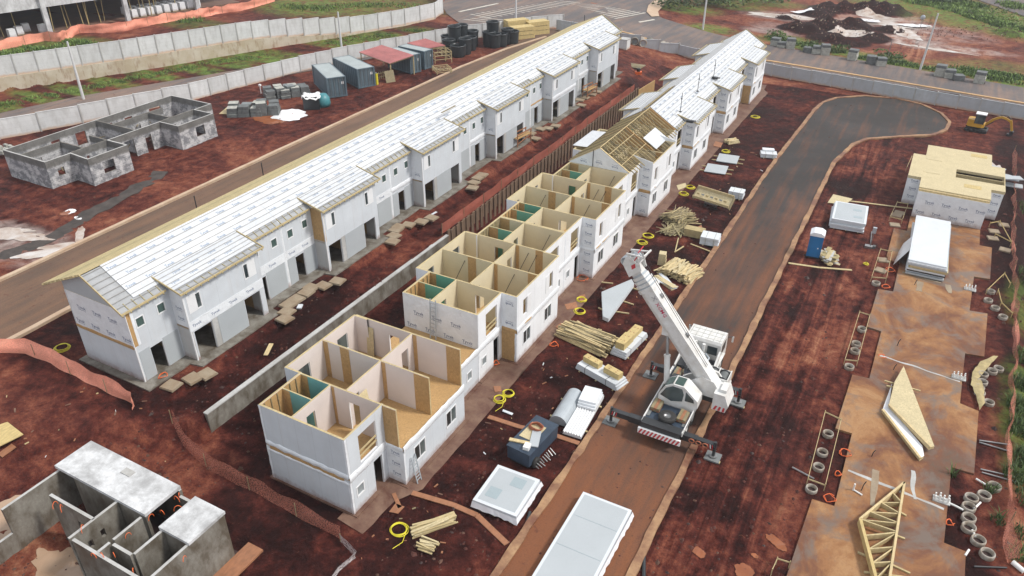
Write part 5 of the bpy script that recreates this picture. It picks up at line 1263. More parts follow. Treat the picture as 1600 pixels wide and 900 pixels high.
# ------------------------------------------------------------------ containers and sheds
def container(loc, rz, Lx, Ly, H, label, grp='steel containers along the fence'):
    o = empty('shipping_container', loc, rz, label, 'container', grp); hx, hy = Lx/2, Ly/2
    def corr(mb):
        # corrugated long and short sides
        def side(a, b, n):
            a = Vector(a); b = Vector(b); d = (b-a); L_ = d.length; d /= L_; nr = Vector((d.y, -d.x)); k = int(L_/.28); vs = []; fs = []
            for i in range(k*2+1):
                s = L_*i/(k*2); dep = .0 if (i//1) % 4 in (0, 1) else -.04; q = a+d*s+nr*dep; vs += [(q.x, q.y, .15), (q.x, q.y, H-.1)]
            for i in range(k*2): fs.append((i*2, i*2+2, i*2+3, i*2+1))
            mb.add(vs, fs, M['container'])
        side((hx,-hy),(hx,hy),1); side((hx,hy),(-hx,hy),1); side((-hx,hy),(-hx,-hy),1); side((-hx,-hy),(hx,-hy),1)
    mesh_part(o, 'side_panels', lambda mb: None) if False else None
    mb = MB(); corr(mb); mb.build('corrugated_sides', o, True)
    mb = MB()
    for sx in (-1, 1):
        for sy in (-1, 1): mb.box(sx*hx-.09, sx*hx+.09, sy*hy-.09, sy*hy+.09, 0, H, M['container'])
    for zz in (.08, H-.07):
        mb.box(-hx+.092, hx-.092, -hy-.06, -hy+.06, zz-.08, zz+.07, M['container']); mb.box(-hx+.092, hx-.092, hy-.06, hy+.06, zz-.08, zz+.07, M['container']); mb.box(hx-.06, hx+.06, -hy+.092, hy-.092, zz-.08, zz+.07, M['container']); mb.box(-hx-.06, -hx+.06, -hy+.092, hy-.092, zz-.08, zz+.07, M['container'])
    mb.build('frame', o, True)
    mb = MB(); mb.box(-hx+.05, hx-.05, -hy+.05, hy-.05, H-.06, H-.02, M['container_top']); mb.build('roof_panel', o, True)
    mb = MB()
    for y in (-.7,-.25,.25,.7): mb.tube([(hx+.05, y*hy, .2),(hx+.05, y*hy, H-.2)], .03, M['steel'], 6)
    mb.build('lock_bars', o, True)
    mb = MB(); mb.box(hx+.004, hx+.012, hy*.55, hy*.8, H*.62, H*.75, M['stripe_w']); mb.box(-hx*.2, hx*.1, -hy-.012, -hy-.004, H*.74, H*.82, M['stripe_w']) if False else None; mb.build('label_plate', o, True)
    return o
def cont_at(px_right, px_left, side_len, H, label):
    a, b = atg(*px_right), atg(*px_left); w = (a-b).length; d = (a-b); d.z = 0; d.normalize()
    back = Vector((-d.y, d.x, 0)); c = (a+b)/2+back*side_len/2
    # door end faces from back towards -back
    rz = math.atan2(-back.y, -back.x)
    return container((c.x, c.y, base(c.x, c.y)+.03), rz, side_len, w, H, label)
cont_at((542,150),(514,154),7.2,2.6,'blue grey shipping container with a pale roof, nearest to the wrapped stone piles')
cont_at((586,134),(561,139),7.2,2.6,'blue grey shipping container standing second from the wrapped stone piles, beside the red shelter')
cont_at((657,112),(642,116),5.0,2.6,'blue grey container half hidden behind the first red shelter roof')
cont_at((676,105),(664,109),5.0,2.6,'blue grey container between the two red shelter roofs')
def shelter(corners, hs, label):
    pts = [at(x, y, z) for (x, y), z in zip(corners, hs)]; c = sum(pts, Vector())/4; zb = base(c.x, c.y)
    o = empty('red_roof_shelter', (c.x, c.y, zb), 0, label, 'shelter')
    mb = MB(); n = 26; a, b, cc, d = pts; vs = []; fs = []
    for i in range(n+1):
        t = i/n; p = a.lerp(b, t); q = d.lerp(cc, t); w = .05*(1 if i % 2 else -1); vs += [(p.x,p.y,p.z+w),(q.x,q.y,q.z+w)]
    for i in range(n): fs.append((i*2,i*2+2,i*2+3,i*2+1))
    mb.add(vs, fs, M['red_roof']); mb.add([(x,y,z-.1) for x,y,z in vs], [f[::-1] for f in fs], M['pine_dark']); mb.build('roof_sheet', o)
    for p in pts: 
        q = p.lerp(c, .06); s = MB(); s.bar((q.x,q.y,base(q.x,q.y)-.1),(q.x,q.y,p.z-.12),.12,.12,M['pine']); s.build('post', o)
    for e0, e1 in ((0,1),(3,2)):
        s = MB(); s.bar(pts[e0].lerp(c,.05)+Vector((0,0,-.16)), pts[e1].lerp(c,.05)+Vector((0,0,-.16)), .08, .12, M['pine']); s.build('beam', o)
shelter([(561,81),(597,70),(648,86),(610,99)], [4.9,5.1,4.9,4.6], 'larger red sheet roofed shelter beside the containers')
shelter([(636,67),(665,60),(697,71),(668,76)], [4.9,5.0,4.6,4.5], 'smaller red sheet roofed shelter next to the black tanks')
# things round the shelters
def boards_rack(px, py, label):
    p = atg(px, py); mb = MB()
    for i in range(5): mb.bar((i*.35,0,0),(i*.35,.1,1.0),.06,.06,M['pine'])
    for zz in (.3,.8): mb.bar((-.1,.05,zz),(1.6,.05,zz),.06,.06,M['pine'])
    o = mb.build('timber_rack'); o.location = p; o.rotation_euler = (0,0,1.2); tag(o, label, 'rack')
boards_rack(593,124,'low timber rack of uprights in front of the larger red shelter'); 
mb = MB(); mb.extr([(0,0,0),(1.4,0,0),(1.4,.5,1.5),(0,.5,1.5)], (0,.06,0), M['pine_dark']); o = mb.build('leaning_board'); o.location = atg(604,130); o.rotation_euler = (0,0,1.1); tag(o, 'weathered board leaning at the post of the larger red shelter', 'board')
mb = MB(); mb.cyl((0,0),.22,0,1.5,M['hose'],14); mb.cyl((0,0),.12,1.502,1.65,M['steel'],10); o = mb.build('yellow_cylinder'); o.location = atg(589,132); tag(o, 'upright yellow cylinder beside the second container', 'cylinder')
def frame_rack(px, py, w, d, h, label, rz=.9):
    p = atg(px, py); mb = MB()
    for x in (0,w):
        for y in (0,d): mb.bar((x,y,0),(x,y,h),.09,.09,M['pine'])
    for zz in (h*.35,h*.7,h):
        for y in (0,d): mb.bar((0,y,zz),(w,y,zz),.07,.07,M['pine'])
        for x in (0,w): mb.bar((x,0,zz+.05),(x,d,zz+.05),.07,.07,M['pine'])
    for i in range(5): mb.bar((w*i/4,0,h*.72),(w*i/4,d,h*.72),.12,.03,M['pine_dark'])
    o = mb.build('timber_trestle'); o.location = p; o.rotation_euler = (0,0,rz); tag(o, label, 'timber frame')
frame_rack(680,100,2.6,2.2,1.6,'open timber frame under the smaller red shelter'); frame_rack(690,88,3,2,1.2,'open timber frame between the smaller red shelter and the tanks'); frame_rack(683,117,2.2,2.2,.7,'low timber frame on the ground before the smaller red shelter')
# black water tanks
def tank_proto():
    o = empty('water_tank', (0,0,0), 0, 'x', 'tank', 'black water tanks by the fence')
    mb = MB(); mb.lathe([(1.02,0),(1.12,.25),(1.12,.3),(1.16,.9),(1.16,.95),(1.2,1.5),(1.2,1.6)], M['black_pl'], n=24); mb.poly([(1.0*math.cos(i*math.pi/12),1.0*math.sin(i*math.pi/12),.3) for i in range(24)], M['dark']); mb.build('tank_body', o, True)
    mb = MB(); mb.lathe([(1.2,1.55),(1.28,1.58),(1.28,1.72),(1.16,1.76),(1.08,1.74),(1.05,1.5),(1.0,.4)], M['black_pl'], n=24); mb.build('rim', o, True)
    return o
tk = tank_proto(); n = 0
TK = [(716,86,0),(727,82,0),(702,82,0),(735,76,0),(711,76,1),(722,72,1),(700,74,0),(738,70,0),(764,70,0),(773,72,0),(783,70,0),(793,66,0),(770,66,1),(801,66,0)]
nm_ = ['front left one of the left tank cluster, facing the back road','front right one of the left tank cluster','leftmost of the left tank cluster, next to the red shelter','rightmost front one of the left tank cluster','middle one of the left tank cluster','rearmost one of the left tank cluster','back left one of the left tank cluster','back right one of the left tank cluster','leftmost of the right tank cluster','second from the left in the right tank cluster','middle one of the right tank cluster','second from the timber packs in the right tank cluster','rear one of the right tank cluster, against the fence','one nearest the yellow timber packs in the right tank cluster']
for i, (px, py, s) in enumerate(TK):
    p = atg(px, py+2); z = p.z+(1.3 if s else 0); lb = 'black plastic water tank, '+nm_[i]; s = 0
    if i == 0: tk.location = (p.x, p.y, z); tk['label'] = lb
    else: dup(tk, (p.x, p.y, z), i*.4, lb).scale = (.84,.84,1.15+.3*((i*37) % 10)/10)
# stacked packs of yellow boards
def pack(px, py, L_, W_, H_, rz, label, layers=3, dz=0):
    p = atg(px, py); o = empty('timber_pack', (p.x, p.y, p.z+dz), rz, label, 'timber pack', 'packs of yellow boards by the fence'); h = H_/layers
    for k in range(layers):
        mb = MB(); mb.box(-L_/2+.04*k, L_/2-.03*k, -W_/2, W_/2, k*h+.06, (k+1)*h-.02, M['lumber_y']); mb.build('board_bundle', o, True)
        mb = MB()
        for x in (-.35, 0, .35): mb.box(x*L_-.05, x*L_+.05, -W_/2+.02, W_/2-.02, k*h-.018, k*h+.058, M['pine_dark'])
        mb.build('bearer', o, True)
pack(815,60,4.0,1.9,2.0,.95,'tall pack of yellow boards nearest the black tanks',3); pack(838,53,4.0,2.0,2.2,.95,'tall pack of yellow boards at the right end by the fence',3); pack(806,54,4.0,1.8,2.5,.95,'tall pack of yellow boards standing behind the other two',3)
# wrapped stone piles, cube with tarpaulin
def stone_pile(px, py, nx_, ny_, rz, label, mat='shrink', s=1.0, hv=2, seed=0):
    p = atg(px, py); o = empty('stone_pile', p, rz, label, 'stone pile', 'wrapped stone piles near the containers'); rnd = random.Random(seed)
    for i in range(nx_):
        for j in range(ny_):
            h = s*(.9+rnd.uniform(0,.5)); mb = MB(); x, y = (i-(nx_-1)/2)*1.25*s, (j-(ny_-1)/2)*1.2*s; a = rnd.uniform(-.12,.12)
            for k in range(hv):
                mb.obox((x+rnd.uniform(-.06,.06), y+rnd.uniform(-.06,.06)), (math.cos(a),math.sin(a)), (-math.sin(a),math.cos(a)), .57*s-.03*k, .55*s-.03*k, k*h/hv+.003, (k+1)*h/hv, M[mat] if rnd.random() < .6 else M['stone_dark'], M['stone_pal'] if rnd.random() < .45 else None)
            mb.build('wrapped_block', o, True)
stone_pile(385,178,3,2,.6,'dark wrapped stone pile left of the bright puddle','shrink',1.15,3,1); stone_pile(420,176,2,2,.7,'dark wrapped stone pile with a paler flat top, nearest the bright puddle','stone_dark',1.15,3,2)
stone_pile(437,150,3,2,1.0,'wrapped grey stone pile against the fence beside the first container','shrink',1.05,3,3); stone_pile(460,148,3,2,1.0,'wrapped grey stone pile touching the corner of the first container','shrink',1.05,3,4)
p = atg(489,168); o = empty('covered_tank', p, .6, 'black cube tank under a white tarpaulin near the first container', 'tank')
mb = MB(); mb.box(-1,1,-.9,.9,0,1.6,M['black_pl']); mb.build('tank_body', o, True)
mb = MB(); N_ = 9; vs = [(-1.15+2.3*i/N_, -1.05+2.1*j/N_, 1.66+.28*noise.noise((i*.6,j*.6,0))-(.5*noise.noise((i*.4,j*.5,7))+.25 if i in (0,N_) or j in (0,N_) else 0)) for j in range(N_+1) for i in range(N_+1)]
mb.add(vs, [(j*(N_+1)+i, j*(N_+1)+i+1, (j+1)*(N_+1)+i+1, (j+1)*(N_+1)+i) for j in range(N_) for i in range(N_)], M['tarp_white'], True); mb.build('tarpaulin', o, True)
p = atg(506,166); mb = MB(); mb.lathe([(0,0),(.8,.05),(.95,.5),(.85,1.1),(.5,1.6),(0,1.7)], M['tarp_blue'], n=12); o = mb.build('tarp_bundle'); o.location = p; tag(o, 'rounded teal bundle leaning beside the covered black tank', 'bundle')
for px, py, lb in ((408,146,'small white topped marker post behind the dark stone piles'),(725,87,'small white topped marker post before the left tank cluster')):
    rod('marker_post', lb, atg(px, py), 1.1, M['stripe_w'], .05, 'marker post', .14)
mb = MB(); mb.obox((0,0),(1,0),(0,1),1.3,.5,.05,.12,M['pine']); mb.obox((.9,-.9),(.8,.6),(-.6,.8),1.2,.4,.0,.045,M['plank_red']); o = mb.build('board_sheets'); o.location = atg(355,174); o.rotation_euler=(0,0,2.0); tag(o, 'pale boards lying on the red earth left of the stone piles', 'boards')
p = atg(4,240); rnd = random.Random(2); o = empty('block_heap', p, 0)
for i in range(24): mb = MB(); mb.obox((rnd.uniform(-1.6,1.6),rnd.uniform(-1,1)),(1,0),(0,1),.2,.14,rnd.uniform(0,.6),rnd.uniform(.62,.9),M['stone_pal']); mb.build('loose_block', o, True)
tag(o, 'heap of loose grey blocks at the left edge beside the block building', 'block heap')
# block pallets by the far road
def far_pallet(px, py, n_, label, mat, seed):
    p = atg(px, py); o = empty('block_pallet', p, -.1+.2*(seed % 3), label, 'pallet', 'block pallets along the far road'); rnd = random.Random(seed)
    mb = MB()
    for k in range(n_):
        mb.box(-.75+rnd.uniform(0,.1), .75-rnd.uniform(0,.1), -.7, .7-rnd.uniform(0,.1), k*.42+.1, k*.42+.5, M[mat] if k < n_-1 else M['stone_dark'])
    mb.build('block_stack', o, True); mb = MB(); mb.box(-.8,.8,-.75,.75,0,.1,M['pine_dark']); mb.build('pallet_base', o, True)
FP = [(1211,71,3,'leftmost pale block pallet by the far road, half behind the roof end','stone_pal'),(1221,74,2,'low pale block pallet second from the left by the far road','stone_pal'),(1234,76,4,'tall pale block pallet beside the low one at the left by the far road','stone_pal'),(1262,82,2,'dark block pallet left of two paler pallets by the far road','stone_dark'),(1275,84,3,'pale block pallet between a dark pallet and a taller one','stone_pal'),(1288,86,4,'tall pale block pallet with a dark top right of two pallets','stone_pal'),(1331,94,4,'single pale block pallet standing alone by the far road','stone_pal'),(1360,100,3,'dark wrapped block pallet left of its paler neighbour by the far road','stone_dark'),(1375,103,3,'pale block pallet right of a dark wrapped one by the far road','stone_pal'),(1467,119,4,'tall block pallet right of the leaning pole by the far road','stone_pal'),(1482,122,3,'block pallet in the middle of three right of the leaning pole','stone_pal'),(1496,126,2,'low block pallet at the right end of three by the leaning pole','stone_dark'),(1529,130,4,'lone block pallet farthest right beside the far road','stone_pal')]
for i, (px, py, n_, lb, mt) in enumerate(FP): far_pallet(px, py, n_, lb, mt, i)
# concrete pipes in front of the far fence
PP = [(990,68,.8,'dark'),(1003,71,.8,'g'),(1016,73,.9,'d'),(1034,76,.7,'g'),(1040,78,.7,'g'),(1047,79,.7,'g')]
for i, (px, py, r, c) in enumerate(PP):
    p = atg(px, py); mb = MB(); r *= .75; mb.lathe([(r,-1.1),(r*1.12,-1.0),(r*1.12,-.8),(r,-.75),(r,1.1),(r*.8,1.1),(r*.8,-1.1),(r,-1.1)], M['ring'] if c != 'd' and c != 'dark' else M['conc'], axis='y', n=18); o = mb.build('concrete_pipe'); o.location = (p.x, p.y, p.z+r); o.rotation_euler = (0,0,.5 if i < 3 else .15)
    tag(o, ['dark concrete pipe leftmost by the far fence','pale concrete pipe second from the left by the far fence','grey concrete pipe lying at the middle of the fence pipes','pale concrete pipe left one of the small trio by the far fence','pale concrete pipe middle one of the small trio by the far fence','pale concrete pipe right one of the small trio by the far fence'][i], 'concrete pipe', 'concrete pipes by the far fence')
p = atg(975,76); mb = MB(); mb.box(-.7,.7,-.8,.8,0,1.5,M['precast']); mb.box(-.75,.75,-.85,.85,1.502,1.6,M['conc_light']); o = mb.build('concrete_box'); o.location = p; tag(o, 'pale concrete box standing at the far end of the left-hand row', 'box')
# ------------------------------------------------------------------ truck crane
def crane():
    cx, cy = -8.9, 40.9; o = empty('truck_crane', (cx, cy, 0), 0, 'white truck crane on four spread outriggers with its boom raised across the road', 'crane'); W_ = M['crane_white']; D = M['steel_dark']; G = M['crane_grey']
    g0 = .12
    mb = MB(); mb.box(cx-1.25, cx+1.25, 35.75, 43.6, .98, 1.32, D, M['gen_blue']); mb.box(cx-1.1, cx+1.1, 35.9, 46, .62, .975, D)
    mb.box(cx-1.32, cx-1.252, 36, 43.4, 1.1, 1.42, W_); mb.box(cx+1.252, cx+1.32, 36, 43.4, 1.1, 1.42, W_); mb.box(cx-1.25, cx+1.25, 35.7, 36.3, 1.0, 1.5, D)
    for y in (37.3, 38.2, 41.9): mb.box(cx-1.2, cx+1.2, y, y+.06, 1.322, 1.36, M['steel'])
    mb.build('carrier_chassis', o)
    for y in (37.3, 38.6, 43.2, 45.0):
        for s in (-1, 1):
            w = MB(); x = cx+s*1.12; prof = [(.30,-.15),(.52,-.17),(.58,-.12),(.58,.12),(.52,.17),(.30,.15)]; w.lathe(prof, M['rubber'], (x, y, .62+.1), 22, 'x'); wo = w.build('wheel', o)
            r = MB(); r.lathe([(0,-.05),(.28,-.05),(.30,-.14),(.31,.14),(.28,.05),(0,.05)], M['crane_white'], (x, y, .72), 16, 'x'); r.build('rim', wo)
    for s in (-1, 1):
        for y in (38.0, 44.1): m = MB(); m.box(cx+s*1.2-.16, cx+s*1.2+.16, y-1.35 if y < 40 else y-1.5, y+1.35 if y < 40 else y+1.4, 1.33, 1.37, W_ if y > 40 else G); m.build('mudguard', o)
    # driver's cab, low and full width
    c = MB(); y0, y1 = 44.35, 46.35
    prof = [(y0,.85),(y1-.05,.85),(y1,1.6),(y1-.22,2.62),(y1-.42,2.78),(y0+.12,2.78),(y0,2.6)]
    c.extr([(cx-1.22, y, z) for y, z in prof], (2.44, 0, 0), W_)
    for i in range(6): c.box(cx-1.1+i*.42, cx-1.08+i*.42, y0+.15, y1-.5, 2.783, 2.80, M['panel_rec'] if False else M['stone_pal'])
    for i in range(3): c.box(cx-1.15, cx+1.15, y0+.3+i*.45, y0+.32+i*.45, 2.782, 2.795, M['stone_pal'])
    cab = c.build('driver_cab', o)
    for x0, x1 in ((-1.05,-.35),(.3,1.0)): q = MB(); q.box(cx+x0, cx+x1, y0-.015, y0-.003, 1.75, 2.4, M['glass']); q.build('rear_window', cab)
    q = MB(); q.extr([(cx-1.1, y1+.012, 1.65),(cx+1.1, y1+.012, 1.65),(cx+1.1, y1-.19, 2.58),(cx-1.1, y1-.19, 2.58)], (0,.01,0), M['glass']); q.build('windscreen', cab)
    for s in (-1,1): q = MB(); q.box(cx+s*1.225-.004, cx+s*1.225+.004, y0+.35, y1-.55, 1.65, 2.4, M['glass']); q.build('side_window', cab); q = MB(); q.bar((cx+s*1.25, y1-.2, 2.3), (cx+s*1.55, y1+.05, 2.3), .04,.04,D); q.box(cx+s*1.55-.06, cx+s*1.55+.06, y1, y1+.08, 1.85, 2.3, W_); q.build('mirror', cab)
    # engine deck behind the cab
    e = MB(); e.box(cx-.55, cx+.35, 42.5, 44.0, 1.322, 1.95, W_); e.box(cx-.45, cx+.2, 42.6, 43.9, 1.952, 2.1, M['galv']); e.box(cx+.4, cx+1.1, 42.4, 44.1, 1.322, 1.5, D); e.box(cx-1.2, cx-.6, 42.4, 44.1, 1.322, 1.55, D); e.tube([(cx-.45, 44.1, 1.3),(cx-.45, 44.1, 2.7)], .09, W_, 10); e.tube([(cx+.1, 44.1, 1.3),(cx+.1, 44.1, 2.6)], .11, W_, 10)
    e.tube([(cx+.35,43.9,2.0),(cx+.7,43.5,2.0),(cx+.6,42.8,1.8)], .07, M['galv'], 8); e.build('engine_housing', o)
    for s in (-1, 1): r = MB(); r.bar((cx+s*1.22, 44.3, 2.1), (cx+s*1.25, 42.3, 1.45), .12, .3, W_); r.build('fairing', o)
    # rear bumper with stripes
    b = MB(); b.box(cx-1.35, cx+1.35, 35.55, 35.7, .72, 1.12, M['stripe_w']); n = 11
    for i in range(n):
        x = cx-1.32+i*2.6/n; b.poly([(x, 35.547, .73),(x+.12, 35.547, .73),(min(cx+1.34, x+.3), 35.547, 1.11),(x+.18, 35.547, 1.11)], M['red'])
    b.build('bumper', o)
    # outriggers
    for y, x0, x1 in ((36.35,-12.3,-5.62),(42.2,-11.7,-5.6)):
        for s, xe in ((-1, x0), (1, x1)):
            q = MB(); q.box(min(cx+s*.9, xe), max(cx+s*.9, xe), y-.17, y+.17, .80, 1.16, D); q.box(min(cx+s*1.3, cx+s*2.2), max(cx+s*1.3, cx+s*2.2), y-.2, y+.2, .77, 1.19, D); ob = q.build('outrigger', o)
            q = MB(); q.tube([(xe, y, .2),(xe, y, 1.3)], .10, D, 12); q.tube([(xe, y, .16),(xe, y, .62)], .065, M['steel'], 12); q.cyl((xe, y), .24, .19, .25, M['steel'], 16); q.build('jack', ob)
            q = MB()
            for k in range(4): q.box(xe-.19, xe+.19, y-.176, y-.172, .84+k*.0, .86, M['stripe_w'])
            for k in range(3): q.poly([(xe-s*.05-s*.13*k, y-.174, .82),(xe-s*.11-s*.13*k, y-.174, .82),(xe-s*.17-s*.13*k, y-.174, 1.14),(xe-s*.11-s*.13*k, y-.174, 1.14)], M['red'] if k % 2 == 0 else M['stripe_w'])
            q.build('warning_stripes', ob)
            q = MB(); q.box(xe-.45, xe+.45, y-.42, y+.42, .06, .16, M['crane_grey']); q.box(xe-.5, xe+.5, y-.3, y-.1, .0, .058, M['pine']); q.build('ground_pad', ob)
    sh = MB()
    for i in range(3):
        x = -7.0+.42*i; sh.tube([(x+.16*math.cos(t*math.pi/6), 36.1, 1.0+.13*math.sin(t*math.pi/6)) for t in range(12)], .04, M['rust'], 6, closed=True)
    sh.build('shackles', o)
    # things stowed on the rear deck
    t = MB(); t.lathe([(.22,-.12),(.50,-.16),(.56,-.1),(.56,.1),(.50,.16),(.22,.12)], M['rubber'], (cx+.05, 36.85, 1.55), 26); sp = t.build('spare_wheel', o)
    t = MB(); t.lathe([(0,.02),(.2,.02),(.24,.14),(.24,-.12)], M['steel'], (cx+.05, 36.85, 1.55), 18); t.build('rim', sp)
    for x, y in ((cx-.88, 37.75), (cx+.88, 37.5), (cx-.75, 41.6)):
        t = MB()
        for i in range(3):
            for k in range(2): t.box(x-.28+i*.19, x-.10+i*.19, y-.55, y+.5-.05*i, 1.34+k*.14, 1.475+k*.14, M['pine_dark'] if (i+k) % 2 else M['plank_red'])
        t.build('timber_blocking', o)
    # slewing superstructure; boom points to -x
    s = MB(); s.cyl((cx+.1, 40.0), .85, 1.33, 1.62, D, 28); s.box(cx-.9, cx+2.3, 39.45, 40.85, 1.63, 1.95, D)
    for y in (39.5, 40.62): s.extr([(cx-.4, y, 1.95),(cx+2.2, y, 1.95),(cx+2.5, y, 2.5),(cx+2.0, y, 3.15),(cx+1.2, y, 3.3),(cx+.3, y, 2.5)], (0,.14,0), W_)
    s.build('slewing_frame', o)
    wn = MB()
    for x in (cx+1.55, cx+2.25):
        wn.lathe([(.12,-.46),(.38,-.46),(.38,-.42),(.27,-.42),(.27,.42),(.38,.42),(.38,.46),(.12,.46)], M['steel_dark'], (x, 40.1+.95, 2.55), 20, 'y'); wn.lathe([(.3,-.4),(.3,.4)], M['stone_dark'], (x, 41.05, 2.55), 16, 'y')
    wn.build('winch_drums', o)
    wf = MB()
    for x in (cx+1.18, cx+1.9, cx+2.62): wf.box(x-.03, x+.03, 40.45, 41.7, 2.1, 2.85, W_)
    wf.box(cx+1.15, cx+2.65, 40.4, 40.46, 2.0, 2.9, W_); wf.box(cx+1.15, cx+2.65, 41.69, 41.75, 2.2, 2.75, W_); wf.box(cx+1.1, cx+2.7, 40.5, 41.7, 1.9, 2.08, W_); wf.build('winch_frame', o)
    cw = MB(); cw.extr([(cx+2.2, 39.0, 1.5),(cx+3.05, 39.0, 1.5),(cx+3.2, 39.0, 2.0),(cx+2.9, 39.0, 2.75),(cx+2.2, 39.0, 2.75)], (0, 1.5, 0), W_); cw.box(cx+2.5, cx+2.9, 39.3, 40.2, 2.752, 2.95, W_)
    for k in range(3): cw.poly([(cx+2.3+k*.28, 38.997, 1.52),(cx+2.44+k*.28, 38.997, 1.52),(cx+2.56+k*.24, 38.997, 1.85),(cx+2.42+k*.24, 38.997, 1.85)], M['red'])
    cw.build('counterweight', o)
    # operator's cab
    oc = MB(); y0, y1 = 38.25, 39.3; prof = [(-1.0,1.35),(1.2,1.35),(1.4,1.75),(1.35,2.25),(.55,2.95),(.4,3.05),(-.3,3.05),(-.8,2.72),(-1.15,2.0),(-1.15,1.6)]
    oc.extr([(cx+.1+x, y0, z) for x, z in prof], (0, y1-y0, 0), W_); ocab = oc.build('operator_cab', o)
    gl = MB(); gl.extr([(cx+.1+x, y0-.012, z) for x, z in [(-1.05,1.98),(-.3,1.72),(.4,1.95),(.45,2.5),(.3,2.88),(-.3,2.9),(-.72,2.62)]], (0,.006,0), M['glass']); gl.build('door_window', ocab)
    gl = MB(); gl.extr([(cx+.1+x, y0-.012, z) for x, z in [(.56,2.05),(1.15,2.08),(1.1,2.3),(.56,2.75)]], (0,.006,0), M['glass']); gl.build('quarter_window', ocab)
    gl = MB(); gl.quad((cx+.1-1.18, y0+.07, 2.0),(cx+.1-.83, y0+.07, 2.72),(cx+.1-.83, y1-.07, 2.72),(cx+.1-1.18, y1-.07, 2.0), M['glass_green']); gl.build('windscreen', ocab)
    gl = MB(); gl.quad((cx+.1-.79, y0+.09, 2.752),(cx+.1-.34, y0+.09, 3.045),(cx+.1-.34, y1-.09, 3.045),(cx+.1-.79, y1-.09, 2.752), M['glass_green']); gl.box(cx+.1-.24, cx+.1+.32, y0+.1, y1-.1, 3.052, 3.06, M['glass_green']); gl.build('roof_window', ocab)
    gl = MB(); gl.box(cx+.1-.31, cx+.1-.26, y0+.06, y1-.06, 3.05, 3.09, W_); gl.build('roof_rib', ocab)
    # telescopic boom
    F = Vector((cx+1.55, 40.02, 2.75)); T_ = Vector((-13.15, 40.55, 9.25)); d = (T_-F).normalized(); yv = Vector((0,0,1)).cross(d).normalized(); up = d.cross(yv).normalized()
    def sect(mb, a, b, w, h, mat):
        prof = [(-w*.5,h*.5),(-w*.5,-h*.2),(-w*.28,-h*.5),(w*.28,-h*.5),(w*.5,-h*.2),(w*.5,h*.5)]
        A = F+d*a; B = F+d*b; vs = [A+yv*x+up*z for x, z in prof]+[B+yv*x+up*z for x, z in prof]; n = 6
        mb.add(vs, [tuple(range(n)), tuple(range(2*n-1,n-1,-1))]+[(i,n+i,n+(i+1)%n,(i+1)%n) for i in range(n)], mat)
    Lb = (T_-F).length; bm = MB(); sect(bm, -.5, Lb-1.55, .88, 1.08, W_)
    for a in (Lb*.38, Lb*.72): 
        A = F+d*a+up*.5; bm.tube([A-yv*.1, A+yv*.12], .17, M['steel'], 14)
    bo = bm.build('boom', o)
    for i, (a, b, w) in enumerate(((Lb-1.75,Lb-1.5,.99),(Lb-1.40,Lb-1.22,.92),(Lb-1.12,Lb-.95,.85),(Lb-.86,Lb-.68,.78))):
        q = MB(); sect(q, a, b, w, w*1.22, W_); sect(q, b-.02, b+.14, w*.86, w*1.05, M['galv']); q.build('boom_collar', bo)
    hd_ = MB(); sect(hd_, Lb-.7, Lb+.15, .6, .8, W_)
    for s in (-1, 1):
        A = F+d*(Lb-.1)+yv*s*.34; pts = [A-up*.5-d*.3, A-up*.35+d*.65, A+up*.15+d*.95, A+up*.9+d*.55, A+up*.55-d*.3]; hd_.extr(pts, yv*.05*s, W_)
        q = [A+yv*s*.055+up*.0+d*(.05+.2*0), A+yv*s*.055+up*.12+d*.3, A+yv*s*.055+up*.45+d*.3, A+yv*s*.055+up*.32+d*.05]; hd_.poly(q if s > 0 else q[::-1], M['red'])
    hd_.build('boom_head', bo)
    for a, u in ((.62,-.22),(.5,.5)):
        q = MB(); A = F+d*(Lb-.05+a)+up*u; R0 = .27; ring = []
        pts = [A+(d*math.cos(t*math.pi/9)+up*math.sin(t*math.pi/9))*R0 for t in range(18)]
        for off in (-.18, 0, .18): q.tube([p+yv*off for p in pts], .06, M['galv'], 6, closed=True)
        q.tube([A-yv*.33, A+yv*.33], .06, M['steel'], 8); q.build('sheave', bo)
    # jib lugs folded over the head: open triangular frame with red marks
    jf = MB(); A = F+d*(Lb+.1)+up*.62
    for s in (-1,1):
        p0 = A+yv*s*.5; p1 = A+d*.9-up*.35+yv*s*.3; p2 = A+d*.25+up*.6+yv*s*.45
        jf.bar(p0, p1, .09, .1, W_); jf.bar(p0, p2, .09, .1, W_); jf.bar(p2, p1, .08, .09, W_); jf.bar(p0.lerp(p1,.3), p2.lerp(p1,.3), .05,.06, M['red'])
    jf.bar(A+yv*.5, A-yv*.5, .09, .1, W_); jf.bar(A+d*.25+up*.75+yv*.5, A+d*.25+up*.75-yv*.5, .09,.09, W_); jf.bar(A+d*.6+up*.45+yv*.4, A+d*.7+up*.5-yv*.4, .05,.05, M['red']); jf.build('jib_frame', bo)
    rp = MB(); rp.tube([F+d*1.0+up*.62, F+d*(Lb-.2)+up*.9], .018, M['steel_dark'], 5); rp.tube([F+d*1.0+up*.62+yv*.2, F+d*(Lb-.2)+up*.9+yv*.2], .018, M['steel_dark'], 5); rp.build('hoist_rope', bo)
    rl = MB(); s0 = F+d*(Lb*.5)-yv*.42+up*.45; rl.tube([s0+d*.2-yv*0, s0+d*3.2], .025, D, 6); rl.build('cable_rail', bo)
    # lettering on the boom side that faces the camera
    side = -yv if (-yv).y < 0 else yv
    lt = MB(); c0 = F+d*(Lb-3.15)+side*.442+up*.12; put_text(lt, 'XCMG', c0, -d, up, 1.05, M['redletter'], .012, off=.006)
    c1 = F+d*(Lb-2.3)+side*.442+up*.14; put_text(lt, 'X', c1, -d, up, .34, M['greyletter'], .012, off=.006); lt.build('lettering', bo)
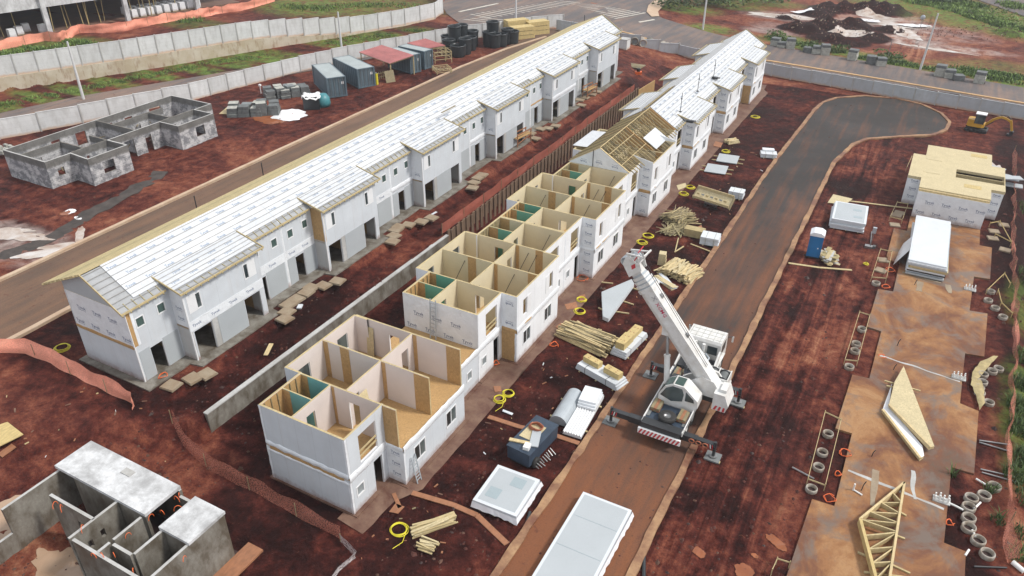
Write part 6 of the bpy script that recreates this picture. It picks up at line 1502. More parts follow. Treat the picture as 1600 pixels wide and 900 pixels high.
    # lift cylinder
    lc = MB(); a = Vector((-9.75, 39.25, 1.95)); b = F+d*(Lb*.46)-up*.55+side*.0; mid = a.lerp(b, .55); lc.tube([a, mid], .19, W_, 14); lc.tube([mid, mid+(mid-a).normalized()*.12], .22, W_, 14); lo = lc.build('lift_cylinder', o)
    lr = MB(); lr.tube([mid, b], .10, M['steel'], 12); lr.box(b.x-.3, b.x+.25, b.y-.3, b.y+.3, b.z-.15, b.z+.45, W_); lr.build('piston_rod', lo)
    hs = MB()
    for k in range(5): hs.tube([(cx-.3+.12*k, 41.2, 1.7),(cx-.5+.15*k, 41.9, 1.95+.05*k),(cx-.4+.2*k, 42.6, 1.6)], .03, D, 6)
    for k in range(3): hs.tube([F+d*.6-yv*(.3-.1*k)-up*.6, F+d*1.6-yv*(.3-.1*k)-up*1.1+Vector((0,0,-.2)), Vector((cx-.2+.1*k, 40.1, 1.9))], .03, D, 6)
    hs.build('hydraulic_hoses', o)
    tb = MB(); tb.box(cx-1.24, cx-.72, 38.3, 40.4, 1.323, 1.5, G); tb.box(cx+.75, cx+1.24, 39.2, 41.9, 1.323, 1.62, D); tb.box(cx-.5, cx+.6, 36.4, 36.42, 1.33, 1.45, D); tb.build('deck_boxes', o)
    # ladder rails and hand rail on deck
    hr = MB(); hr.tube([(cx-1.3,36.3,1.45),(cx-1.3,42.0,1.6)], .03, M['stripe_w'], 6); hr.tube([(cx+1.3,36.3,1.45),(cx+1.3,39.5,1.6)], .03, M['stripe_w'], 6); hr.build('hand_rail', o)
crane()

# ------------------------------------------------------------------ mini excavator
def excavator():
    p = atg(1524,204); o = empty('mini_excavator', p, -.12, 'small yellow excavator with white cab roof near the turning head', 'excavator'); s = 1.12; o.scale = (.86,.86,.86); Y = M['yellow']
    for sd in (-1, 1):
        mb = MB(); prof = [(-1.2,.12),(-1.0,0),(1.0,0),(1.2,.12),(1.32,.3),(1.15,.55),(-1.15,.55),(-1.32,.3)]
        mb.extr([(x*s, sd*.78-.22, z) for x, z in prof], (0,.44,0), M['rubber']); t = mb.build('track', o, True)
        mb = MB()
        for x in (-1,-.5,0,.5,1): mb.lathe([(0,-.02),(.17,-.02),(.17,.02),(0,.02)], M['steel_dark'], (x*s, sd*.78-.235 if sd < 0 else sd*.78+.235, .28), 12, 'y')
        mb.build('rollers', t, True)
    mb = MB(); mb.box(-.6,.6,-.55,.55,.5,.72,M['steel_dark']); mb.box(1.3,1.5,-.95,.95,.05,.45,M['steel_dark']); mb.bar((.5,0,.4),(1.4,0,.3),.5,.15,M['steel_dark']); mb.build('undercarriage', o, True)
    mb = MB(); mb.prism([(-1.35,-.5),(-1.1,-.85),(.6,-.85),(.95,-.5),(.95,.85),(-1.1,.85),(-1.35,.5)], .74, 1.25, Y); mb.prism([(-1.33,-.5),(-1.08,-.83),(-.45,-.83),(-.45,.83),(-1.08,.83),(-1.33,.5)], 1.252, 1.75, Y); mb.build('body', o, True)
    mb = MB()
    for x, y in ((-.4,-.82),(.75,-.82),(-.4,.25),(.75,.25)): mb.bar((x,y,1.25),(x,y,2.62),.09,.09,M['steel_dark'])
    mb.box(-.38,.73,-.80,.23,1.255,1.3,M['steel_dark']); mb.box(-.1,.25,-.55,0,1.3,1.75,M['dark']); mb.box(-.2,-.08,-.55,0,1.75,2.2,M['dark']); cab = mb.build('cab', o, True)
    mb = MB(); mb.box(-.55,.85,-.92,.35,2.62,2.74,M['stripe_w']); mb.build('cab_roof', cab, True)
    mb = MB(); mb.box(-.34,.7,-.83,-.82,1.35,2.55,M['glass']); mb.box(.76,.77,-.76,.2,1.35,2.55,M['glass']); mb.box(-.34,.7,.25,.26,1.35,2.55,M['glass']); mb.build('cab_glass', cab, True)
    mb = MB(); pts = [(.95,.45,1.0),(1.8,.45,1.95),(2.6,.45,2.45),(3.3,.45,2.35),(4.1,.45,1.95)]
    for i in range(4): mb.bar(pts[i], pts[i+1], .24, .34-.03*i, Y)
    mb.build('boom', o, True)
    mb = MB(); mb.bar((3.9,.45,2.25),(4.45,.45,.75),.2,.3,Y); mb.tube([(2.4,.45,2.7),(3.4,.45,2.75),(3.95,.45,2.35)], .06, M['steel_dark'], 8); mb.tube([(1.0,.45,.8),(1.9,.45,1.6)], .07, M['steel_dark'], 8); mb.build('dipper_arm', o, True)
    mb = MB(); mb.extr([(4.2,.1,.75),(4.75,.1,.7),(4.7,.1,.25),(4.3,.1,.0),(3.95,.1,.15),(4.0,.1,.3),(4.3,.1,.28)], (0,.7,0), M['steel_dark']); mb.build('bucket', o, True)
excavator()

# ------------------------------------------------------------------ portable toilet
def toilet():
    p = atg(1270,399); o = empty('portable_toilet', p, .08, 'blue portable toilet with a white roof beside the road', 'portable toilet')
    mb = MB(); mb.box(-.58,.58,-.58,.58,.0,.12,M['steel_dark']); mb.box(-.55,.55,-.55,.55,.122,2.15,M['blue'])
    for x in (-.5,-.17,.17,.5):
        for s in (-1,1): mb.box(x-.03,x+.03,s*.55-.02 if s>0 else -.575,s*.55+.025 if s>0 else -.53,.2,2.1,M['blue']); mb.box(s*.55-.02 if s>0 else -.575,s*.55+.025 if s>0 else -.53,x-.03,x+.03,.2,2.1,M['blue'])
    mb.build('cabin', o, True)
    mb = MB(); mb.extr([(-.62,-.62,2.15),(.62,-.62,2.15),(.62,-.62,2.3),(.3,-.62,2.5),(-.3,-.62,2.5),(-.62,-.62,2.3)], (0,1.24,0), M['toilet_white']); mb.build('roof', o, True)
    mb = MB(); mb.box(-.36,.36,-.60,-.582,.2,2.0,M['blue']); d = mb.build('door', o, True); mb = MB(); mb.box(.22,.32,-.63,-.605,1.0,1.1,M['stripe_w']); mb.build('handle', d, True)
toilet()
# ------------------------------------------------------------------ generator under sheets
def generator():
    o = empty('generator', (-15.5, 31.6, 0), -.1, 'dark blue generator on wheels with a coiled orange hose on top', 'generator')
    mb = MB(); mb.box(-.78,.78,-1.6,1.6,.35,1.25,M['gen_blue']); mb.box(-.82,.82,-1.65,1.65,1.252,1.34,M['gen_blue']); mb.box(-.6,.6,-1.5,1.5,.15,.345,M['steel_dark']); mb.build('housing', o, True)
    for sd in (-1,1):
        mb = MB(); mb.lathe([(.12,-.1),(.3,-.12),(.34,-.08),(.34,.08),(.3,.12),(.12,.1)], M['rubber'], (sd*.88,-1.0,.34), 18, 'x'); mb.build('wheel', o, True)
    mb = MB(); mb.obox((-.15,.2),(1,0),(0,1),.5,.75,1.343,1.37,M['osb_pale']); mb.obox((.35,-.3),(.9,.4),(-.4,.9),.28,.7,1.375,1.45,M['panel_face']); mb.obox((-.3,-1.0),(.95,.3),(-.3,.95),.65,.12,1.36,1.44,M['pine_fresh']); mb.obox((.35,-1.2),(.9,.2),(-.2,.9),.2,.25,1.36,1.6,M['tarp_white']); mb.build('loose_sheets', o, True)
    mb = MB()
    for k in range(4): mb.tube([(-.2+.42*math.cos(t*math.pi/8)+.04*k, .55+.3*math.sin(t*math.pi/8), 1.42+.06*k+.02*math.sin(t*1.7)) for t in range(16)], .035, M['rust'], 6, closed=True)
    mb.build('hose_coil', o, True)
    mb = MB()
    for i in range(9): mb.bar((.9,-1.2+i*.22,.3),(1.15+.1*(i%3),-1.1+i*.2,.05),.05,.05,M['steel'])
    mb.build('hose_fittings', o, True)
generator()

# ------------------------------------------------------------------ stacks of wall panels and packs
def panel_stack(c, L_, W_, rz, layers, th, label, recess=(), face='panel_face', rim=.18, ragged=False, cat='panel stack', grp=None, jitter=.05, dz=.1, mats=None):
    o = empty('panel_stack', (c[0], c[1], c[2] if len(c) > 2 else ground_z(c[0], c[1])), rz, label, cat, grp); rnd = random.Random(int(c[0]*7+c[1]*13)); z = dz
    mb = MB()
    for x in (-.35, 0, .35): mb.bar((-L_/2+.02, x*W_*1.0, z-.05), (L_/2-.02, x*W_*1.0, z-.05), .1, .1, M['pine'])
    mb.build('bearers', o, True)
    for k in range(layers):
        jx, jy = (rnd.uniform(-jitter, jitter), rnd.uniform(-jitter, jitter)); top = k == layers-1; mt = M[(mats[k % len(mats)] if mats else 'foam')]
        mb = MB(); a = rnd.uniform(-.015,.015); ax = (math.cos(a), math.sin(a)); ay = (-ax[1], ax[0])
        mb.obox((jx, jy), ax, ay, L_/2-.02*rnd.random(), W_/2-.02*rnd.random(), z, z+th-.012, mt)
        if top:
            mb.obox((jx, jy), ax, ay, L_/2-rim, W_/2-rim, z+th-.012, z+th-.004, M[face])
            for rx, ry, rw, rh in recess: mb.obox((jx+rx, jy+ry), ax, ay, rw/2, rh/2, z+th-.0041, z+th+.004, M['panel_rec'])
        mb.build('panel', o, True); z += th
    if ragged:
        mb = MB(); n = 60; vs = []; per = [(-L_/2,-W_/2),(L_/2,-W_/2),(L_/2,W_/2),(-L_/2,W_/2),(-L_/2,-W_/2)]; P = resample(per, .18)
        for i, q in enumerate(P):
            d = Vector((q.x/(L_/2), q.y/(W_/2))); k = .10+.10*noise.noise((i*.6, c[0], 1)); vs += [(q.x*1.012, q.y*1.012, z-.12), (q.x*(1+.02)+d.x*k*.7, q.y*(1.02)+d.y*k*.7, .18+.12*noise.noise((i*.9, c[1], 4)))]
        mb.add(vs, [(i*2, i*2+1, i*2+3, i*2+2) for i in range(len(P)-1)], M['lining']); mb.build('torn_wrapping', o, True)
    return o
panel_stack((-9.68, 25.2), 8.4, 2.9, math.pi/2, 3, .2, 'large flat pale wall panel lying across the road at the bottom', [(-3.3,0,1.6,2.5),(.2,0,.03,2.5),(2.4,0,.03,2.5)], rim=.16, ragged=True)
mb = MB(); 
panel_stack((-15.0, 27.45), 3.1, 2.75, math.pi/2+.02, 3, .19, 'square pale panel stack with two recessed openings, nearest the bottom', [(.75,-.35,.75,.8),(-.55,.55,.8,.75)], rim=.22, ragged=True)
panel_stack((-3.3, 74.8), 4.4, 3.05, math.pi/2+.08, 6, .16, 'pale panel stack with two small recesses near the blue toilet', [(.7,-.6,.45,.8),(-.9,-.7,.45,.8)], rim=.2, jitter=.12)
panel_stack((3.95, 71.2, .15), 9.8, 2.95, math.pi/2+.02, 9, .14, 'tall long stack of white and grey panels on the slab', rim=.12, jitter=.14, mats=['panel_face','foam','steel_dark','foam','pine','osb_pale','galv','foam','foam'], face='foam')
p = at(1413,402,.8); mb = MB(); mb.extr([(0,0,1.2),(0,-3.2,1.25),(-.9,-4.2,.05),(-.7,-1.2,.05),(-.5,.1,.3)], (.02,.02,.02), M['wrap']); o = mb.build('loose_wrap_sheet'); o.location = (2.42, 71.5, .15); tag(o, 'loose white wrap sheet hanging off the left side of the tall panel stack', 'sheet')
# sloping-sided gable panel lying flat on bearers
def flat_shape(name, label, cat, pts_px, z0, th, mat, bear=(), edge=None):
    P = [at(x, y, z0+th) for x, y in pts_px]; c = sum(P, Vector())/len(P); zb = ground_z(c.x, c.y); zb = min(zb, .15)
    o = empty(name, (c.x, c.y, 0), 0, label, cat); a2 = sum(P[i-1].x*P[i].y-P[i].x*P[i-1].y for i in range(len(P)))
    if a2 < 0: P = P[::-1]
    mb = MB(); mb.prism(P, z0, z0+th, M[edge or mat], M[mat]); mb.build('panel', o)
    for (x0, y0), (x1, y1) in bear:
        a, b = at(x0, y0, z0-.05), at(x1, y1, z0-.05); mb = MB(); mb.bar(a, b, .09, .09, M['pine']); mb.build('bearer', o)
    return o
flat_shape('gable_section', 'pale grey tapered gable panel lying by the near houses behind the boom', 'panel', [(940,456),(987,436),(991,443),(951,498),(942,494)], .15, .32, 'panel_face', [((958,443),(940,441)),((985,449),(1001,454)),((972,470),(990,476)),((962,487),(983,490)),((935,481),(942,484))], 'foam')
def gable_frames():
    o = flat_shape('gable_section', 'yellow boarded triangular gable panel lying on the slab', 'panel', [(1412,572),(1398,596),(1389,632),(1452,699),(1460,697)], .45, .2, 'osb_pale', [((1382,595),(1438,611)),((1385,603),(1400,606))], 'pine_fresh')
    o2 = flat_shape('gable_section', 'lower gable panel with white foam lining under the yellow one', 'panel', [(1394,598),(1379,640),(1438,716),(1444,712),(1441,696),(1389,634)], .15, .24, 'lining', [((1375,622),(1386,625)),((1368,637),(1384,640)),((1384,687),(1412,687)),((1372,646),(1380,648))], 'pine_fresh')
    q = ats([(1379,640),(1438,716)], .42); mb = MB(); mb.bar(q[0], q[1], .16, .1, M['pine_fresh']); mb.build('rim_board', o2)
    q = ats([(1389,632),(1455,699)], .66); mb = MB(); mb.bar(q[0], q[1], .14, .08, M['pine_fresh']); mb.build('rim_board', o)
gable_frames()
def truss_flat():
    A, B_, C_ = at(1412,757,.5), at(1343,814,.5), at(1388,912,.5); D_ = at(1369,912,.5); o = empty('roof_truss', (A.x, A.y, .15), 0, 'open triangular timber truss frame lying at the bottom of the slab', 'truss'); o.location = (4.2, 35, 0)
    def bar(a, b, w, h, mat, nm='truss_member', z=0):
        mb = MB(); mb.bar(a+Vector((0,0,z)), b+Vector((0,0,z)), w, h, M[mat]); mb.build(nm, o)
    bar(A, B_, .12, .42, 'pine_fresh', 'top_chord'); bar(B_, D_+(D_-B_)*.1, .16, .42, 'lumber_y', 'bottom_chord'); bar(A, C_+(C_-A)*.06, .12, .42, 'pine_fresh', 'ridge_chord')
    base_pts = [A.lerp(B_, .28), A.lerp(B_, .55), A.lerp(B_, .8), B_, B_.lerp(D_, .28), B_.lerp(D_, .5), B_.lerp(D_, .72), B_.lerp(D_, .95)]
    side = [A.lerp(C_, t) for t in (.22, .34, .44, .53, .54, .68, .82, .96)]
    for i, (a, b) in enumerate(zip(base_pts, side)):
        bar(a, b, .07, .34, 'pine', 'web'); 
        if i < 7: bar(a.lerp(base_pts[i+1], 1), b, .06, .3, 'pine_fresh' if i % 2 else 'pine', 'web', -.02)
    for (x0,y0),(x1,y1) in (((1340,863),(1362,872)),((1392,882),(1422,896)),((1350,894),(1420,903)),((1404,799),(1416,806)),((1398,836),(1414,842))): mb = MB(); mb.bar(at(x0,y0,.2), at(x1,y1,.2), .1, .09, M['pine']); mb.build('bearer', o)
truss_flat()
# white foam bundles with yellow beams on top
def foam_bundle(px, py, rz, label, beams, L_=3.4):
    p = atg(px, py); o = empty('foam_bundle', p, rz, label, 'panel bundle', 'white foam bundles by the road')
    mb = MB()
    for k in range(3): mb.box(-L_/2+.06*k, L_/2-.1*k, -.62, .62-.04*k, .08+k*.17, .24+k*.17, M['foam'])
    mb.build('foam_boards', o, True); mb = MB()
    for x in (-L_*.28, L_*.22): mb.box(x-.02, x+.02, -.628, .626, .07, .583, M['steel_dark'])
    mb.build('strap', o, True); mb = MB()
    for x in (-L_*.4, 0, L_*.4): mb.box(x-.05,x+.05,-.7,.66,0,.08,M['pine'])
    mb.build('bearers', o, True)
    for x, y, l, w, h in beams:
        mb = MB(); mb.box(x-l/2, x+l/2, y-w/2, y+w/2, .585, .585+h, M['lumber_y'])
        for i in range(2):
            for j in range(2): mb.box(x+(i-.5)*l*.45-.05, x+(i-.5)*l*.45+.05, y+(j-.5)*w*.4-.04, y+(j-.5)*w*.4+.04, .585+h, .589+h, M['plank_red'])
        mb.build('yellow_block', o, True)
foam_bundle(983,541,1.45,'white foam bundle carrying two yellow blocks end to end, nearest the crane boom',[(-.75,.05,1.5,.7,.55),(.85,.1,1.5,.65,.35)],3.5)
foam_bundle(940,589,-.28,'white foam bundle carrying two separated yellow blocks, in front of the pile of poles',[(-.95,.12,1.35,.5,.42),(.85,.12,1.3,.5,.45)],3.7)
# galvanised roll and corrugated sheets
def galv():
    a, b = atg(873,662), atg(898,622); d = (b-a); L_ = d.length+.3; c = (a+b)/2; rz = math.atan2(d.y, d.x); o = empty('metal_sheet_roll', c, rz, 'curved bundle of blue grey metal sheets by the road', 'sheet bundle')
    mb = MB(); n = 14
    for k in range(3):
        pts = [(0,.62*math.cos(math.pi*i/n)*(1-.06*k),.66*math.sin(math.pi*i/n)*(1-.06*k)+.06) for i in range(n+1)]; vs = []
        for x in (-L_/2+.1*k, L_/2-.12*k): vs += [(x, y, z) for _, y, z in pts]
        mb.add(vs, [(i, i+1, n+2+i, n+1+i) for i in range(n)]+[tuple(range(n,-1,-1)), tuple(range(n+1,2*n+2))], M['galv'])
    mb.build('curved_sheets', o, True); mb = MB()
    for x in (-L_*.3, L_*.3): mb.box(x-.06,x+.06,-.8,.8,-.02,.06,M['pine'])
    mb.build('bearers', o, True)
    a, b = atg(893,684), atg(930,620); d = b-a; L_ = d.length; c = (a+b)/2; rz = math.atan2(d.y,d.x); o = empty('corrugated_sheets', c, rz, 'flat stack of white corrugated roofing sheets beside the road kerb', 'sheet stack')
    mb = MB(); n = 28; vs = []; W_ = 1.25
    for i in range(n+1):
        y = -W_/2+W_*i/n; z = .34+.035*(1 if (i//2) % 2 else -1); vs += [(-L_/2, y, z), (L_/2, y, z)]
    mb.add(vs, [(i*2, i*2+1, i*2+3, i*2+2) for i in range(n)], M['frame']); mb.box(-L_/2+.03, L_/2-.02, -W_/2+.02, W_/2-.02, .08, .29, M['frame']); mb.build('sheets', o, True); mb = MB()
    for x in (-L_*.3, L_*.3): mb.box(x-.06,x+.06,-.75,.75,0,.08,M['pine'])
    mb.build('bearers', o, True)
    o = empty('white_pack', c+Vector((d.x, d.y, 0))*.27, rz, 'white wrapped packs stacked on the far end of the corrugated sheets', 'pack')
    for k in range(3): mb = MB(); mb.obox((.05*k,.03*k),(math.cos(.03*k),math.sin(.03*k)),(-math.sin(.03*k),math.cos(.03*k)),.85-.04*k,.62-.02*k,.38+k*.17,.54+k*.17,M['wrap']); mb.build('pack', o, True)
galv()
def white_pack(px, py, L_, W_, H_, rz, n, label):
    p = atg(px, py); o = empty('white_pack', p, rz, label, 'pack', 'white packs in the strip beside the road')
    for k in range(n):
        j = .07*noise.noise((px*.1, k*1.3, 0)); mb = MB(); mb.obox((j, -j), (math.cos(j), math.sin(j)), (-math.sin(j), math.cos(j)), L_/2-.03*(k%2), W_/2-.03*(k%3), .1+k*H_/n, .1+(k+1)*H_/n-.015, M['foam']); mb.build('pack', o, True)
    for x in (-.2,.24): mb = MB(); mb.box(x*L_-.02,x*L_+.02,-W_/2-.09,W_/2+.09,.1,.104+H_,M['stone_pal']); mb.build('strap', o, True)
    mb = MB()
    for x in (-.3,.3): mb.box(x*L_-.06,x*L_+.06,-W_/2-.05,W_/2+.05,0,.1,M['pine'])
    mb.build('bearers', o, True)
white_pack(1109,380,1.7,1.4,.75,.1,4,'white pack of several layers nearest the matting roll and long stakes'); white_pack(1150,308,1.5,1.3,.7,.05,3,'white cubic pack beside the tilted timber crate'); white_pack(1200,245,1.8,1.3,.45,.3,3,'low uneven white pack nearest the turning head')
mb = MB(); mb.obox((0,0),(.9,.3),(-.3,.9),.7,.35,.56,.74,M['wrap']); o = mb.build('folded_wrap'); o.location = atg(1199,242); tag(o, 'crumpled white sheet on top of the low uneven pack', 'sheet')
for px, py, lb in ((1137,250,'grey square panel on short bearers, farther of two'),(1119,266,'grey square panel on short bearers, nearer of two')):
    p = atg(px, py); o = empty('grey_board', p, .12, lb, 'panel', 'grey square panels on the red earth'); mb = MB(); mb.box(-1.15,1.15,-1.25,1.25,.12,.2,M['panel_face']); mb.build('panel', o, True); mb = MB()
    for y in (-.7,.6): mb.box(-1.7,1.8,y-.05,y+.05,0,.1,M['pine'])
    mb.build('bearers', o, True)
def crate():
    p = atg(1113,322); o = empty('timber_crate', p, -.22, 'long timber crate tilted on a small trolley', 'crate')
    mb = MB(); mb.extr([(-2,-.5,.6),(2,-.5,.6),(2,.35,1.35),(-2,.35,1.35)], (0,.12,-.14), M['osb_pale'])
    for x in (-2,2): mb.extr([(x-.04,-.62,.55),(x+.04,-.62,.55),(x+.04,.3,1.5),(x-.04,.3,1.5)], (0,.3,-.3), M['pine_dark'])
    mb.bar((-2,-.62,.72),(2,-.62,.72),.1,.25,M['pine']); mb.bar((-2,.32,1.5),(2,.32,1.5),.1,.25,M['pine']); mb.build('crate_body', o, True)
    for i in range(7): mb = MB(); mb.box(-1.75+i*.5,-1.45+i*.5,-.3+.05*(i%2),-.28+.05*(i%2),.92,1.1,M['galv'] if i%2 else M['pine']); mb.build('parcel', o, True)
    mb = MB(); mb.box(-.7,.7,-.5,.45,.32,.45,M['steel']); mb.build('trolley_bed', o, True)
    for x in (-.55,.55):
        for y in (-.45,.4): mb = MB(); mb.lathe([(0,-.06),(.16,-.06),(.16,.06),(0,.06)], M['rubber'], (x,y,.16), 14, 'y'); mb.build('wheel', o, True)
crate()
# piles of timber
def timber_pile(px, py, L_, W_, H_, rz, n, label, mats, spread=.12, th=(.1,.05), cat='timber pile', lj=.35):
    p = atg(px, py); o = empty('timber_pile', p, rz, label, cat); rnd = random.Random(int(px*3+py)); mb = MB()
    rows = max(1, int(H_/(th[1]+.012))); per = max(1, n//rows)
    for k in range(rows):
        w = W_*(1-.45*k/rows)
        for i in range(per):
            y = -w/2+w*(i+.5)/per+rnd.uniform(-.05,.05); l = L_*(1-lj*rnd.random()); x = rnd.uniform(-.5,.5)*(L_-l); a = rnd.gauss(0, spread); z = k*(th[1]+.012)+th[1]/2+rnd.uniform(0,.04); t = rnd.uniform(-.03,.05)*(k+1)/rows*2
            mb.bar((x-l/2*math.cos(a), y-l/2*math.sin(a), z-t), (x+l/2*math.cos(a), y+l/2*math.sin(a), z+t), th[0]*rnd.uniform(.7,1.3), th[1], M[rnd.choice(mats)])
    mb.build('timbers', o, True); return o
timber_pile(918,532,4.6,2.4,.8,-.18,130,'wide pile of long rough poles beside the nearest row houses',['pine','pine_fresh','pine_dark','pine'],.07,(.1,.08))
timber_pile(1062,428,2.6,3.6,.75,1.35,170,'heap of short fresh yellow boards close to the road kerb',['pine_fresh','pine_fresh','pine','osb_pale'],.22,(.16,.05),lj=.5)
timber_pile(1060,345,3.0,2.4,.9,1.1,190,'fan shaped heap of thin weathered stakes',['pine_dark','pine_dark','pine','batten_y'],.38,(.06,.05),lj=.4)
timber_pile(1052,362,2.6,2.0,.4,1.5,70,'small outlier of weathered stakes at the foot of the fan shaped heap',['pine_dark','batten_y'],.5,(.06,.05))
timber_pile(678,823,2.7,.75,.4,.92,34,'neat bundle of long pale battens near the yellow hose',['pine','osb_pale','pine'],.05,(.09,.06),lj=.2)
timber_pile(668,854,1.1,.9,.35,.1,22,'short pile of pale batten offcuts touching the long bundle',['pine','osb_pale'],.12,(.09,.06),lj=.25)
timber_pile(1293,405,1.7,1.6,.6,.6,60,'heap of pale sheets and offcuts beside the blue toilet',['osb_pale','conc_light','pine','straw'],.9,(.35,.04),lj=.3)
timber_pile(1143,223,1.6,1.1,.5,.9,24,'small stack of yellow bundles beside the far front walk',['pine_fresh','osb_pale'],.15,(.2,.12))
timber_pile(1040,442,2.6,.8,.2,-.5,10,'pale sheet offcuts lying under the crane boom',['osb_pale','foam'],.2,(.35,.05))
def block_pack(px, py, L_, W_, H_, rz, label, mat='osb_pale'):
    p = atg(px, py); o = empty('board_pack', p, rz, label, 'board pack'); n = 6
    for k in range(3): mb = MB(); mb.box(-L_/2+.02*k,L_/2-.03*k,-W_/2,W_/2-.02*k,k*H_/3+.003,(k+1)*H_/3,M[mat]); mb.build('boards', o, True)
block_pack(1085,368,1.9,.95,.75,.05,'square edged pack of boards beside the fan of stakes','straw'); block_pack(1034,412,.7,.7,1.1,.2,'upright pack of yellow boards left of the heap of fresh boards','osb_pale')
# sheets and planks lying about
def plank(pts, w, th, mat, label, name='plank', cat='plank', dz=.05):
    P = atgs(pts, dz); o = empty(name, P[0], 0, label, cat)
    for i in range(len(P)-1): mb = MB(); mb.bar(P[i], P[i+1], w, th, M[mat]); mb.build('board', o)
plank([(763,651),(812,667),(858,677),(905,693)],.34,.06,'plank_red','muddy orange planks in a line beside the generator')
plank([(644,770),(708,789),(745,805),(792,850)],.34,.06,'plank_red','muddy orange planks bending round by the square panel stack')
plank([(1309,312),(1352,317),(1400,323),(1428,326)],.22,.05,'pine','long pale plank between the road and the boarded single storey house'); plank([(1232,411),(1280,418),(1331,422)],.24,.05,'pine','pale plank on the earth just before the blue toilet')
plank([(1079,381),(1110,393)],.12,.06,'pine','short pale plank by the layered white pack'); plank([(1060,372),(1055,393)],.1,.08,'pine','single stake leaning out of the stake heap toward the camera'); plank([(1068,385),(1054,394)],.1,.08,'pine','short stake crossing the leaning single stake')
plank([(0,712),(22,696)],.5,.05,'plank_red','muddy board under the pale plywood at the left edge')
def sheet(pts_px, mat, label, th=.04, dz=.06, name='board_sheet'):
    P = atgs(pts_px, dz); a2 = sum(P[i-1].x*P[i].y-P[i].x*P[i-1].y for i in range(len(P)))
    if a2 < 0: P = P[::-1]
    z = max(q.z for q in P); mb = MB(); mb.prism(P, z, z+th, M[mat]); o = origin_to_base(mb.build(name)); tag(o, label, 'board')
sheet([(-8,705),(0,664),(12,660),(38,682),(0,706)],'lumber_y','pale plywood sheet lying at the left edge',.05,.1)
sheet([(1293,317),(1302,304),(1332,311),(1321,320)],'osb_pale','pale brown board on the earth behind the panel stack with small recesses')
sheet([(771,604),(782,604),(784,612),(773,613)],'plank_red','square brown board between the yellow coils and the house wall'); sheet([(786,640),(802,646),(800,649),(785,643)],'foam','narrow white strip by the muddy orange planks',.03)
sheet([(1043,205),(1090,190),(1092,188),(1094,188)],'pine','dummy') if False else None
for pts, lb in (([(618,787),(632,792),(622,803),(608,800)],'broken brown board near the corner of the nearest roofless house'),([(612,772),(618,770),(628,792),(622,795)],'narrow reddish board beside the broken brown board'),([(882,476),(900,472),(904,482),(886,484)],'muddy board beside the tapered grey panel'),([(1082,358),(1096,352),(1098,358),(1084,364)],'muddy board by the matting roll'),([(905,462),(914,460),(916,470),(906,472)],'small board behind the two hose coils'),([(868,511),(876,505),(884,508),(874,515)],'small board at the far corner of the roofed bays')): sheet(pts, 'plank_red', lb, .03)
sheet([(1118,221),(1129,224),(1126,231),(1114,228)],'plank_red','muddy board on the far front walk'); sheet([(1057,290),(1071,286),(1073,292),(1060,297)],'osb_pale','pale board by the yellow coils before the open trusses',.03)
plank([(57,646),(60,633)],.1,.04,'pine','short pale batten on the left bank') if False else None
plank([(415,555),(424,537)],.3,.05,'pine_fresh','fresh board lying in the trench before the second left house'); plank([(467,482),(470,476)],.35,.1,'foam','white offcut lying by the stone lids') ; plank([(273,683),(323,650)],.1,.1,'pine','stake laid from the wall end to the pink netting'); plank([(262,676),(275,682)],.12,.1,'pine','short stake at the tip of the long stake by the wall end'); plank([(668,339),(682,331)],.2,.05,'foam','white strip in front of the third left house')
for (x0,y0),(x1,y1),zz,lb in (((447,313),(452,340),8.0,'x'),((408,316),(453,294),8.4,'muddy plank lying lengthwise on the long white roof'),((352,470),(357,466),8,'x'),((690,178),(712,167),8.9,'short timber left on the long white roof farther along')):
    if lb == 'x': continue
    a, b = at(x0, y0, zz), at(x1, y1, zz); b.x = a.x; mb = MB(); mb.bar(a-a, b-a, .16, .05, M['pine_dark']); o = mb.build('timber_plank'); o.location = a; o.location.z = zz+.12; tag(o, lb, 'plank')
# leaning ladders
def ladder(a, b, w, label, mat='galv'):
    a = Vector(a); b = Vector(b); o = empty('ladder', a, 0, label, 'ladder'); d = b-a; s = Vector((0,1,0))*w/2 if abs(d.x) > .05 or True else None
    return o, a, b
def lad(a, b, side, label, n=9):
    a = Vector(a); b = Vector(b); side = Vector(side); o = empty('ladder', a, 0, label, 'ladder')
    for s in (-1,1): mb = MB(); mb.bar(a+side*s, b+side*s, .05, .07, M['galv']); mb.build('rail', o)
    mb = MB()
    for i in range(1, n): q = a.lerp(b, i/n); mb.bar(q-side, q+side, .04, .04, M['galv'])
    mb.build('rungs', o)
lad((-20.1, 26.1, .05), (-20.54, 26.25, 1.75), (0,.19,0), 'short ladder against the bay of the nearest roofless house')
lad((-25.15, 35.38, 2.78), (-25.25, 35.74, 5.75), (.22,0,0), 'pale ladder against the printed end wall of the roofless house', 10)
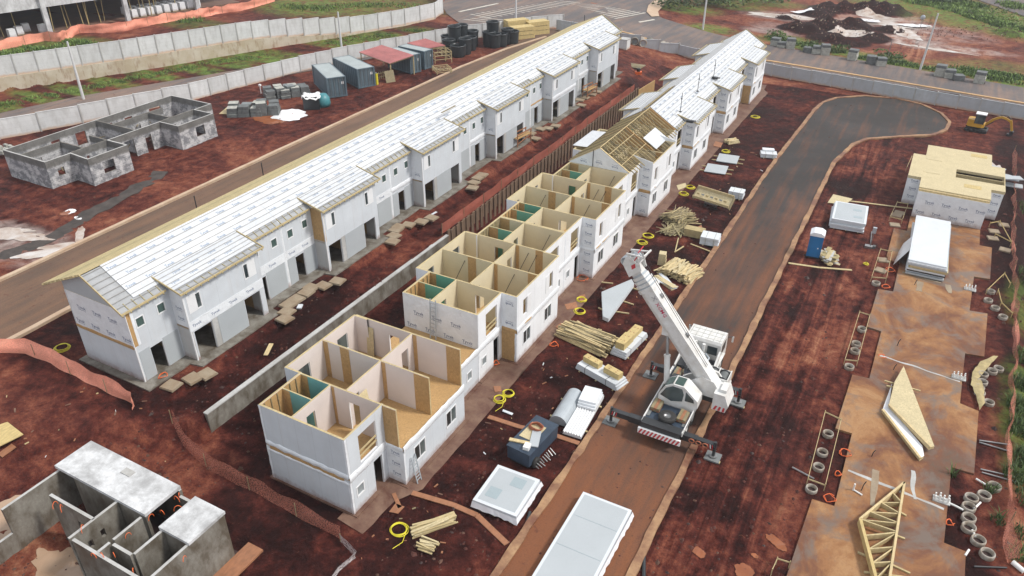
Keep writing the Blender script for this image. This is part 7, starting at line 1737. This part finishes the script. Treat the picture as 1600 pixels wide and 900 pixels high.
# yellow hose coils
COILS = [(97,544,.55,'yellow hose coil by the nearest left house'),(623,828,.52,'yellow hose coil by the pale batten bundle'),(780,624,.42,'yellow hose coil nearer of the pair by the muddy planks'),(794,615,.42,'yellow hose coil farther of the pair by the muddy planks'),(906,487,.48,'yellow hose coil nearer of the pair before the tapered panel'),(908,469,.42,'yellow hose coil farther of the pair before the tapered panel'),(1003,379,.5,'yellow hose coil left of the fan shaped stake heap, nearer one'),(1013,369,.55,'yellow hose coil left of the fan shaped stake heap, farther one'),(1068,303,.5,'yellow hose coil nearer one at the open truss house'),(1079,293,.5,'yellow hose coil farther one at the open truss house'),(1134,237,.5,'yellow hose coil before the stacked yellow bundles'),(1180,183,.6,'yellow hose coil at the far end of the right row'),(1353,413,.2,'tiny yellow coil near the slab and toilet')]
for i, (px, py, r, lb) in enumerate(COILS):
    p = atg(px, py, .02); mb = MB(); rnd = random.Random(i)
    for k in range(4): 
        rr = r*(1-.09*k*rnd.uniform(.6,1.3)); ox, oy = rnd.uniform(-.05,.05), rnd.uniform(-.05,.05)
        mb.tube([(ox+rr*math.cos(t*math.pi/10), oy+rr*math.sin(t*math.pi/10)*.95, .03+.03*k+.02*math.sin(t+k)) for t in range(20)], .024, M['hose'], 6, closed=True)
    if i in (1, 2): mb.tube([(r*.9,0,.03),(r*1.3,-.6,.02),(r*.9,-1.2,.02)], .02, M['hose'], 5)
    o = mb.build('hose_coil'); o.location = p; tag(o, lb, 'hose coil', 'yellow hose coils')
# stone lids in front of the left row
LIDS = [(268,603),(301,592),(323,585),(445,499),(448,488),(450,477),(463,468),(478,458),(486,450),(505,447),(527,440),(613,378),(615,369),(618,360),(623,355),(638,352),(658,347),(674,341),(738,294),(740,286),(746,279),(753,274),(836,217),(829,209),(845,202),(856,201),(868,197),(908,165),(906,157),(914,153),(925,148),(933,144)]
grp_of = lambda i: ('before the nearest house' if i < 3 else 'before the second house' if i < 11 else 'before the third house' if i < 18 else 'before the fourth house' if i < 22 else 'before the fifth house' if i < 27 else 'before the farthest house')
starts = [0,3,11,18,22,27,32]; lid0 = None
for i, (px, py) in enumerate(LIDS):
    s = max(x for x in starts if x <= i); e = min(x for x in starts if x > i); k = i-s; pos = ORD[k] if k < e-s-1 else 'farthest'
    p = atg(px, py, .06); lb = 'square stone lid %s of the left row, %s of them'%(grp_of(i), pos)
    if lid0 is None:
        lid0 = empty('stone_paver', p, .1, lb, 'stone lid', 'stone lids along the left row'); mb = MB(); mb.box(-.55,.55,-.5,.5,-.02,.07,M['paver']); mb.build('slab', lid0, True); mb = MB(); mb.box(-.5,.53,-.47,.46,.073,.13,M['paver']); mb.build('slab', lid0, True)
    else: dup(lid0, p, random.uniform(-.15,.2), lb)
# concrete rings
RINGS = [(1368,445,'left',0),(1346,517,'l2',0),(1337,540,'l2',1),(1335,551,'l2',2),(1326,576,'l2',3),(1293,681,'l3',0),(1284,710,'l3',1),(1278,733,'l3',2),(1267,767,'l3',3),
 (1547,458,'r1',0),(1543,472,'r1',1),(1554,484,'r1',2),(1566,498,'r1',3),(1559,579,'r2',0),(1549,583,'r2',1),(1535,588,'r2',2),(1534,600,'r2',3),(1529,609,'r2',4),(1530,617,'r2',5),(1544,632,'r2',6),
 (1552,764,'r3',0),(1536,778,'r3',1),(1516,782,'r3',2),(1512,796,'r3',3),(1512,813,'r3',4),(1512,828,'r3',5),(1527,848,'r3',6),(1541,869,'r3',7)]
desc = {'left':'lying alone beside the slab, left of the tall panel stack','l2':'in the strip beside the yellow gable panel','l3':'in the strip left of the open truss','r1':'by the right edge among yellow cords','r2':'by the right edge beside the brown net','r3':'in the near cluster at the lower right'}
cnt = {}; r0 = None
for r in RINGS: cnt[r[2]] = cnt.get(r[2], 0)+1
for px, py, gk, k in RINGS:
    p = atg(px, py, -.02); fr = cnt[gk]-1-k
    lb = 'concrete ring %s%s'%(desc[gk], '' if cnt[gk] == 1 else (', %s to the camera'%('nearest' if fr == 0 else ORD[fr]+' nearest')))
    if r0 is None:
        r0 = empty('concrete_ring', p, 0, lb, 'concrete ring', 'concrete rings beside the slab'); mb = MB(); mb.lathe([(.26,0),(.32,.0),(.335,.03),(.34,.2),(.325,.27),(.30,.285),(.27,.27),(.255,.03)], M['ring'], n=24); mb.build('ring_wall', r0, True); mb = MB(); mb.poly([(.26*math.cos(i*math.pi/10),.26*math.sin(i*math.pi/10),.05) for i in range(20)], M['soil_and_shade']); mb.build('ring_floor', r0, True)
    else:
        q = dup(r0, p, random.uniform(0,6), lb); sc = 1.12 if gk == 'r3' else 1.0; q.scale = (sc,sc,sc)
# white pipes into the near ring cluster
for pts, lb in (([(1481,785),(1496,792),(1505,797)],'white drain pipe from the slab to the near rings'),([(1532,785),(1522,795)],'short white drain pipe between two near rings'),([(1519,828),(1524,838)],'white drain pipe joining two of the lowest rings'),([(1525,748),(1540,757)],'white drain pipe leading to the topmost near ring'),([(1600,893),(1582,878)],'thick white pipe at the lower right corner'),([(1508,868),(1514,859)],'white pipe end at the corner of the slab')):
    P = atgs(pts, .16); mb = MB(); mb.tube([q-P[0] for q in P], .06 if 'thick' not in lb else .14, M['white_pvc'], 10); o = mb.build('drain_pipe'); o.location = P[0]; tag(o, lb, 'pipe')
for pts, lb, m_ in (([(1530,688),(1578,695)],'upper one of two dark rods at the right edge','steel'),([(1530,691),(1580,706)],'lower one of two dark rods at the right edge','steel'),([(1532,733),(1585,745)],'pale rod reaching into the weeds at the right edge','steel'),([(1534,738),(1588,753)],'second pale rod reaching into the weeds at the right edge','steel'),([(1522,885),(1573,887)],'dark rod at the foot of the right netting','steel_dark'),([(1006,858),(1006,905)],'black pipe lying by the road at the bottom','black_pl'),([(816,838),(824,815),(828,800)],'black pipe bent beside the square panel stack','black_pl'),([(1360,385),(1362,362)],'thin stand post with a small grey box near the slab','steel'),([(1238,730),(1272,748)],'thin pale rod near the left rings','steel')):
    P = atgs(pts, .08); mb = MB(); mb.tube([q-P[0] for q in P], .05 if m_ != 'black_pl' else .1, M[m_], 8); o = mb.build('rod'); o.location = P[0]; tag(o, lb, 'rod')
p = atg(1359,387); o = empty('meter_post', p, 0, 'grey meter box on a short post with a small base near the slab', 'meter post'); mb = MB(); mb.tube([(0,0,0),(0,0,1.5)], .04, M['steel'], 8); mb.build('post', o, True); mb = MB(); mb.box(-.16,.16,-.12,.12,1.5,2.05,M['galv']); mb.build('meter_box', o, True); mb = MB(); mb.box(-.45,.2,-.25,.2,0,.2,M['steel']); mb.box(.22,.45,-.15,.2,0,.28,M['stone_dark']); mb.build('base', o, True)
# string lines on stakes round the drain strips
def tape(pts, label, mat='pine', closed=False, z=.45, r=.028):
    P = atgs(pts, 0); o = empty('profile_rail', P[0], 0, label, 'profile rail'); Q = P+[P[0]] if closed else P
    for i in range(len(Q)-1):
        a, b = Q[i]+Vector((0,0,z)), Q[i+1]+Vector((0,0,z)); mb = MB(); mb.bar(a, b, r*1.2, r*3, M[mat]); mb.build('rail', o)
    for q in P: mb = MB(); mb.bar(q-Vector((0,0,.1)), q+Vector((0,0,z+.12)), .05, .05, M[mat]); mb.build('stake', o)
tape([(1360,440),(1374,396),(1392,400),(1383,442)],'timber profile rails round the strip left of the tall panel stack',closed=True); tape([(1318,570),(1341,495),(1357,500),(1338,572)],'timber profile rails round the ring strip level with the yellow gable panel',closed=True); tape([(1260,757),(1287,652),(1312,664),(1287,767)],'timber profile rails round the ring strip level with the open truss',closed=True)
tape([(1389,345),(1400,322),(1417,325),(1408,350)],'timber profile rails left of the boarded single storey house',closed=True); tape([(1415,268),(1423,250),(1433,254)],'timber profile rails behind the boarded single storey house'); tape([(1204,900),(1212,882),(1232,888)],'timber profile rails at the very bottom beside the slab')
tape([(1540,460),(1567,434),(1576,450)],'yellow timber profile rails by the upper right rings','lumber_y'); tape([(1557,460),(1562,480),(1579,497)],'yellow timber profile rails among the upper right rings','lumber_y'); tape([(1545,355),(1560,352),(1578,385),(1553,372)],'yellow timber profile rails right of the tall panel stack','lumber_y')
for px, py, lb in ((1553,362,'flat lid in the strip right of the tall panel stack'),(1568,352,'pale lid farther right beside the right netting'),(1551,373,'stacked lid pair right of the tall panel stack'),(1570,391,'small pale lid close to the right netting'),(1405,333,'pale lid in the strip before the boarded house'),(1401,337,'second pale lid in the strip before the boarded house'),(1398,352,'pale lid nearest the slab corner in that strip'),(1380,407,'upper pale lid left of the tall panel stack'),(1376,423,'lower pale lid left of the tall panel stack')):
    dup(lid0, atg(px, py), random.uniform(-.3,.3), 'square stone '+lb, 'stone lids along the slab').scale = (.85,.85,.8)
# brown net draped over rings
mb = MB(); P = atgs([(1534,563),(1520,580),(1517,600),(1525,618),(1531,640),(1540,636),(1537,605),(1530,590),(1545,573),(1570,562),(1577,556),(1560,556)], .25); vs = []
A_ = resample([(q.x,q.y) for q in P[:5]], .4); B2 = resample([(q.x,q.y) for q in [P[11],P[8],P[7],P[6],P[5]]], .4); n = min(len(A_), len(B2))
for i in range(n):
    for k in range(4): q = A_[i].lerp(B2[i], k/3); vs.append((q.x, q.y, ground_z(q.x,q.y)+.2+.35*abs(noise.noise((i*.5,k*.7,0)))))
mb.add(vs, [(i*4+k, i*4+k+1, i*4+k+5, i*4+k+4) for i in range(n-1) for k in range(3)], M['straw'], True); o = origin_to_base(mb.build('brown_net')); tag(o, 'brown net draped over the concrete rings beside the slab', 'net')
# orange conduit loops lying by the slab
for i, (px, py, r, lb) in enumerate(((1391,424,.35,'orange conduit tangle left of the tall panel stack'),(1384,450,.3,'orange conduit tangle at the slab corner nearest the panel stack'),(1320,711,.35,'orange conduit tangle by the slab edge level with the open truss'),(1296,782,.3,'orange conduit tangle at the lower slab corner'),(1483,820,.22,'single orange conduit loop at the near rings'),(1378,560,.22,'orange conduit tangle at the middle slab edge'),(866,541,.3,'orange conduit scrap below the tapered panel'),(775,570,.25,'orange conduit scrap by the far corner of the second roofless house'),(910,437,.5,'red conduit tangle at the foot of the third roofless house'),(1309,743,.2,'orange conduit scrap beside the left rings'),(255,590,.3,'red conduit loop at the corner of the nearest left house'))):
    p = atg(px, py); mb = MB(); rnd = random.Random(i+40)
    for k in range(2): mb.tube([(rnd.uniform(-.2,.2)*r+r*math.cos(t*.62+k)*rnd.uniform(.7,1.2), r*math.sin(t*.62+k)*rnd.uniform(.7,1.2), .04+.18*abs(math.sin(t*.5+k))) for t in range(10)], .022, M['orange'], 5)
    o = mb.build('conduit_tangle'); o.location = p; tag(o, lb, 'conduit')
# workbenches at the left row
def bench(px, py, L_, label):
    p = atg(px, py); o = empty('workbench', p, 1.45, label, 'workbench'); mb = MB(); mb.box(-L_/2,L_/2,-.4,.4,1.0,1.06,M['osb']); mb.build('top', o, True)
    for x in (-L_/2+.1, L_/2-.1):
        for y in (-.35,.35): mb = MB(); mb.bar((x,y,0),(x,y,1.55),.09,.09,M['plank_red']); mb.build('leg', o, True)
    mb = MB()
    for y in (-.35,.35): mb.bar((-L_/2,y,1.5),(L_/2,y,1.5),.05,.12,M['plank_red']); mb.bar((-L_/2,y,.4),(L_/2,y,.9),.05,.1,M['plank_red'])
    mb.build('rails', o, True)
bench(815,225,2.8,'reddish timber workbench at the doorway of the fifth left house'); bench(921,150,2.6,'reddish timber workbench at the doorway of the farthest left house')
# small heap of boards near far end and a red machine
mb = MB(); rnd = random.Random(8)
for i in range(16): a = rnd.uniform(-.3,.3); mb.bar((-1.6*math.cos(a),-1+i*.13,.08+.02*(i%3)),(1.6*math.cos(a),-1+i*.13+a,.1),.18,.06,M['pine_dark'])
o = mb.build('board_heap'); o.location = atg(990,103); tag(o, 'flat heap of muddy boards beyond the last left house', 'board heap')
o = empty('compactor', atg(997,117), .4, 'small red engine compactor beyond the last left house', 'compactor'); mb = MB(); mb.box(-.5,.5,-.35,.35,.1,.5,M['orange']); mb.build('body', o, True); mb = MB(); mb.cyl((0,0),.28,.5,.95,M['dark'],14); mb.build('engine', o, True); mb = MB(); mb.tube([(-.4,0,.5),(-.9,0,1.1)], .03, M['steel_dark'], 6); mb.build('handle', o, True)
# street signs by the muddy lot
for px, py, h, lb in ((1437,46,2.2,'small round sign on a thin post in the muddy lot'),(1385,98,3.5,'thin post by the far road verge'),(1585,68,1,'x')):
    if lb == 'x': continue
    p = atg(px, py); o = empty('sign_post', p, 0, lb, 'sign'); mb = MB(); mb.tube([(0,0,0),(0,0,h)], .05, M['steel'], 6); mb.build('post', o, True)
    if h < 3: mb = MB(); mb.lathe([(0,-.02),(.45,-.02),(.45,.02),(0,.02)], M['galv'], (0,0,h), 16, 'y'); mb.build('sign_plate', o, True)
# muddy aprons of concrete in front of both rows
def strip_apron(name, pts, z, mat):
    P = pts; drape(name, P, z, mat, 1.0, zf=ground_z)
pr = []; 
for k in range(7):
    g = geom('B', k); pr += [(g[0]+1.25, g[4]), (g[0]+1.35, g[4]+g[6]-.1), (g[1]+1.0, g[4]+g[6]+.2), (g[1]+1.05, g[4]+g[7]), (g[0]+1.5, g[4]+g[7]+.5), (g[0]+1.3, g[5])]
poly = [(x+.12*noise.noise((x,y,1)), y) for x, y in resample(pr, .6)]; poly = [(q[0], q[1]) for q in poly]+[(-22.5,117),(-22.5,21.6),(-20.6,21.4)]
strip_apron('pavement', poly, .055, M['conc_red'])
# litter
mb = MB(); rnd = random.Random(21)
areas = [((560,700),(700,900)),((840,420),(1000,640)),((740,560),(900,720)),((0,560),(260,760)),((380,400),(640,640)),((1080,220),(1200,340)),((1380,440),(1500,560)),((700,280),(900,240))]
for i in range(190):
    (x0,y0),(x1,y1) = areas[i % len(areas)]; px, py = rnd.uniform(x0,x1), rnd.uniform(min(y0,y1),max(y0,y1)); p = atg(px, py)
    if p.x < -34 and p.x > -50 and p.y > 23: continue
    if -29 < p.x < -20.4: continue
    s = rnd.uniform(.025,.09); a = rnd.uniform(0,3); z = ground_z(p.x,p.y)
    mb.obox((p.x,p.y),(math.cos(a),math.sin(a)),(-math.sin(a),math.cos(a)),s*rnd.uniform(.8,3),s*.5,z,z+.05,M[rnd.choice(['foam','pine','pine_dark','conc_red','plank_red','plank_red','plank_red'])])
o = mb.build('site_litter'); tag(o, 'scattered offcuts and scraps over the red earth', 'litter', None, 'stuff')
# stones and clods
mb = MB(); rnd = random.Random(31)
for i in range(4600):
    px, py = rnd.uniform(0,1600), rnd.uniform(60,900); p = atg(px, py)
    if -29.2 < p.x < -19.4 or -62 < p.x < -37.6 or 0 < p.x < 9.4 and p.y < 95 or p.x < -62 and rnd.random() < .5: continue
    if -13.2 < p.x < -6.7 and (p.y < 92): 
        if rnd.random() < .75: continue
    s = rnd.uniform(.03,.12)*(1.9 if rnd.random() < .12 else 1); z = ground_z(p.x,p.y)+(.08 if -13.2 < p.x < -6.7 else 0); k = rnd.uniform(.6,1.4)
    vs = [(p.x+s*k*math.cos(t)*rnd.uniform(.7,1.2), p.y+s*math.sin(t)*rnd.uniform(.7,1.2), z-.01) for t in (0,1.26,2.5,3.77,5.0)]; mb.add(vs+[(p.x,p.y,z+s*rnd.uniform(.5,1))], [(j,(j+1)%5,5) for j in range(5)], M[rnd.choice(['earth_heap','earth_heap','soil_and_shade','rubble'])])
o = mb.build('clods'); tag(o, 'loose clods of red earth over the site', 'clods', None, 'stuff')

# ------------------------------------------------------------------ vegetation
def shrub(px, py, r, h, label, mat='leaf', n=420, seed=0, leaf=.22):
    p = atg(px, py); rnd = random.Random(seed); mb = MB(); lobes = [(rnd.uniform(-.6,.6)*r, rnd.uniform(-.6,.6)*r, rnd.uniform(.35,.8)*h, rnd.uniform(.4,.65)) for _ in range(7)]
    for i in range(n):
        lx, ly, lz, lr = rnd.choice(lobes); u = rnd.uniform(-1,1); t = rnd.uniform(0,6.28); k = rnd.uniform(.55,1)**.5; s = math.sqrt(1-u*u)
        c = Vector((lx+lr*r*s*math.cos(t)*k, ly+lr*r*s*math.sin(t)*k, max(.05, lz+lr*h*.6*u*k))); a = Vector((rnd.gauss(0,1),rnd.gauss(0,1),rnd.gauss(0,.6))).normalized(); b = a.cross(Vector((rnd.gauss(0,1),rnd.gauss(0,1),rnd.gauss(0,1)))).normalized(); l = leaf*rnd.uniform(.6,1.4)
        mb.add([c-a*l, c+b*l*.45, c+a*l, c-b*l*.45], [(0,1,2,3)], M[mat])
    o = empty('shrub', p, 0, label, 'shrub', 'shrubs of the muddy lot'); mb.build('foliage', o, True)
    mb = MB()
    for i in range(5): t = i*1.3; mb.tube([(0,0,-.1),(.3*r*math.cos(t),.3*r*math.sin(t),h*.4),(.5*r*math.cos(t+.3),.5*r*math.sin(t+.3),h*.75)], [.05,.035,.015], M['pine_dark'], 5)
    mb.build('stem', o, True)
SH = [(1058,14,5,3.5,'rounded green shrub nearest the road junction','leaf_dark'),(1080,8,6,4,'wide dark shrub behind the rounded one at the junction','leaf_dark'),(1105,4,6,4,'dark shrub at the top edge right of the wide dark one','leaf_dark'),(1128,12,5,2.6,'low bright shrub to the right of the dark shrubs','leaf'),(1160,6,7,3,'bright green shrub at the top edge above the dark heap','leaf_bright'),(1195,5,6,2.6,'pale green shrub at the top edge above the right row roof','leaf'),(1455,2,6,3,'dark shrub at the top edge above the leaning pole','leaf_dark'),(1480,3,6,3,'dark shrub right of the one above the leaning pole','leaf_dark'),(1525,28,3.5,1.6,'bright low shrub in the grass bank at the upper right','leaf_bright'),(1578,40,4,2.0,'bright shrub at the right end of the grass bank','leaf_bright'),(1598,47,4,2.2,'bright shrub cut by the right edge of the grass bank','leaf_bright'),(1545,24,4,1.5,'low green shrub midway along the grass bank','leaf'),(1270,78,2.4,1.4,'green shrub between the pallets by the far road','leaf'),(1305,82,2.4,1.4,'green shrub right of the tall dark topped pallet','leaf'),(1218,62,2.4,1.2,'green shrub behind the leftmost far pallets','leaf'),(1388,92,2.6,1.2,'green shrub on the verge left of the leaning pole','leaf')]
for i, (px, py, r, h, lb, mt) in enumerate(SH): shrub(px, py, r, h, lb, mt, 520 if r > 4 else 300, i+60, .34 if r > 4 else .22)
def grass(name, label, spots, blade, seed, mats=('leaf',), wid=.05, lean=.5):
    rnd = random.Random(seed); mb = MB()
    for px, py, rx, ry, n in spots:
        c = atg(px, py)
        for i in range(n):
            t = rnd.uniform(0,6.28); k = math.sqrt(rnd.random()); x, y = c.x+rx*k*math.cos(t), c.y+ry*k*math.sin(t); z = ground_z(x,y)-.03; h = blade*rnd.uniform(.5,1.4)*(1.2-k*.6); a = rnd.uniform(0,6.28); w = wid*rnd.uniform(.6,1.4); dx, dy = math.cos(a), math.sin(a); l = h*lean*rnd.uniform(.3,1.3)
            mb.add([(x-dy*w,y+dx*w,z),(x+dy*w,y-dx*w,z),(x+dx*l*.45+dy*w*.7,y+dy*l*.45-dx*w*.7,z+h*.7),(x+dx*l,y+dy*l,z+h*.95),(x+dx*l*.45-dy*w*.7,y+dy*l*.45+dx*w*.7,z+h*.7)], [(0,1,2,4),(4,2,3)], M[rnd.choice(mats)])
    o = mb.build(name); tag(o, label, 'grass', None, 'stuff')
grass('grass','long green weeds down the right edge of the site',[(1594,600,.6,.9,160),(1590,635,.7,1.0,300),(1594,670,.7,1.2,300),(1599,560,.7,1.2,160),(1603,440,.8,2,90),(1600,720,.6,1.0,200),(1585,745,.6,.8,200),(1602,780,.6,1.0,120),(1602,330,.8,2,80),(1595,835,.4,.5,60),(1558,815,.4,.4,50),(1546,768,.25,.25,40),(1488,745,.2,.2,25),(1590,870,.5,.6,70)],.75,1,('leaf','leaf','leaf_dark'),.03,.7)
rnd0 = random.Random(77)
def along(pts, n, rx, ry, cnt):
    out = []
    for i in range(n):
        t = rnd0.random()*(len(pts)-1); k = int(t); f = t-k; out.append((pts[k][0]+(pts[k+1][0]-pts[k][0])*f, pts[k][1]+(pts[k+1][1]-pts[k][1])*f+rnd0.uniform(-2,2), rx, ry, cnt))
    return out
grass('grass','green verge grass along the near side of the muddy lot',along([(1205,60),(1260,72),(1330,86),(1400,99),(1450,109),(1520,117),(1600,132)],60,1.6,1.0,60)+along([(1500,108),(1550,114),(1600,124)],26,2.4,1.2,60),.5,2,('leaf_bright','leaf','leaf'),.09,.6)
grass('grass','bright grass bank across the upper right corner',along([(1425,3),(1470,9),(1510,20),(1550,34),(1600,50)],90,2.4,2.2,70)+along([(1440,0),(1490,3),(1530,12)],30,3,2,60)+along([(1575,6),(1600,16)],14,3,2,60),.7,3,('leaf_bright','leaf_bright','leaf'),.12,.6)
grass('grass','weeds on the bank below the orange netting at the upper left',along([(0,88),(40,76),(75,80),(110,66),(140,68)],34,1.6,1.0,60)+along([(280,36),(310,30)],8,1.6,1,50)+along([(450,10),(500,14),(560,8),(650,10)],40,3.0,2.2,40),.45,4,('leaf_bright','leaf'),.07,.6)
grass('grass','grass strip beside the left road below the stained wall',along([(0,165),(120,141),(240,117),(330,99),(420,87)],80,1.5,.5,45)+along([(520,68),(560,60),(610,56)],20,2.2,1,60)+along([(640,50),(665,47)],8,2,.8,50),.26,5,('leaf','leaf_bright'),.05,.6)
# rubble chunks on the earth heaps
mb = MB(); rnd = random.Random(15)
for x, y, r, h in HEAPS:
    for i in range(int(60*r/4)):
        t = rnd.uniform(0,6.28); k = r*math.sqrt(rnd.random())*.9; px_, py_ = x+k*math.cos(t), y+k*math.sin(t); z = ground_z(px_,py_); s = rnd.uniform(.08,.28); a = rnd.uniform(0,3)
        vs = [(px_+s*math.cos(q+a)*rnd.uniform(.6,1.2), py_+s*math.sin(q+a)*rnd.uniform(.6,1.2), z-.1) for q in (0,1.57,3.14,4.71)]; mb.add(vs+[(px_+.1*s,py_,z+s*rnd.uniform(.5,1))], [(j,(j+1)%4,4) for j in range(4)], M[rnd.choice(['rubble','earth_heap','earth_heap','rubble','earth_heap','earth_heap','paver'])])
o = mb.build('rubble'); tag(o, 'broken rubble over the dark earth heaps of the muddy lot', 'rubble', None, 'stuff')
# ------------------------------------------------------------------ camera and daylight
cam = bpy.data.cameras.new('camera'); co = bpy.data.objects.new('camera', cam); COL.objects.link(co); SC.camera = co
cam.sensor_width = 36; cam.lens = F_PX*36/1600; cam.clip_end = 3000; cam.clip_start = .5
fx = Vector((-_sy*_cp, _cy*_cp, -_sp)); rt = Vector((_cy, _sy, 0)); up_ = rt.cross(fx)
r2 = rt*_cr-up_*_sr*-1*-1; 
X_ = rt*_cr-up_*(-_sr)*-1; 
# image x axis = cr*right + (-sr)*... solved from the survey: unrolled (a,b) = (cr*X+sr*Y, -sr*X+cr*Y), b pointing down
X_ = rt*_cr+up_*_sr; Y_ = up_*_cr-rt*_sr
co.matrix_world = Matrix(((X_.x, Y_.x, -fx.x, 0), (X_.y, Y_.y, -fx.y, 0), (X_.z, Y_.z, -fx.z, CAM_H), (0,0,0,1)))
SUN_EL, SUN_AZ = R(50), R(72)       # azimuth from +y towards +x
w = bpy.data.worlds.new('World'); SC.world = w; w.use_nodes = True; t = w.node_tree; bg = t.nodes['Background']
sky = t.nodes.new('ShaderNodeTexSky'); sky.sky_type = 'NISHITA'; sky.sun_disc = False; sky.sun_elevation = SUN_EL; sky.sun_rotation = SUN_AZ; sky.dust_density = 3; sky.air_density = 1
# overcast: a grey cloud layer mixed over the clear sky
nz = t.nodes.new('ShaderNodeTexNoise'); nz.inputs['Scale'].default_value = 1.6; nz.inputs['Detail'].default_value = 5
tc = t.nodes.new('ShaderNodeTexCoord'); t.links.new(tc.outputs['Generated'], nz.inputs['Vector'])
rp = t.nodes.new('ShaderNodeValToRGB'); rp.color_ramp.elements[0].position = .35; rp.color_ramp.elements[0].color = (5.2,5.4,5.7,1); rp.color_ramp.elements[1].position = .7; rp.color_ramp.elements[1].color = (9.0,9.0,9.0,1); t.links.new(nz.outputs['Fac'], rp.inputs[0])
mx = t.nodes.new('ShaderNodeMix'); mx.data_type = 'RGBA'; mx.inputs[0].default_value = .8; t.links.new(sky.outputs[0], mx.inputs[6]); t.links.new(rp.outputs[0], mx.inputs[7])
t.links.new(mx.outputs[2], bg.inputs['Color']); bg.inputs['Strength'].default_value = .072
sl = bpy.data.lights.new('sun', 'SUN'); so_ = bpy.data.objects.new('sun', sl); COL.objects.link(so_); sl.energy = 1.5; sl.angle = R(9); sl.color = (1, .96, .9)
dirv = Vector((math.sin(SUN_AZ)*math.cos(SUN_EL), math.cos(SUN_AZ)*math.cos(SUN_EL), math.sin(SUN_EL))); so_.rotation_euler = dirv.to_track_quat('Z', 'Y').to_euler(); so_.location = (20, 10, 60)
vs_ = SC.view_settings; vs_.view_transform = 'Standard'; vs_.look = 'None'; vs_.gamma = 1; vs_.exposure = 1.14; vs_.use_curve_mapping = False
SC.cycles.max_bounces = 6; SC.cycles.transparent_max_bounces = 8

# damp air: far things pale slightly
hb = MB(); hb.box(-900, 900, -300, 1500, -12, 35, M['haze_air']); o = hb.build('haze'); o['kind'] = 'stuff'; o['label'] = 'thin damp haze over the whole site'
